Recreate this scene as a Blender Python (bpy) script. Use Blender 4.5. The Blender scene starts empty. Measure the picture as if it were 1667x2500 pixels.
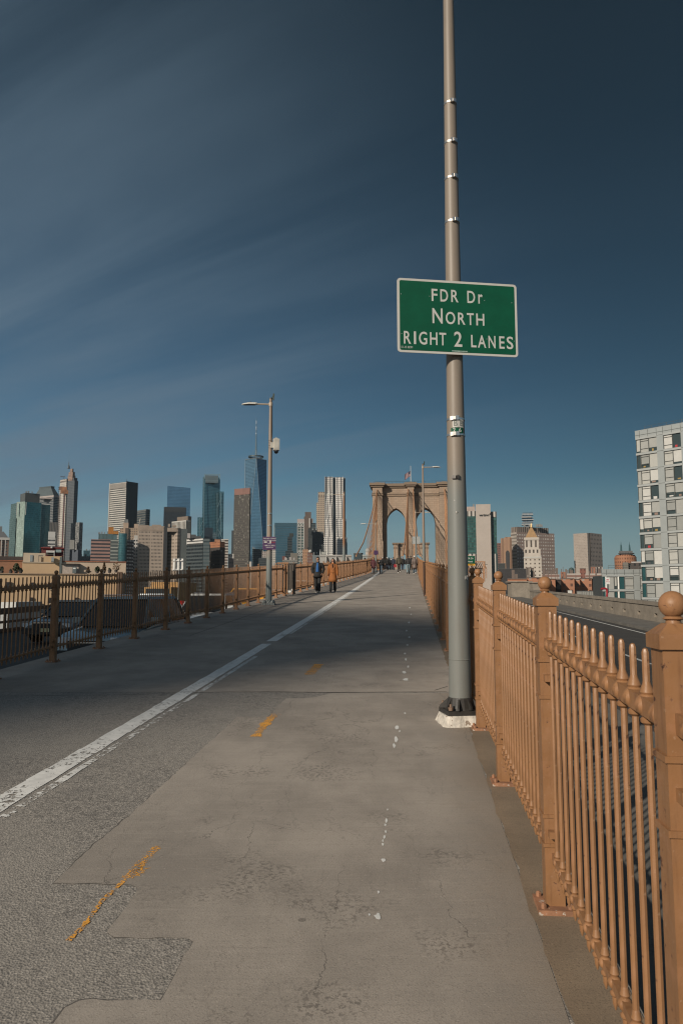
import bpy, bmesh, math, random
from math import sin, cos, tan, pi, radians, sqrt, atan2, floor
from mathutils import Vector, Matrix, Euler
random.seed(7)
scene = bpy.context.scene
C = scene.collection

# ------------------------------------------------------------------ camera
CAMZ, PITCH, FPX = 1.6, radians(6.24), 1810.0
cd = bpy.data.cameras.new('camera'); cam = bpy.data.objects.new('camera', cd); C.objects.link(cam)
cam.location = (0, 0, CAMZ); cam.rotation_euler = (pi/2 + PITCH, 0, 0)
cd.sensor_fit = 'VERTICAL'; cd.sensor_height = 36.0; cd.sensor_width = 24.0
cd.lens = FPX*36/2500; cd.clip_start = 0.05; cd.clip_end = 20000
cd.dof.use_dof = True; cd.dof.focus_distance = 9.5; cd.dof.aperture_fstop = 11.0
scene.camera = cam
scene.view_settings.view_transform = 'Standard'; scene.view_settings.look = 'None'
scene.view_settings.exposure = 0.0; scene.view_settings.gamma = 1.0
scene.render.film_transparent = False
scene.cycles.max_bounces = 6; scene.cycles.diffuse_bounces = 3; scene.cycles.glossy_bounces = 3
scene.cycles.transparent_max_bounces = 12; scene.cycles.use_denoising = True
scene.cycles.sample_clamp_indirect = 4.0; scene.cycles.pixel_filter_type = 'BLACKMAN_HARRIS'; scene.cycles.filter_width = 1.15

# ------------------------------------------------------------------ sun and sky
SUN_EL = radians(25)
SH = Vector((0.62, 0.785)).normalized()            # the way shadows fall on the ground
SUN = Vector((-SH.x*cos(SUN_EL), -SH.y*cos(SUN_EL), sin(SUN_EL)))
sl = bpy.data.lights.new('sun', 'SUN'); sun = bpy.data.objects.new('sun', sl); C.objects.link(sun)
sl.energy = 4.3; sl.angle = radians(0.55); sl.color = (1.0, 0.90, 0.76)
sun.rotation_euler = SUN.to_track_quat('Z', 'Y').to_euler(); sun.location = (-20, -30, 60)

world = bpy.data.worlds.new('World'); scene.world = world; world.use_nodes = True
wt = world.node_tree; wn, wl = wt.nodes, wt.links
wn.clear()
def WN(t, **k):
    n = wn.new(t)
    for a, b in k.items(): setattr(n, a, b)
    return n
sky = WN('ShaderNodeTexSky', sky_type='NISHITA'); sky.sun_disc = False
sky.sun_elevation = SUN_EL; sky.sun_rotation = -atan2(SUN.x, SUN.y)
sky.altitude = 1800; sky.air_density = 1.0; sky.dust_density = 0.35; sky.ozone_density = 3.0
sr = WN('ShaderNodeSeparateColor'); wl.new(sky.outputs[0], sr.inputs[0]); sc_ = WN('ShaderNodeCombineColor')
def wm(op, a, b):
    n = WN('ShaderNodeMath', operation=op)
    for i_, x_ in enumerate((a, b)):
        if isinstance(x_, bpy.types.NodeSocket): wl.new(x_, n.inputs[i_])
        else: n.inputs[i_].default_value = x_
    return n.outputs[0]
for i_, (k_, p_) in enumerate(((.0240, 1.5), (.0222, 1.66), (.0088, 2.0))):      # a deep, clear winter sky
    c_ = wm('MULTIPLY', wm('POWER', sr.outputs[i_], p_), k_)
    wl.new(wm('DIVIDE', c_, wm('ADD', wm('MULTIPLY', c_, 1.25), 1.0)), sc_.inputs[i_])
hs = WN('ShaderNodeHueSaturation'); wl.new(sc_.outputs[0], hs.inputs['Color']); hs.inputs['Saturation'].default_value = 1.06; hs.inputs['Value'].default_value = .95
tc = WN('ShaderNodeTexCoord'); sp = WN('ShaderNodeSeparateXYZ'); wl.new(tc.outputs['Generated'], sp.inputs[0])
zz = WN('ShaderNodeMath', operation='MAXIMUM'); wl.new(sp.outputs['Z'], zz.inputs[0]); zz.inputs[1].default_value = 0.0
za = WN('ShaderNodeMath', operation='ADD'); wl.new(zz.outputs[0], za.inputs[0]); za.inputs[1].default_value = 0.12
dx = WN('ShaderNodeMath', operation='DIVIDE'); wl.new(sp.outputs['X'], dx.inputs[0]); wl.new(za.outputs[0], dx.inputs[1])
dy = WN('ShaderNodeMath', operation='DIVIDE'); wl.new(sp.outputs['Y'], dy.inputs[0]); wl.new(za.outputs[0], dy.inputs[1])
cb = WN('ShaderNodeCombineXYZ'); wl.new(dx.outputs[0], cb.inputs[0]); wl.new(dy.outputs[0], cb.inputs[1])
mp0 = WN('ShaderNodeMapping'); mp0.inputs['Rotation'].default_value = (0, 0, radians(-150)); wl.new(cb.outputs[0], mp0.inputs[0])
mp = WN('ShaderNodeMapping'); mp.inputs['Scale'].default_value = (0.30, 1.9, 1)          # wisps drawn out toward the front left
wl.new(mp0.outputs[0], mp.inputs[0])
nz = WN('ShaderNodeTexNoise'); nz.inputs['Scale'].default_value = 1.15; nz.inputs['Detail'].default_value = 9; nz.inputs['Roughness'].default_value = 0.56
nz.inputs['Distortion'].default_value = 0.6
wl.new(mp.outputs[0], nz.inputs['Vector'])
cr = WN('ShaderNodeMapRange', interpolation_type='SMOOTHSTEP'); cr.inputs['From Min'].default_value = 0.34; cr.inputs['From Max'].default_value = 0.70
cr.inputs['To Min'].default_value = 0.25; cr.inputs['To Max'].default_value = 0.92
wl.new(nz.outputs[0], cr.inputs['Value'])
# thin cloud veils the sky most towards the left of the view
mx = WN('ShaderNodeMapRange', interpolation_type='SMOOTHSTEP'); mx.inputs['From Min'].default_value = -0.50; mx.inputs['From Max'].default_value = 0.52
mx.inputs['To Min'].default_value = 1.0; mx.inputs['To Max'].default_value = 0.03
zl_ = WN('ShaderNodeMath', operation='MULTIPLY_ADD'); wl.new(sp.outputs['Z'], zl_.inputs[0]); zl_.inputs[1].default_value = 0.45; wl.new(sp.outputs['X'], zl_.inputs[2])
wl.new(zl_.outputs[0], mx.inputs['Value'])
mm = WN('ShaderNodeMath', operation='MULTIPLY'); wl.new(cr.outputs[0], mm.inputs[0]); wl.new(mx.outputs[0], mm.inputs[1])
mixc = WN('ShaderNodeMix', data_type='RGBA'); wl.new(mm.outputs[0], mixc.inputs['Factor'])
wl.new(hs.outputs[0], mixc.inputs['A']); mixc.inputs['B'].default_value = (.122, .182, .240, 1)
# glow round the sun, out of view, added to brighten shaded surfaces
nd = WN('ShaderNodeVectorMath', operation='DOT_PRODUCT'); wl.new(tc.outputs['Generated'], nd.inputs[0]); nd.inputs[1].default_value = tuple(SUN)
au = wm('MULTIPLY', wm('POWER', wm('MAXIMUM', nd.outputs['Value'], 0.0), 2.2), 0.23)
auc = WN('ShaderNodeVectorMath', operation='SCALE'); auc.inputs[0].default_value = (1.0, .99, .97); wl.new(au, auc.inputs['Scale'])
hzf = WN('ShaderNodeMapRange', interpolation_type='SMOOTHSTEP'); wl.new(sp.outputs['Z'], hzf.inputs['Value'])
for k_, v_ in (('From Min', 0.0), ('From Max', 0.16), ('To Min', 0.85), ('To Max', 0.0)): hzf.inputs[k_].default_value = v_
hzm = WN('ShaderNodeMix', data_type='RGBA'); wl.new(hzf.outputs[0], hzm.inputs['Factor']); wl.new(mixc.outputs['Result'], hzm.inputs['A']); hzm.inputs['B'].default_value = (.208, .280, .305, 1)   # pale air near the horizon
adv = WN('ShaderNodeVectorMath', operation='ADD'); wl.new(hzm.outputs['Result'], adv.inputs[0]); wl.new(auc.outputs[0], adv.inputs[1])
sx10 = WN('ShaderNodeVectorMath', operation='SCALE'); sx10.inputs['Scale'].default_value = 10.0; wl.new(adv.outputs[0], sx10.inputs[0])
bg = WN('ShaderNodeBackground'); bg.inputs['Strength'].default_value = 0.10
wl.new(sx10.outputs[0], bg.inputs['Color'])
wo = WN('ShaderNodeOutputWorld'); wl.new(bg.outputs[0], wo.inputs['Surface'])

# ------------------------------------------------------------------ geometry of the place
def g(y):                                           # height of the promenade deck: it climbs, then eases off
    if y <= 80: return 0.042*y + 0.0001*y*abs(y)
    return g(80) + 0.034*(y - 80)
def ray(px, py):                                    # direction of a point of the photograph, per metre forward
    u, v = (px - 833.5)/FPX, (1250 - py)/FPX
    dy_, dz_ = cos(PITCH) - v*sin(PITCH), v*cos(PITCH) + sin(PITCH)
    return u/dy_, dz_/dy_
def P(px, py, d):
    a, b = ray(px, py); return Vector((a*d, d, CAMZ + b*d))
def Z(py, d): return CAMZ + ray(833, py)[1]*d
def G(px, py, lift=0.0):
    a, b = ray(px, py); lo, hi = 0.3, 200.0
    f = lambda d: CAMZ + b*d - g(d)
    if f(hi) > 0:
        d = lo
        while d < hi and f(d) > 0: d += 0.5
        lo, hi = max(0.3, d - 0.5), d
    for _ in range(50):
        m = (lo + hi)/2
        if f(m) > 0: lo = m
        else: hi = m
    return Vector((a*lo, lo, g(lo) + lift))
def lroad(y): return -0.65 + 0.020*y                # left carriageway (toward the viewer)
def rroad(y): return -0.85 + 0.0185*y               # right carriageway

# ------------------------------------------------------------------ mesh helpers
class MB:
    def __init__(s): s.v, s.f, s.uv, s.mi = [], [], [], []
    def face(s, idx, uv=None, m=0): s.f.append(tuple(idx)); s.uv.append(uv); s.mi.append(m)
    def add(s, vs):
        b = len(s.v); s.v.extend([tuple(x) for x in vs]); return b
    def box(s, c, d, rz=0.0, m=0, M=None):
        hx, hy, hz = d[0]/2, d[1]/2, d[2]/2
        vs = [Vector((x*hx, y*hy, z*hz)) for z in (-1, 1) for x, y in ((-1,-1),(1,-1),(1,1),(-1,1))]
        if rz: R = Matrix.Rotation(rz, 3, 'Z'); vs = [R @ q for q in vs]
        if M is not None: vs = [M @ q for q in vs]
        b = s.add([Vector(c) + q for q in vs])
        for q in ((3,2,1,0),(4,5,6,7),(0,1,5,4),(1,2,6,5),(2,3,7,6),(3,0,4,7)): s.face([b+i for i in q], m=m)
        return s
    def frame(s, a):
        a = a.normalized(); t = Vector((0,0,1)) if abs(a.z) < .9 else Vector((1,0,0))
        u = t.cross(a).normalized(); return u, a.cross(u)
    def tube(s, pts, rad, n=8, cap=True, m=0, sy=1.0, up=None):
        pts = [Vector(p) for p in pts]; k = len(pts)
        if not hasattr(rad, '__len__'): rad = [rad]*k
        rings = []
        for i, p in enumerate(pts):
            a = (pts[min(i+1, k-1)] - pts[max(i-1, 0)])
            if up is None: u, w = s.frame(a)
            else: u = Vector(up); w = a.normalized().cross(u).normalized(); u = w.cross(a.normalized())
            r = rad[i]; rx, ry = r if hasattr(r, '__len__') else (r, r*sy)
            rings.append(s.add([p + u*(rx*cos(2*pi*j/n)) + w*(ry*sin(2*pi*j/n)) for j in range(n)]))
        for i in range(k-1):
            A, B = rings[i], rings[i+1]
            for j in range(n): s.face((A+j, A+(j+1)%n, B+(j+1)%n, B+j), m=m)
        if cap:
            s.face([rings[0]+j for j in reversed(range(n))], m=m); s.face([rings[-1]+j for j in range(n)], m=m)
        return s
    def lathe(s, prof, n=12, c=(0,0,0), m=0, sx=1, sy=1, cap=True):
        c = Vector(c); rings = []
        for r, z in prof: rings.append(s.add([c + Vector((r*sx*cos(2*pi*j/n), r*sy*sin(2*pi*j/n), z)) for j in range(n)]))
        for A, B in zip(rings, rings[1:]):
            for j in range(n): s.face((A+j, A+(j+1)%n, B+(j+1)%n, B+j), m=m)
        if cap:
            s.face([rings[0]+j for j in reversed(range(n))], m=m); s.face([rings[-1]+j for j in range(n)], m=m)
        return s
    def ball(s, c, r, n=10, k=6, m=0):
        rr = r if hasattr(r, '__len__') else (r, r, r)
        prof = [(max(1e-4, sin(pi*i/k)), -cos(pi*i/k)*rr[2]) for i in range(k+1)]
        return s.lathe(prof, n, c, m, rr[0], rr[1], cap=False)
    def prism(s, pts, z0, z1, m=0, top=True, bot=False, taper=None, mcap=None):
        pts = [Vector((p[0], p[1])) for p in pts]; n = len(pts)
        tp = taper or pts; tp = [Vector((p[0], p[1])) for p in tp]
        A = s.add([(p.x, p.y, z0) for p in pts]); B = s.add([(p.x, p.y, z1) for p in tp])
        u = 0.0
        for j in range(n):
            k = (j+1) % n; L = (pts[k]-pts[j]).length
            s.face((A+j, A+k, B+k, B+j), [(u, z0), (u+L, z0), (u+L, z1), (u, z1)], m); u += L
        mc = m if mcap is None else mcap
        if top: s.face([B+j for j in range(n)], [(0.01, 0.01)]*n, mc)
        if bot: s.face([A+j for j in reversed(range(n))], [(0.01, 0.01)]*n, mc)
        return s
    def quad(s, a, b, c, d, uv=None, m=0):
        i = s.add([a, b, c, d]); s.face((i, i+1, i+2, i+3), uv, m); return s
    def build(s, name, mats, parent=None, loc=(0,0,0), smooth=False, rz=0.0):
        me = bpy.data.meshes.new(name); me.from_pydata(s.v, [], s.f)
        if any(u is not None for u in s.uv):
            L = me.uv_layers.new(name='UVMap'); k = 0
            for f, u in zip(s.f, s.uv):
                for q in range(len(f)):
                    L.data[k].uv = u[q] if u is not None else (0, 0); k += 1
        for mt in (mats if isinstance(mats, (list, tuple)) else [mats]): me.materials.append(mt)
        me.polygons.foreach_set('material_index', s.mi)
        if smooth:
            me.polygons.foreach_set('use_smooth', [True]*len(s.f))
            me.update()
            if smooth != 'all':
                ang = radians(38)
                bm = bmesh.new(); bm.from_mesh(me)
                for e in bm.edges:
                    if len(e.link_faces) == 2: e.smooth = e.calc_face_angle(0) < ang
                bm.to_mesh(me); bm.free()
        me.update()
        o = bpy.data.objects.new(name, me); C.objects.link(o)
        o.location = loc; o.rotation_euler = (0, 0, rz)
        if parent is not None: o.parent = parent
        return o
def tag(o, label=None, cat=None, group=None, kind=None):
    for k, v in (('label', label), ('category', cat), ('group', group), ('kind', kind)):
        if v: o[k] = v
    return o
def thing(name, label, cat, loc=(0,0,0), rz=0.0, group=None):
    o = bpy.data.objects.new(name, None); C.objects.link(o); o.empty_display_size = 0.3
    o.location = loc; o.rotation_euler = (0, 0, rz)
    return tag(o, label, cat, group)
def copy_tree(o, parent=None):
    c = o.copy(); C.objects.link(c)
    if parent is not None: c.parent = parent
    for ch in list(o.children): copy_tree(ch, c)
    return c
def inst(src, parent, loc, rz=0.0, name=None):       # a further part that shares its mesh
    c = bpy.data.objects.new(name or src.name.split('.')[0], src.data); C.objects.link(c)
    c.parent = parent; c.location = loc; c.rotation_euler = (0, 0, rz); return c
def text(body, size, mat, parent, loc, rot=(pi/2, 0, 0), sx=1.0, ext=0.002, bold=0.0, align='CENTER', space=1.0, name='lettering'):
    cu = bpy.data.curves.new('t', 'FONT'); cu.body = body; cu.size = size; cu.align_x = align; cu.align_y = 'CENTER'
    cu.extrude = ext; cu.offset = bold; cu.space_character = space; cu.resolution_u = 4
    t = bpy.data.objects.new('t', cu); C.objects.link(t)
    dg = bpy.context.evaluated_depsgraph_get(); me = bpy.data.meshes.new_from_object(t.evaluated_get(dg))
    bpy.data.objects.remove(t); bpy.data.curves.remove(cu)
    me.materials.clear(); me.materials.append(mat); me.name = name
    o = bpy.data.objects.new(name, me); C.objects.link(o); o.parent = parent; o.location = loc; o.rotation_euler = rot; o.scale = (sx, 1, 1)
    return o

# ------------------------------------------------------------------ materials
def newmat(name):
    m = bpy.data.materials.new(name); m.use_nodes = True
    nt = m.node_tree; return m, nt, nt.nodes, nt.links, nt.nodes['Principled BSDF']
def node(nt, t, ins=None, **k):
    n = nt.nodes.new(t)
    for a, b in k.items(): setattr(n, a, b)
    for a, b in (ins or {}).items():
        if hasattr(b, 'links') or isinstance(b, bpy.types.NodeSocket): nt.links.new(b, n.inputs[a])
        else: n.inputs[a].default_value = b
    return n
def math_(nt, op, a, b=None, c=None):
    n = nt.nodes.new('ShaderNodeMath'); n.operation = op
    for i, x in enumerate((a, b, c)):
        if x is None: continue
        if isinstance(x, bpy.types.NodeSocket): nt.links.new(x, n.inputs[i])
        else: n.inputs[i].default_value = x
    return n.outputs[0]
def mixc_(nt, f, a, b, blend='MIX'):
    n = nt.nodes.new('ShaderNodeMix'); n.data_type = 'RGBA'; n.blend_type = blend
    for k, x in (('Factor', f), ('A', a), ('B', b)):
        s_ = [i for i in n.inputs if i.name == k and (k == 'Factor' and i.type == 'VALUE' or k != 'Factor' and i.type == 'RGBA')][0]
        if isinstance(x, bpy.types.NodeSocket): nt.links.new(x, s_)
        elif k == 'Factor': s_.default_value = x
        else: s_.default_value = (*x, 1) if len(x) == 3 else x
    return [o for o in n.outputs if o.type == 'RGBA'][0]
def ramp(nt, v, lo, hi, a=0.0, b=1.0):
    n = nt.nodes.new('ShaderNodeMapRange'); n.interpolation_type = 'SMOOTHSTEP'
    nt.links.new(v, n.inputs['Value'])
    for k, x in (('From Min', lo), ('From Max', hi), ('To Min', a), ('To Max', b)): n.inputs[k].default_value = x
    return n.outputs[0]
def noise(nt, vec, scale, detail=3, rough=.5, dist=0, out=0):
    n = nt.nodes.new('ShaderNodeTexNoise'); n.inputs['Scale'].default_value = scale; n.inputs['Detail'].default_value = detail
    n.inputs['Roughness'].default_value = rough; n.inputs['Distortion'].default_value = dist
    nt.links.new(vec, n.inputs['Vector']); return n.outputs[out]
def coords(nt, kind='Object', scale=None, rot=None):
    t = nt.nodes.new('ShaderNodeTexCoord').outputs[kind]
    if scale is None and rot is None: return t
    m = nt.nodes.new('ShaderNodeMapping'); nt.links.new(t, m.inputs[0])
    if scale: m.inputs['Scale'].default_value = scale
    if rot: m.inputs['Rotation'].default_value = rot
    return m.outputs[0]
def dim(c, k): return tuple(x*k for x in c)
MATS = {}; TONE = 1.0
def M(name, col, rough=.6, metal=0.0, var=.14, scale=4.0, bump=0.0, bscale=40, chips=None, spec=.5, coat=0):
    if name in MATS: return MATS[name]
    col = dim(col, TONE)
    m, nt, N, L, b = newmat(name); MATS[name] = m
    v = coords(nt)
    n1 = noise(nt, v, scale, 4, .6)
    c = mixc_(nt, ramp(nt, n1, .25, .75), dim(col, 1-var), tuple(min(1, x*(1+var)) for x in col))
    n2 = noise(nt, v, scale*7, 3, .6)
    c = mixc_(nt, ramp(nt, n2, .52, .75, 0, .35*min(1, var*5)), c, dim(col, .72))
    if chips:                                        # chipped paint: (colour, threshold, scale)
        n3 = noise(nt, v, chips[2], 5, .65)
        c = mixc_(nt, ramp(nt, n3, chips[1], chips[1]+.03), c, chips[0])
    L.new(c, b.inputs['Base Color'])
    b.inputs['Metallic'].default_value = metal; b.inputs['Specular IOR Level'].default_value = spec
    L.new(ramp(nt, n2, .2, .8, rough*.88, min(1, rough*1.1)), b.inputs['Roughness'])
    if coat: b.inputs['Coat Weight'].default_value = coat; b.inputs['Coat Roughness'].default_value = .08
    if bump:
        bn = node(nt, 'ShaderNodeBump', {'Strength': bump, 'Distance': .01, 'Height': noise(nt, v, bscale, 4, .6)})
        L.new(bn.outputs[0], b.inputs['Normal'])
    return m
def facade(name, wall, glass, bay=3.0, fl=3.6, fw=.6, fh=.55, lit=None, litp=.12, rough=.15, wvar=.1, zoff=0.0, groups=None, spec=.5):
    """wall with a grid of window openings in metres (mesh UV); some windows have pale blinds"""
    if name in MATS: return MATS[name]
    wall, glass = dim(wall, TONE), dim(glass, .85); lit = dim(lit, TONE) if lit else None
    m, nt, N, L, b = newmat(name); MATS[name] = m
    uv = nt.nodes.new('ShaderNodeUVMap').outputs[0]
    s_ = node(nt, 'ShaderNodeSeparateXYZ', {0: uv})
    U = math_(nt, 'DIVIDE', s_.outputs[0], bay); V = math_(nt, 'DIVIDE', math_(nt, 'ADD', s_.outputs[1], zoff+100*fl), fl)
    fu, fv = math_(nt, 'FRACT', U), math_(nt, 'FRACT', V)
    mu = math_(nt, 'LESS_THAN', math_(nt, 'ABSOLUTE', math_(nt, 'SUBTRACT', fu, .5)), fw/2)
    mv = math_(nt, 'LESS_THAN', math_(nt, 'ABSOLUTE', math_(nt, 'SUBTRACT', fv, .5)), fh/2)
    mask = math_(nt, 'MULTIPLY', mu, mv)
    if groups:                                       # a solid strip every so many bays
        gm = math_(nt, 'GREATER_THAN', math_(nt, 'FRACT', math_(nt, 'DIVIDE', U, groups)), 1.0/groups)
        mask = math_(nt, 'MULTIPLY', mask, gm)
    cid = node(nt, 'ShaderNodeCombineXYZ', {0: math_(nt, 'FLOOR', U), 1: math_(nt, 'FLOOR', V)})
    wn_ = node(nt, 'ShaderNodeTexWhiteNoise', {'Vector': cid.outputs[0]}, noise_dimensions='2D')
    gl = mixc_(nt, wn_.outputs['Value'], dim(glass, .6), dim(glass, 1.35))
    if lit: gl = mixc_(nt, math_(nt, 'GREATER_THAN', wn_.outputs['Value'], 1-litp), gl, lit)
    ob = coords(nt)
    wv = noise(nt, ob, .05, 5, .65)
    wc = mixc_(nt, ramp(nt, wv, .3, .7), dim(wall, 1-wvar), dim(wall, 1+wvar))
    c = mixc_(nt, mask, wc, gl)
    L.new(c, b.inputs['Base Color']); b.inputs['Specular IOR Level'].default_value = spec
    L.new(ramp(nt, mask, 0, 1, .8, rough), b.inputs['Roughness'])
    return m
def glassfac(name, col, line, bay=1.6, fl=3.9, lw=.10, lh=.14, rough=.12, metal=.55, var=.25):
    """curtain wall: tinted mirror glass with thin mullion and floor lines"""
    if name in MATS: return MATS[name]
    gm_ = sum(col)/3; col = tuple((x*.82+gm_*.18)*.80 for x in col); line = dim(line, TONE)
    m, nt, N, L, b = newmat(name); MATS[name] = m
    uv = nt.nodes.new('ShaderNodeUVMap').outputs[0]; s_ = node(nt, 'ShaderNodeSeparateXYZ', {0: uv})
    U = math_(nt, 'DIVIDE', s_.outputs[0], bay); V = math_(nt, 'DIVIDE', math_(nt, 'ADD', s_.outputs[1], 100*fl), fl)
    lu = math_(nt, 'LESS_THAN', math_(nt, 'FRACT', U), lw); lv = math_(nt, 'LESS_THAN', math_(nt, 'FRACT', V), lh)
    mask = math_(nt, 'MAXIMUM', lu, lv)
    cid = node(nt, 'ShaderNodeCombineXYZ', {0: math_(nt, 'FLOOR', U), 1: math_(nt, 'FLOOR', V)})
    wn_ = node(nt, 'ShaderNodeTexWhiteNoise', {'Vector': cid.outputs[0]}, noise_dimensions='2D')
    gl = mixc_(nt, wn_.outputs['Value'], dim(col, 1-var), dim(col, 1+var))
    nv = noise(nt, coords(nt), .03, 4, .6)
    gl = mixc_(nt, ramp(nt, nv, .4, .7, 0, .5), gl, dim(col, .6))
    L.new(mixc_(nt, mask, gl, line), b.inputs['Base Color'])
    L.new(ramp(nt, mask, 0, 1, metal, .1), b.inputs['Metallic']); L.new(ramp(nt, mask, 0, 1, rough, .5), b.inputs['Roughness'])
    return m
def stone(name, col, bw, bh, mort, var=.18, bump=.4):
    if name in MATS: return MATS[name]
    m, nt, N, L, b = newmat(name); MATS[name] = m
    uv = nt.nodes.new('ShaderNodeUVMap').outputs[0]
    br = node(nt, 'ShaderNodeTexBrick', {'Vector': uv, 'Color1': (*dim(col, 1+var*.5), 1), 'Color2': (*dim(col, 1-var*.5), 1), 'Mortar': (*mort, 1),
              'Scale': 1.0, 'Mortar Size': bh*.07, 'Brick Width': bw, 'Row Height': bh})
    n1 = noise(nt, coords(nt), .12, 6, .7)
    c = mixc_(nt, ramp(nt, n1, .35, .75, 0, .55), br.outputs['Color'], dim(col, .62))
    n2 = noise(nt, coords(nt, 'Object', (1, 1, .12)), .5, 4, .6)
    c = mixc_(nt, ramp(nt, n2, .5, .75, 0, .4), c, (col[0]*.8, col[1]*.7, col[2]*.6))
    L.new(c, b.inputs['Base Color']); b.inputs['Roughness'].default_value = .9
    bn = node(nt, 'ShaderNodeBump', {'Strength': bump, 'Distance': .05, 'Height': br.outputs['Fac']}); bn.invert = True
    L.new(bn.outputs[0], b.inputs['Normal'])
    return m

# ------------------------------------------------------------------ ground materials
def mat_asphalt():
    m, nt, N, L, b = newmat('coarse asphalt')
    v = coords(nt)
    vo = node(nt, 'ShaderNodeTexVoronoi', {'Vector': v, 'Scale': 95.0}); cs = node(nt, 'ShaderNodeSeparateXYZ', {0: vo.outputs['Color']})
    st = ramp(nt, cs.outputs[0], .1, .95)
    st = math_(nt, 'ADD', math_(nt, 'MULTIPLY', st, .35), math_(nt, 'MULTIPLY', ramp(nt, noise(nt, v, 75, 3, .65), .36, .64), .65))
    c = mixc_(nt, st, (.105, .095, .085), (.40, .362, .318))
    vo2 = node(nt, 'ShaderNodeTexVoronoi', {'Vector': v, 'Scale': 38.0}); cs2 = node(nt, 'ShaderNodeSeparateXYZ', {0: vo2.outputs['Color']})
    c = mixc_(nt, ramp(nt, cs2.outputs[1], .70, .97, 0, .5), c, (.09, .083, .076))
    c = mixc_(nt, ramp(nt, noise(nt, v, .9, 5, .62), .38, .70, 0, .62), c, (.30, .272, .238))
    c = mixc_(nt, ramp(nt, noise(nt, v, 2.3, 4, .6), .5, .75, 0, .45), c, (.16, .148, .135))
    L.new(c, b.inputs['Base Color']); b.inputs['Roughness'].default_value = .85
    h = math_(nt, 'ADD', vo.outputs['Distance'], noise(nt, v, 60, 3, .6))
    bn = node(nt, 'ShaderNodeBump', {'Strength': .5, 'Distance': .006, 'Height': h}); L.new(bn.outputs[0], b.inputs['Normal'])
    return m
def mat_concrete(name, col, dirt, speck=1.0, crack=1.0, warm=None):
    m, nt, N, L, b = newmat(name); v = coords(nt)
    c = mixc_(nt, ramp(nt, noise(nt, v, 1.1, 6, .62), .3, .7), dim(col, .76), dim(col, 1.14))
    c = mixc_(nt, ramp(nt, noise(nt, coords(nt, 'Object', (1, .35, 1), (0, 0, radians(5))), 3.4, 5, .65), .45, .75, 0, .45), c, dim(col, .72))
    f = noise(nt, v, 130, 3, .7)
    c = mixc_(nt, ramp(nt, f, .50, .72, 0, .75*speck), c, dim(col, .48))
    c = mixc_(nt, ramp(nt, noise(nt, v, 85, 2, .6), .62, .75, 0, .55*speck), c, dim(col, 1.45))
    pm = ramp(nt, noise(nt, v, 1.7, 3, .5), .55, .68); pf = ramp(nt, noise(nt, v, 42, 3, .7), .50, .60)
    c = mixc_(nt, math_(nt, 'MULTIPLY', math_(nt, 'MULTIPLY', pm, pf), .8*speck), c, dim(col, .42))   # worn patches that show the dark stones
    br_ = noise(nt, coords(nt, 'Object', (2.2, 46, 1), (0, 0, radians(-4))), 1.0, 3, .7)
    c = mixc_(nt, ramp(nt, br_, .52, .74, 0, .38), c, dim(col, .74)); c = mixc_(nt, ramp(nt, br_, .48, .28, 0, .25), c, dim(col, 1.22))
    gum = node(nt, 'ShaderNodeTexVoronoi', {'Vector': v, 'Scale': 1.6}); gd = math_(nt, 'LESS_THAN', gum.outputs['Distance'], .034)
    c = mixc_(nt, math_(nt, 'MULTIPLY', gd, .6), c, dim(col, .36))
    if warm:
        sx = node(nt, 'ShaderNodeSeparateXYZ', {0: v})
        c = mixc_(nt, ramp(nt, math_(nt, 'ADD', math_(nt, 'SUBTRACT', sx.outputs[0], math_(nt, 'MULTIPLY', sx.outputs[1], .095)), math_(nt, 'MULTIPLY', noise(nt, v, 2.2, 4, .6), .5)), .35, 1.0, 0, .75), c, warm)
    # long wandering cracks
    wv = nt.nodes.new('ShaderNodeVectorMath'); wv.operation = 'ADD'
    L.new(coords(nt, 'Object', (1.0, .22, 1), (0, 0, radians(7))), wv.inputs[0])
    sc = nt.nodes.new('ShaderNodeVectorMath'); sc.operation = 'SCALE'; sc.inputs['Scale'].default_value = .22
    L.new(noise(nt, v, 3.5, 5, .65, out=1), sc.inputs[0]); L.new(sc.outputs[0], wv.inputs[1])
    cv = node(nt, 'ShaderNodeTexVoronoi', {'Vector': wv.outputs[0], 'Scale': 1.7}, feature='DISTANCE_TO_EDGE')
    ck = ramp(nt, cv.outputs['Distance'], .001, .0055, 1, 0)
    ck = math_(nt, 'MULTIPLY', ck, ramp(nt, noise(nt, v, .8, 3, .6), .44, .60, 0, .55*crack))
    c = mixc_(nt, ck, c, dirt)
    hv = node(nt, 'ShaderNodeTexVoronoi', {'Vector': wv.outputs[0], 'Scale': 4.3}, feature='DISTANCE_TO_EDGE')
    hk = math_(nt, 'MULTIPLY', ramp(nt, hv.outputs['Distance'], .002, .012, 1, 0), ramp(nt, noise(nt, v, 1.3, 3, .6), .45, .62, 0, .30*crack))
    c = mixc_(nt, hk, c, dirt)
    L.new(c, b.inputs['Base Color']); b.inputs['Roughness'].default_value = .82
    h = math_(nt, 'SUBTRACT', f, math_(nt, 'MULTIPLY', ck, 1.2))
    bn = node(nt, 'ShaderNodeBump', {'Strength': .3, 'Distance': .006, 'Height': h}); L.new(bn.outputs[0], b.inputs['Normal'])
    return m
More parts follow.
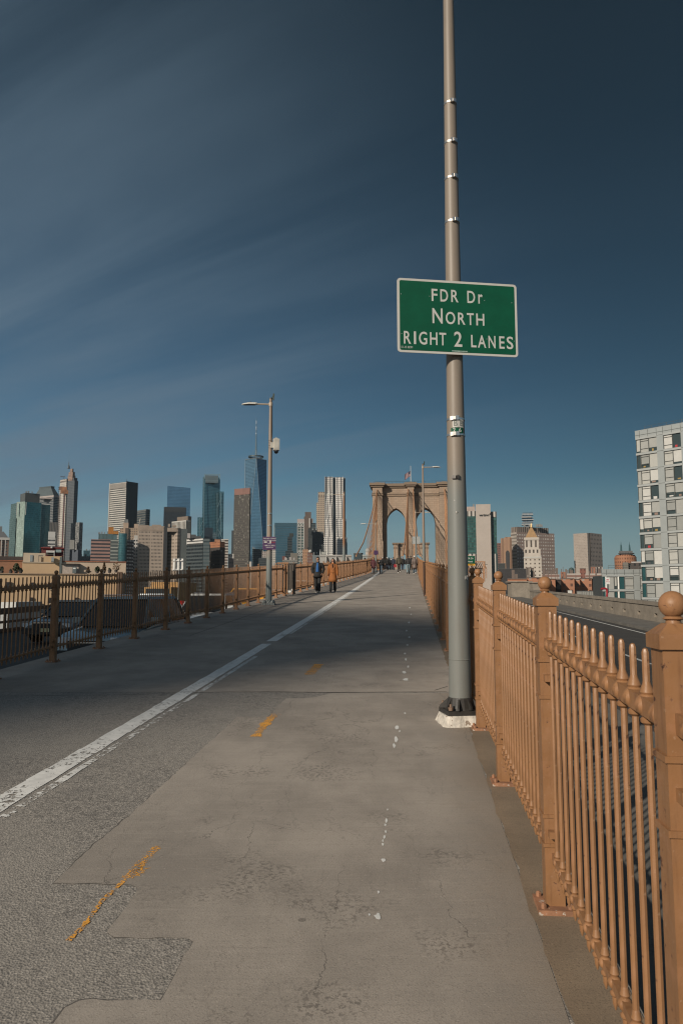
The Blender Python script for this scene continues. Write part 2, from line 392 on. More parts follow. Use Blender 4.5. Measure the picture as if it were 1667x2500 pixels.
def mat_paint(name, col, keep, scale=22, under=None):
    m, nt, N, L, b = newmat(name); v = coords(nt)
    c = mixc_(nt, ramp(nt, noise(nt, v, 9, 4, .6), .3, .7), dim(col, .8), col)
    L.new(c, b.inputs['Base Color']); b.inputs['Roughness'].default_value = .7
    n1 = noise(nt, v, scale, 5, .7); n2 = noise(nt, v, 2.1, 2, .5)
    mask = ramp(nt, math_(nt, 'ADD', math_(nt, 'MULTIPLY', n1, .7), math_(nt, 'MULTIPLY', n2, .3)), keep, keep+.025)
    tr = nt.nodes.new('ShaderNodeBsdfTransparent'); mx_ = nt.nodes.new('ShaderNodeMixShader')
    L.new(mask, mx_.inputs[0]); L.new(tr.outputs[0], mx_.inputs[1]); L.new(b.outputs[0], mx_.inputs[2])
    L.new(mx_.outputs[0], N['Material Output'].inputs['Surface'])
    return m
ASPH = mat_asphalt()
CONC = mat_concrete('pale deck concrete', (.332, .290, .248), (.055, .048, .042), warm=(.195, .145, .10))
FARP = mat_concrete('worn deck pavement', (.338, .294, .250), (.06, .052, .045), speck=.8, crack=.6)
CURB = mat_concrete('brown stained concrete edge', (.235, .170, .112), (.05, .038, .026), speck=1.3, crack=.3)
ROADM = mat_concrete('dark road asphalt', (.050, .045, .040), (.02, .02, .02), speck=.9, crack=.5)
ROADC = mat_concrete('pale road shoulder', (.15, .138, .122), (.09, .08, .07), speck=1.0, crack=.7)
WALLC = mat_concrete('weathered wall concrete', (.26, .222, .178), (.07, .055, .045), speck=1.0, crack=.6)
WHITEP = mat_paint('worn white paint', (.80, .78, .74), .40)
WHITEW = mat_paint('very worn white paint', (.76, .74, .70), .475)
YELP = mat_paint('worn orange paint', (.86, .40, .06), .485, 70)
LANEP = mat_paint('lane paint', (.58, .57, .54), .36)
DARK = M('dark line', (.085, .076, .066), .9)

# ------------------------------------------------------------------ the promenade and the roads
LP = [(-5.35,2.0), (-4.98,7.0), (-4.58,11.94), (-4.46,13.67), (-4.33,15.38), (-4.20,17.47), (-4.05,19.01), (-3.91,20.29), (-3.70,21.9), (-3.61,23.06), (-3.4,24.6), (-3.23,26.0), (-3.11,27.89), (-2.73,30.96), (2.42,69.0), (9.7,150)]
RP = [(.475,-1.8), (3.71,32.57), (7.40,72.0), (14.7,150)]
def xat(pl, y):
    for (x0, y0), (x1, y1) in zip(pl, pl[1:]):
        if y <= y1 or (x1, y1) == pl[-1]: return x0 + (x1-x0)*(y-y0)/(y1-y0)
LFL = [(-5.0, 2.0), (-4.66, 11.0), (-2.80, 30.5), (2.42, 69.0), (9.7, 150)]       # straightened left fence line
def XL(y): return xat(LFL, y)
def XR(y): return xat(RP, y)
def xline(y): return -2.62 + .0868*y
ys = [-6 + 2*i for i in range(79)]
def strip(name, fl, fr, y0, y1, fz, mat, lift=0.0, step=1.5, skirt=None, kind='structure'):
    mb = MB(); n = max(1, int((y1-y0)/step)); pv = None
    for i in range(n+1):
        y = y0 + (y1-y0)*i/n; a, b_ = fl(y), fr(y); z = fz(y)+lift
        vs = [(a, y, z), (b_, y, z)]
        if skirt: vs = [(a, y, z-skirt)] + vs + [(b_, y, z-skirt)]
        q = mb.add(vs)
        if pv is not None:
            for j in range(len(vs)-1): mb.face((pv+j, pv+j+1, q+j+1, q+j))
        pv = q
    o = mb.build(name, mat); tag(o, kind=kind); return o
strip('path', lambda y: XL(y)-.40, lambda y: XR(y)+.16, -6, 150, g, ASPH, skirt=.9)
strip('path_surface', lambda y: XL(y)-.37, lambda y: XR(y)+.13, G(813, 1690).y, 150, g, FARP, .0022)
# pale concrete overlay with its stepped left edge, traced on the deck
edge = [(134,2500),(160,2462),(196,2441),(300,2443),(393,2441),(420,2395),(440,2350),(469,2302),(455,2293),(390,2291),(277,2288),(262,2276),(300,2225),(335,2170),(321,2160),(230,2158),(129,2157),(190,2100),(250,2046),(321,1987),(384,1929),(470,1850),(580,1750),(625,1751),(659,1748),(680,1722),(697,1706),(760,1704),(813,1692)]
pts = [G(*p) for p in edge]
rnd = random.Random(3); fine = []
for a, b_ in zip(pts, pts[1:]):
    k = max(1, int((b_-a).length/.05))
    for i in range(k):
        q = a.lerp(b_, i/k); fine.append((q.x + rnd.uniform(-.008, .008), q.y + rnd.uniform(-.008, .008)))
yj = G(813, 1692).y
fine.append((pts[-1].x, yj))
fine = [(-.62, -2.0), (pts[0].x - .25, pts[0].y - .6)] + fine
right = [(XR(y)-.112 + rnd.uniform(-.002, .002), y) for y in [yj - i*.1 for i in range(int((yj+2)/.1))]]
poly = fine + right
bm = bmesh.new()
vs = [bm.verts.new((x, y, g(y)+.0020)) for x, y in poly]; f = bm.faces.new(vs)
bmesh.ops.recalc_face_normals(bm, faces=bm.faces)
if bm.faces[:][0].normal.z < 0: bmesh.ops.reverse_faces(bm, faces=bm.faces[:])
bmesh.ops.triangulate(bm, faces=bm.faces)
me = bpy.data.meshes.new('concrete_path'); bm.to_mesh(me); bm.free(); me.materials.append(CONC)
o = bpy.data.objects.new('concrete_path', me); C.objects.link(o); tag(o, kind='structure')
strip('kerb_strip', lambda y: XR(y)-.112+.011*sin(y*7.3)*sin(y*2.9)+.006*sin(y*19), lambda y: XR(y)+.15, -4, 60, g, CURB, .0050, step=.12)

mk = MB()                                             # painted markings: one sheet
def flat(mb, pl, lift=.0036, m=0):
    i = mb.add([(x, y, g(y)+lift) for x, y in pl]); mb.face(range(i, i+len(pl)), m=m)
rnd = random.Random(5)
def stripe(mb, fx, w0, w1, y0, y1, step, m=0, jit=.008):
    y = y0
    while y < y1:
        yy = min(y1, y+step)
        a0, a1 = fx(y), fx(yy)
        flat(mb, [(a0+w0+rnd.uniform(-jit, jit), y), (a0+w1+rnd.uniform(-jit, jit), y), (a1+w1+rnd.uniform(-jit, jit), yy), (a1+w0+rnd.uniform(-jit, jit), yy)], m=m)
        y = yy
stripe(mk, xline, -.165, .02, 2.0, G(655, 1572).y, .3)
stripe(mk, xline, .06, .125, 2.0, 12.6, .3, m=1)
stripe(mk, xline, -.17, .04, 14.9, 95, .9)
stripe(mk, xline, .06, .12, 16.4, 95, .9, m=1)
def ground_line(pxs, w, m, mb=mk, k=6):
    ps = [G(*p) for p in pxs]
    for a, b_ in zip(ps, ps[1:]):
        t = Vector((b_.y-a.y, -(b_.x-a.x))).normalized()*w/2
        for i in range(k):
            p, q = a.lerp(b_, i/k), a.lerp(b_, (i+1)/k); s0, s1 = rnd.uniform(.5, 1.2), rnd.uniform(.5, 1.2)
            flat(mb, [(p.x-t.x*s0, p.y-t.y*s0), (p.x+t.x*s0, p.y+t.y*s0), (q.x+t.x*s1, q.y+t.y*s1), (q.x-t.x*s1, q.y-t.y*s1)], m=m)
ground_line([(168,2298),(205,2262),(250,2200),(310,2145)], .028, 2)
ground_line([(310,2145),(345,2108),(386,2067)], .06, 2)
ground_line([(330,2140),(352,2118)], .07, 2)
ground_line([(624,1799),(650,1765),(675,1743)], .10, 2)
ground_line([(754,1648),(766,1635),(779,1622)], .16, 2)
drips = [(922,2240,9,8),(901,2235,3,3),(936,2102,6,4),(934,2063,3,3),(938,2045,3,4),(934,2054,2,3),(941,2032,3,3),(943,2005,3,6),(940,2015,3,3),(946,1978,2,2),(966,1806,5,9),(962,1822,4,5),(969,1777,5,4),(975,1786,2,2),(988,1742,3,2),
         (990,1660,8,3),(986,1642,5,3),(996,1628,3,3),(990,1610,3,3),(988,1596,4,2),(994,1575,3,2),(999,1556,3,2),(992,1540,2,2),(998,1520,3,2),(1003,1500,2,1.5),(1000,1484,2,1.3),(924,2180,3,3)]
for px, py, rx, ry in drips:
    k = 11; pl = []
    for j in range(k):
        a = 2*pi*j/k; s_ = rnd.uniform(.6, 1.15); q = G(px + rx*s_*cos(a), py - ry*s_*sin(a)*1.2); pl.append((q.x, q.y))
    flat(mk, pl, .0042, 3)
o = mk.build('road_markings', [WHITEP, WHITEW, YELP, mat_paint('white drips', (.74, .73, .70), .36, 60)]); tag(o, kind='structure')
mj = MB()                                             # seams across the near deck, thin dark lines across the far deck
for pxs, w in (([(590,1688),(813,1691),(1090,1689)], .022), ([(0,1700),(300,1697),(590,1688)], .012), ([(1060,1686),(1092,1676)], .02)):
    ground_line(pxs, w, 0, mj, 10)
for y, w in ((29, .05), (41, .04), (50, .06), (60, .06), (74, .08), (88, .09)):
    flat(mj, [(XL(y)-.2, y), (XR(y)-.1, y-.3), (XR(y)-.1, y-.3+w), (XL(y)-.2, y+w)], .0036)
yy = 16.0
while yy < 90:                                        # the long seam before the left edge strip
    a0, a1 = XL(yy)+.95, XL(yy+1.2)+.95
    flat(mj, [(a0, yy), (a0+.022, yy), (a1+.022, yy+1.2), (a1, yy+1.2)], .0036); yy += 1.2
o = mj.build('pavement_lines', DARK); tag(o, kind='structure')

# dirt gathered along the broken edge of the overlay
edg = fine[2:]
md = MB(); rnd = random.Random(8); w0_ = .01
for (ax_, ay_), (bx_, by_) in zip(edg, edg[1:]):
    t = Vector((by_-ay_, -(bx_-ax_)))
    if t.length < 1e-4: continue
    t = t.normalized(); w1_ = max(.0, min(.011, w0_+rnd.uniform(-.006, .0055)))
    flat(md, [(ax_+t.x*.01, ay_+t.y*.01), (ax_-t.x*w0_, ay_-t.y*w0_), (bx_-t.x*w1_, by_-t.y*w1_), (bx_+t.x*.01, by_+t.y*.01)], .0011); w0_ = w1_
o = md.build('edge_dirt', M('edge dirt', (.105, .094, .083), .95, var=.3, scale=30)); tag(o, kind='structure')

# left and right carriageways, and the far ground under the city
strip('road', lambda y: -17.3+.075*y, lambda y: XL(y)-.42, -10, 170, lroad, ROADM, step=8)
PW = [P(1617, 1471.5, 36.5), P(1313, 1441.7, 77.5)]     # top of the concrete parapet beyond the right road
def xpar(y): return PW[0].x + (PW[1].x-PW[0].x)*(y-PW[0].y)/(PW[1].y-PW[0].y)
def zpar(y): return PW[0].z + (PW[1].z-PW[0].z)*(y-PW[0].y)/(PW[1].y-PW[0].y)
def rz_(y): return zpar(y) - 1.12
strip('road.001', lambda y: XR(y)+.18, lambda y: xpar(y)+.6, -10, 120, rz_, ROADM, step=8)
strip('road_shoulder', lambda y: XR(y)+.20, lambda y: XR(y)+2.9, -10, 120, rz_, ROADC, .006, step=8)
strip('kerb', lambda y: xpar(y)-1.9, lambda y: xpar(y)-.02, -10, 120, rz_, ROADC, .13, step=8, skirt=.14)
ml = MB()
for i in range(60):
    y0 = -8 + i*2.1
    for off, w in ((-2.5, .12),):
        a, b_ = xpar(y0)+off, xpar(y0+2.1)+off
        j = ml.add([(a, y0, rz_(y0)+.006), (a+w, y0, rz_(y0)+.006), (b_+w, y0+2.1, rz_(y0+2.1)+.006), (b_, y0+2.1, rz_(y0+2.1)+.006)]); ml.face((j, j+1, j+2, j+3))
for i in range(14):
    y0 = 2 + i*9; a, b_ = (XR(y0)+xpar(y0))/2, (XR(y0+3)+xpar(y0+3))/2
    j = ml.add([(a, y0, rz_(y0)+.006), (a+.12, y0, rz_(y0)+.006), (b_+.12, y0+3, rz_(y0+3)+.006), (b_, y0+3, rz_(y0+3)+.006)]); ml.face((j, j+1, j+2, j+3))
o = ml.build('lane_markings', LANEP); tag(o, kind='structure')
gm = MB(); n = 24
i0 = gm.add([(0, 1500, -26)] + [(9000*cos(2*pi*k/n), 1500+9000*sin(2*pi*k/n), -26) for k in range(n)])
for k in range(n): gm.face((i0, i0+1+k, i0+1+(k+1) % n))
o = gm.build('ground', M('city ground', (.10, .095, .085), .9, scale=.02)); tag(o, kind='structure')

# concrete parapet beyond the right road: solid foot, a row of slots, solid top and coping
par = thing('concrete_parapet', 'long weathered concrete wall with a row of dark slots beside the road', 'wall', (xpar(40), 40, rz_(40)))
def wallbox(mb, y0, y1, z0, z1, t0, t1):
    O = Vector((xpar(40), 40, rz_(40))); vs = []
    for y in (y0, y1):
        for t, z in ((t0, z0), (t1, z0), (t1, z1), (t0, z1)):
            vs.append(Vector((xpar(y)+t, y, rz_(y)+z)) - O)
    i = mb.add(vs)
    for q in ((0,3,2,1),(4,5,6,7),(0,1,5,4),(1,2,6,5),(2,3,7,6),(3,0,4,7)): mb.face([i+k for k in q])
mb = MB(); wallbox(mb, -10, 84, -.6, .34, 0, .30); wallbox(mb, -10, 84, .55, .94, 0, .30); wallbox(mb, -10, 84, .34, .55, .20, .29)
y = -10
while y < 84:
    wallbox(mb, y, min(84, y+2.5), .34, .55, .002, .298); y += 3.0
mb.build('wall', WALLC, par)
mb = MB(); wallbox(mb, -10, 84, .94, 1.12, -.06, .36); mb.build('coping', WALLC, par)
pier = thing('concrete_pier', 'squat pale concrete block at the far end of the slotted wall', 'wall', tuple(P(1272, 1440, 92)))
p0, p1 = P(1248, 1419, 92), P(1299, 1419, 92); w_ = p1.x-p0.x; zt = p0.z - pier.location.z
MB().box((0, .8, (zt-3)/2-.08), (w_, 2.0, zt+3-.16)).build('pier_body', WALLC, pier)
MB().box((-.1, .8, zt-.07), (w_+.25, 2.3, .14)).build('pier_cap', WALLC, pier)
pier2 = thing('concrete_pier', 'taller plain concrete end post against the slotted wall', 'wall', tuple(P(1307, 1440, 84)))
zt2 = P(1307, 1424, 84).z - pier2.location.z
MB().box((0, .5, (zt2-3)/2), (.8, 1.4, zt2+3)).build('pier_body', WALLC, pier2)
MB().box((0, .5, zt2+.06), (1.0, 1.7, .12)).build('pier_cap', WALLC, pier2)

# steel railing on the outer edge of the left road
RUST = M('brown railing paint', (.16, .085, .05), .6, var=.2)
A_, B_ = P(0, 1487, 31), P(314, 1464, 46)
def rl(t): return A_.lerp(B_, t)
rail = thing('road_railing', 'low brown steel railing along the outer edge of the left road', 'railing', tuple(A_))
t0, t1 = -1.4, 7.0
for zc, hh, th in ((-.10, .26, .12), (-.55, .10, .08), (-.90, .16, .12)):
    mb = MB(); a, b_ = rl(t0)-A_, rl(t1)-A_
    i = mb.add([a+Vector((s, 0, zc+q)) for s, q in ((0,-hh/2),(th,-hh/2),(th,hh/2),(0,hh/2))] + [b_+Vector((s, 0, zc+q)) for s, q in ((0,-hh/2),(th,-hh/2),(th,hh/2),(0,hh/2))])
    for q in ((0,3,2,1),(4,5,6,7),(0,1,5,4),(1,2,6,5),(2,3,7,6),(3,0,4,7)): mb.face([i+k for k in q])
    mb.build('rail_beam', RUST, rail)
src = None
for i in range(60):
    p = rl(t0 + (t1-t0)*i/59) - A_
    if src is None: src = MB().box((.06, 0, -.55), (.07, .12, 1.05)).build('railing_post', RUST, rail, p)
    else: inst(src, rail, p)

# ------------------------------------------------------------------ ornamental fences
def mat_fence():
    m, nt, N, L, b = newmat('tan fence paint'); v = coords(nt); col = (.262, .130, .058)
    c = mixc_(nt, ramp(nt, noise(nt, v, 2.2, 4, .6), .3, .7), dim(col, .86), dim(col, 1.12))
    c = mixc_(nt, ramp(nt, noise(nt, v, 9, 5, .7), .50, .66, 0, .55), c, (.30, .150, .078))          # newer touch-up paint
    st = noise(nt, coords(nt, 'Object', (1, 1, .10)), 34, 4, .65)
    c = mixc_(nt, ramp(nt, st, .50, .72, 0, .50), c, (.125, .058, .028))                          # grime runs
    n3 = noise(nt, v, 17, 6, .72); c = mixc_(nt, ramp(nt, n3, .615, .64), c, (.16, .075, .04)); c = mixc_(nt, ramp(nt, n3, .645, .66), c, (.065, .03, .016))
    n4 = noise(nt, v, 55, 3, .6); c = mixc_(nt, ramp(nt, n4, .66, .72, 0, .6), c, (.36, .22, .14))
    L.new(c, b.inputs['Base Color']); b.inputs['Specular IOR Level'].default_value = .4
    L.new(ramp(nt, noise(nt, v, 14, 4, .6), .3, .7, .34, .66), b.inputs['Roughness'])
    h = math_(nt, 'ADD', math_(nt, 'MULTIPLY', noise(nt, v, 40, 4, .6), .6), math_(nt, 'MULTIPLY', ramp(nt, n3, .615, .64, 1, 0), .5))
    bn = node(nt, 'ShaderNodeBump', {'Strength': .28, 'Distance': .006, 'Height': h}); L.new(bn.outputs[0], b.inputs['Normal'])
    return m
TAN = mat_fence()
SLOPE = .047
def bar_mb(x, z0=.19, z1=1.36, seg=6):
    mb = MB(); s = SLOPE*x; r = .0102
    mb.lathe([(.002, z0-.040+s), (.009, z0-.020+s), (r, z0+s), (r, z1-.012+s), (.007, z1-.003+s), (.002, z1+s)], seg, (x, 0, 0))
    for zc in (1.205, .235):
        k = 1.0 if zc > 1 else .8
        mb.lathe([(r, zc-.054*k+s), (.020*k, zc-.047*k+s), (.021*k, zc-.038*k+s), (.013*k, zc-.030*k+s)], seg+2, (x, 0, 0), cap=False)
        mb.lathe([(.016*k, zc+.026*k+s), (.0205*k, zc+.035*k+s), (.017*k, zc+.045*k+s), (r+.002, zc+.056*k+s), (r, zc+.064*k+s)], seg+2, (x, 0, 0), cap=False)
    return mb
def panel_rail_mb(Lp, nb, lo=0, hi=2):
    mb = MB()
    for zc, h, r in ((1.205, .050, .0345), (.235, .030, .0235))[lo:hi]:
        i = mb.add([(x, y, zc+z+SLOPE*x) for x in (.035, Lp-.035) for y, z in ((-h*.42,-h/2),(h*.42,-h/2),(h*.42,h/2),(-h*.42,h/2))])
        for q in ((3,2,1,0),(4,5,6,7),(0,1,5,4),(1,2,6,5),(2,3,7,6),(3,0,4,7)): mb.face([i+k for k in q])
        for k in range(nb):
            x = Lp*(k+1)/(nb+1)
            mb.ball((x, 0, zc+SLOPE*x), (r*.95, r, r), 9, 6)
    return mb
def make_post(parent, loc, rz, height=1.50):
    k = height/1.50
    mb = MB(); s = .043
    mb.box((0, 0, .70*k), (.086, .086, 1.40*k))
    for zc in (1.13, .96, .42, .29): mb.box((.0, 0, zc*k), (.098, .10, .016))
    for zc in (1.05, .345): mb.box((.062, 0, zc*k), (.05, .055, .03)); mb.box((-.062, 0, zc*k), (.05, .055, .03))
    po = mb.build('fence_post', TAN, parent, loc, rz=rz)
    fb = MB(); fb.box((0, 0, 1.405*k), (.104, .104, .036))
    a = fb.add([(x*.050, y*.050, 1.423*k) for x, y in ((-1,-1),(1,-1),(1,1),(-1,1))]); b_ = fb.add([(x*.022, y*.022, 1.448*k) for x, y in ((-1,-1),(1,-1),(1,1),(-1,1))])
    for j in range(4): fb.face((a+j, a+(j+1)%4, b_+(j+1)%4, b_+j))
    fb.lathe([(.020, 1.44*k), (.018, 1.455*k), (.026, 1.459*k), (.019, 1.465*k)], 12, cap=False)
    fb.ball((0, 0, 1.494*k), .0335, 18, 12)
    fo = fb.build('finial', TAN, po, smooth=True)
    pb = MB(); pb.box((0, 0, .012), (.19, .17, .022))
    for x, y in ((-.07,-.06),(.07,-.06),(.07,.06),(-.07,.06)): pb.lathe([(.013, .02), (.013, .04), (.004, .046)], 6, (x, y, 0))
    pl_ = pb.build('base_plate', M('rusty base plate', (.27, .13, .07), .8, var=.3, scale=14, chips=((.42, .36, .30), .60, 22)), po)
    return po
def fence(name, label, X, ylist, near_bars, height, nb=13):
    root = thing(name, label, 'fence', (X(ylist[0]), ylist[0], g(ylist[0]))); O = root.location.copy()
    post0 = None; rails = {}; bars = {}; full = {}
    for i, y in enumerate(ylist):
        p = Vector((X(y), y, g(y))) - O
        nx = ylist[min(i+1, len(ylist)-1)]
        pv_ = ylist[max(i-1, 0)]; rz = atan2(nx-pv_, X(nx)-X(pv_))
        if post0 is None: post0 = make_post(root, p, rz, height)
        else:
            q = inst(post0, root, p, rz)
            for ch in post0.children: inst(ch, q, (0, 0, 0))
        if i == len(ylist)-1: break
        q = Vector((X(nx), nx, g(nx))) - O; dv = q-p; Lp = round(Vector((dv.x, dv.y)).length, 2)
        n_ = max(3, int(round(Lp/.119))-1); rz = atan2(dv.y, dv.x); key = (Lp, n_)
        if i < near_bars:                              # nearest panels: every baluster a piece of its own
            if key not in rails: rails[key] = panel_rail_mb(*key, 0, 1).build('fence_panel', TAN, root, p, smooth=True, rz=rz); pn = rails[key]; panel_rail_mb(*key, 1, 2).build('bottom_rail', TAN, pn, smooth=True)
            else:
                pn = inst(rails[key], root, p, rz); inst([c for c in rails[key].children if 'rail' in c.name][0], pn, (0, 0, 0))
            for k in range(n_):
                x = Lp*(k+1)/(n_+1)
                if 'b' not in bars: bars['b'] = bar_mb(0, seg=8).build('baluster', TAN, pn, (x, 0, SLOPE*x), smooth=True)
                else: inst(bars['b'], pn, (x, 0, SLOPE*x))
        elif key not in full:
            mb = panel_rail_mb(*key)
            for k in range(n_):
                b_ = bar_mb(Lp*(k+1)/(n_+1), seg=5); o_ = len(mb.v)
                mb.v += b_.v; mb.f += [tuple(t+o_ for t in f_) for f_ in b_.f]; mb.uv += b_.uv; mb.mi += b_.mi
            full[key] = mb.build('fence_panel', TAN, root, p, smooth=True, rz=rz)
        else: inst(full[key], root, p, rz)
    return root
ry_ = [.05, 1.85, 3.61, 5.53, 7.25, 7.92, 9.72]
while ry_[-1] < 30.6: ry_.append(round(ry_[-1]+1.81, 3))
ry_[-1] = 32.45
ry2 = [32.85]
while ry2[-1] < 112: ry2.append(round(ry2[-1]+1.81, 3))
fence('ornamental_fence', 'tan ornamental iron fence with ball finials running close along the viewer and the tall pole', XR, ry_, 7, 1.50)
fence('ornamental_fence', 'further stretch of tan picket fence beyond the dark end post, beside the far walkers', XR, ry2, 0, 1.46)
ly_ = [8.4, 10.15, 11.94, 13.67, 15.38, 17.3]
while ly_[-1] < 32.2: ly_.append(round(ly_[-1]+1.72, 3))
ly2 = [ly_[-1]+1.9]
while ly2[-1] < 112: ly2.append(round(ly2[-1]+1.75, 3))
fence('ornamental_fence', 'brown picket fence on the road side, dark in the shade with parked traffic behind it', XL, ly_, 0, 1.42)
fence('ornamental_fence', 'sunlit tan picket fence behind the walking couple, past the dark slatted cabinet', XL, ly2, 0, 1.42)
# dark end post between the two right-hand stretches
ep = thing('fence_end_frame', 'dark rusty steel frame closing the gap in the tan fence behind the pole', 'post', (XR(32.65), 32.65, g(32.65)))
BRN = M('dark brown steel', (.055, .03, .02), .6)
for x in (-.10, .12): MB().box((x, 0, .74), (.06, .16, 1.48)).build('frame_post', BRN, ep)
MB().box((.01, 0, 1.46), (.28, .14, .05)).build('frame_top', BRN, ep); MB().box((.01, .04, .70), (.18, .03, 1.2)).build('frame_panel', BRN, ep)
# slatted cabinet on the left
cp = G(702, 1453)
cab = thing('slatted_cabinet', 'dark brown slatted cabinet standing on legs against the tan fence', 'cabinet', (cp.x+.05, cp.y, g(cp.y)), radians(-4))
DKB = M('dark brown slats', (.060, .048, .038), .65, var=.25, scale=8)
MB().box((0, .28, .82), (.44, .44, 1.06)).build('cabinet_body', M('cabinet core', (.02, .015, .012), .8), cab)
for i in range(4): MB().box((-.171+.114*i, .035, .83), (.088, .03, 1.10)).build('slat', DKB, cab)
for i in range(4): MB().box((.24, .11+.114*i, .83), (.03, .088, 1.10)).build('slat', DKB, cab)
for x in (-.2, .2):
    for y in (.06, .48): MB().box((x, y, .15), (.05, .05, .30)).build('leg', DKB, cab)
MB().box((0, .27, 1.405), (.56, .56, .045)).build('lid', DKB, cab)
sb = thing('fence_side_frame', 'tan boxed end of the fence beside the dark slatted cabinet', 'fence', (XL(32.0)+.05, 32.2, g(32.2)), radians(-4))
for x in (-.18, -.06, .06, .18): MB().box((x, .1, .78), (.05, .06, 1.30)).build('frame_bar', TAN, sb)
MB().box((0, .1, 1.44), (.5, .1, .06)).build('frame_top', TAN, sb); MB().box((0, .1, .12), (.5, .1, .06)).build('frame_foot', TAN, sb)

# ------------------------------------------------------------------ lamp posts, the big pole and its signs
def polepaint(name, top, low, zc, w=.35):
    m, nt, N, L, b = newmat(name); v = coords(nt); s_ = node(nt, 'ShaderNodeSeparateXYZ', {0: v})
    zn = math_(nt, 'ADD', s_.outputs[2], math_(nt, 'MULTIPLY', noise(nt, v, 3, 4, .6), w*.6))
    c = mixc_(nt, ramp(nt, zn, zc-w, zc+w), low, top)
    n1 = noise(nt, coords(nt, 'Object', (1, 1, .15)), 14, 5, .65)
    c = mixc_(nt, ramp(nt, n1, .45, .75, 0, .28), c, dim(top, .62))
    c = mixc_(nt, ramp(nt, noise(nt, v, 30, 4, .65), .70, .74, 0, .8), c, (.36, .35, .32))
    L.new(c, b.inputs['Base Color']); b.inputs['Roughness'].default_value = .50; b.inputs['Specular IOR Level'].default_value = .45
    bn = node(nt, 'ShaderNodeBump', {'Strength': .06, 'Distance': .01, 'Height': n1}); L.new(bn.outputs[0], b.inputs['Normal'])
    return m
STEEL = M('bright steel band', (.62, .58, .53), .28, .9, var=.1)
BLK = M('black iron', (.028, .025, .022), .55, var=.3, scale=12)
OFFW = M('off white housing', (.52, .50, .45), .5)
DGREY = M('dark grey metal', (.06, .06, .06), .5)
pb = G(1124, 1764)
zp = lambda py: Z(py, pb.y) - pb.z
pole = thing('lamp_post', 'tall thick two tone pole by the tan fence carrying the green road sign', 'lamp post', tuple(pb))
PP = polepaint('tall pole paint', (.215, .176, .140), (.162, .167, .155), zp(1150), .30)
def prad(z): return .113 - .0072*z
prof = [(prad(z), z) for z in [.16 + .4*i for i in range(22)]]
MB().lathe(prof, 28).build('shaft', PP, pole, smooth=True)
mb = MB(); mb.box((0, 0, .112), (.345, .345, .045)); mb.lathe([(.150, .13), (.140, .15), (.122, .235), (.118, .25)], 20)
for k in range(8):
    a = pi/4*k + pi/8; c_, s_ = cos(a), sin(a); t = Vector((-s_, c_, 0))*.009; r = Vector((c_, s_, 0))
    L_ = .205 if k % 2 else .172
    vs = [r*.11 + Vector((0,0,.14)), r*L_ + Vector((0,0,.14)), r*L_ + Vector((0,0,.165)), r*.12 + Vector((0,0,.24)), r*.11 + Vector((0,0,.24))]
    i = mb.add([q+t for q in vs] + [q-t for q in vs])
    mb.face([i+k2 for k2 in range(5)]); mb.face([i+9-k2 for k2 in range(5)])
    for k2 in range(5): mb.face((i+k2, i+5+k2, i+5+(k2+1) % 5, i+(k2+1) % 5))
mb.build('base_casting', BLK, pole, rz=radians(8))
for x, y in ((-.14,-.14),(.14,-.14),(.14,.14),(-.14,.14)):
    MB().lathe([(.022, .14), (.026, .17), (.012, .172), (.012, .20)], 8, (x, y, 0)).build('anchor_nut', M('rusty nut', (.20, .13, .09), .6), pole, rz=radians(8))
mb = MB(); rnd = random.Random(9); n = 30; R0, R1 = [], []
for k in range(n):
    a = 2*pi*k/n; sq = 1/max(abs(cos(a)), abs(sin(a)))
    R0.append((.232*min(sq, 1.28)*cos(a)*(1+rnd.uniform(-.03, .06)), .232*min(sq, 1.28)*sin(a)*(1+rnd.uniform(-.03, .06)))); R1.append((.186*min(sq, 1.3)*cos(a)*(1+rnd.uniform(-.02, .03)), .186*min(sq, 1.3)*sin(a)*(1+rnd.uniform(-.02, .03))))
mb.prism(R0, -.02, .092, taper=R1)
mb.build('plinth', M('broken white concrete', (.50, .455, .395), .9, var=.25, scale=18, bump=.8, bscale=30, chips=((.22, .17, .13), .60, 16)), pole, rz=radians(8))
def band(parent, z, r, buckle=0.0, h=.022, name='clamp_band', rz=0):
    mb = MB(); mb.lathe([(r+.001, z-h/2), (r+.005, z-h/2), (r+.005, z+h/2), (r+.001, z+h/2)], 28, cap=False)
    a = radians(-78+buckle); c_, s_ = cos(a), sin(a)
    for da, dz, sz in ((-.16, 0, (.020, .030, .040)), (.10, 0, (.030, .028, .034)), (.38, .004, (.012, .030, .044))):
        q = a+da; mb.box(((r+.014)*cos(q), (r+.014)*sin(q), z+dz), sz, q)
    return mb.build(name, STEEL, parent, rz=rz)
for py in (256, 352, 439, 545): band(pole, zp(py), prad(zp(py)))
for py in (1026, 1064): band(pole, zp(py), prad(zp(py)), -32, .020)
q_ = radians(-112); r__ = prad(zp(1168))
MB().box(((r__+.012)*cos(q_), (r__+.012)*sin(q_), zp(1168)), (.022, .040, .034), q_).build('bracket', M('dull steel bracket', (.15, .14, .13), .6, .3), pole); q_ += .38
MB().box(((r__+.012)*cos(q_), (r__+.012)*sin(q_), zp(1168)), (.022, .022, .040), q_).build('bracket', BLK, pole)
def bolt(parent, z, a, r, rr=.011, name='bolt'):
    q = radians(a); return MB().ball((r*cos(q), r*sin(q), z), rr, 8, 6).build(name, STEEL, parent, smooth=True)
bolt(pole, zp(1253), -100, prad(zp(1253)))
for py, a in ((720, 0),): pass
MB().lathe([(prad(.62)+.0005, .615), (prad(.62)+.003, .618), (prad(.62)+.003, .624), (prad(.62)+.0005, .628)], 28, cap=False).build('weld_ring', PP, pole)
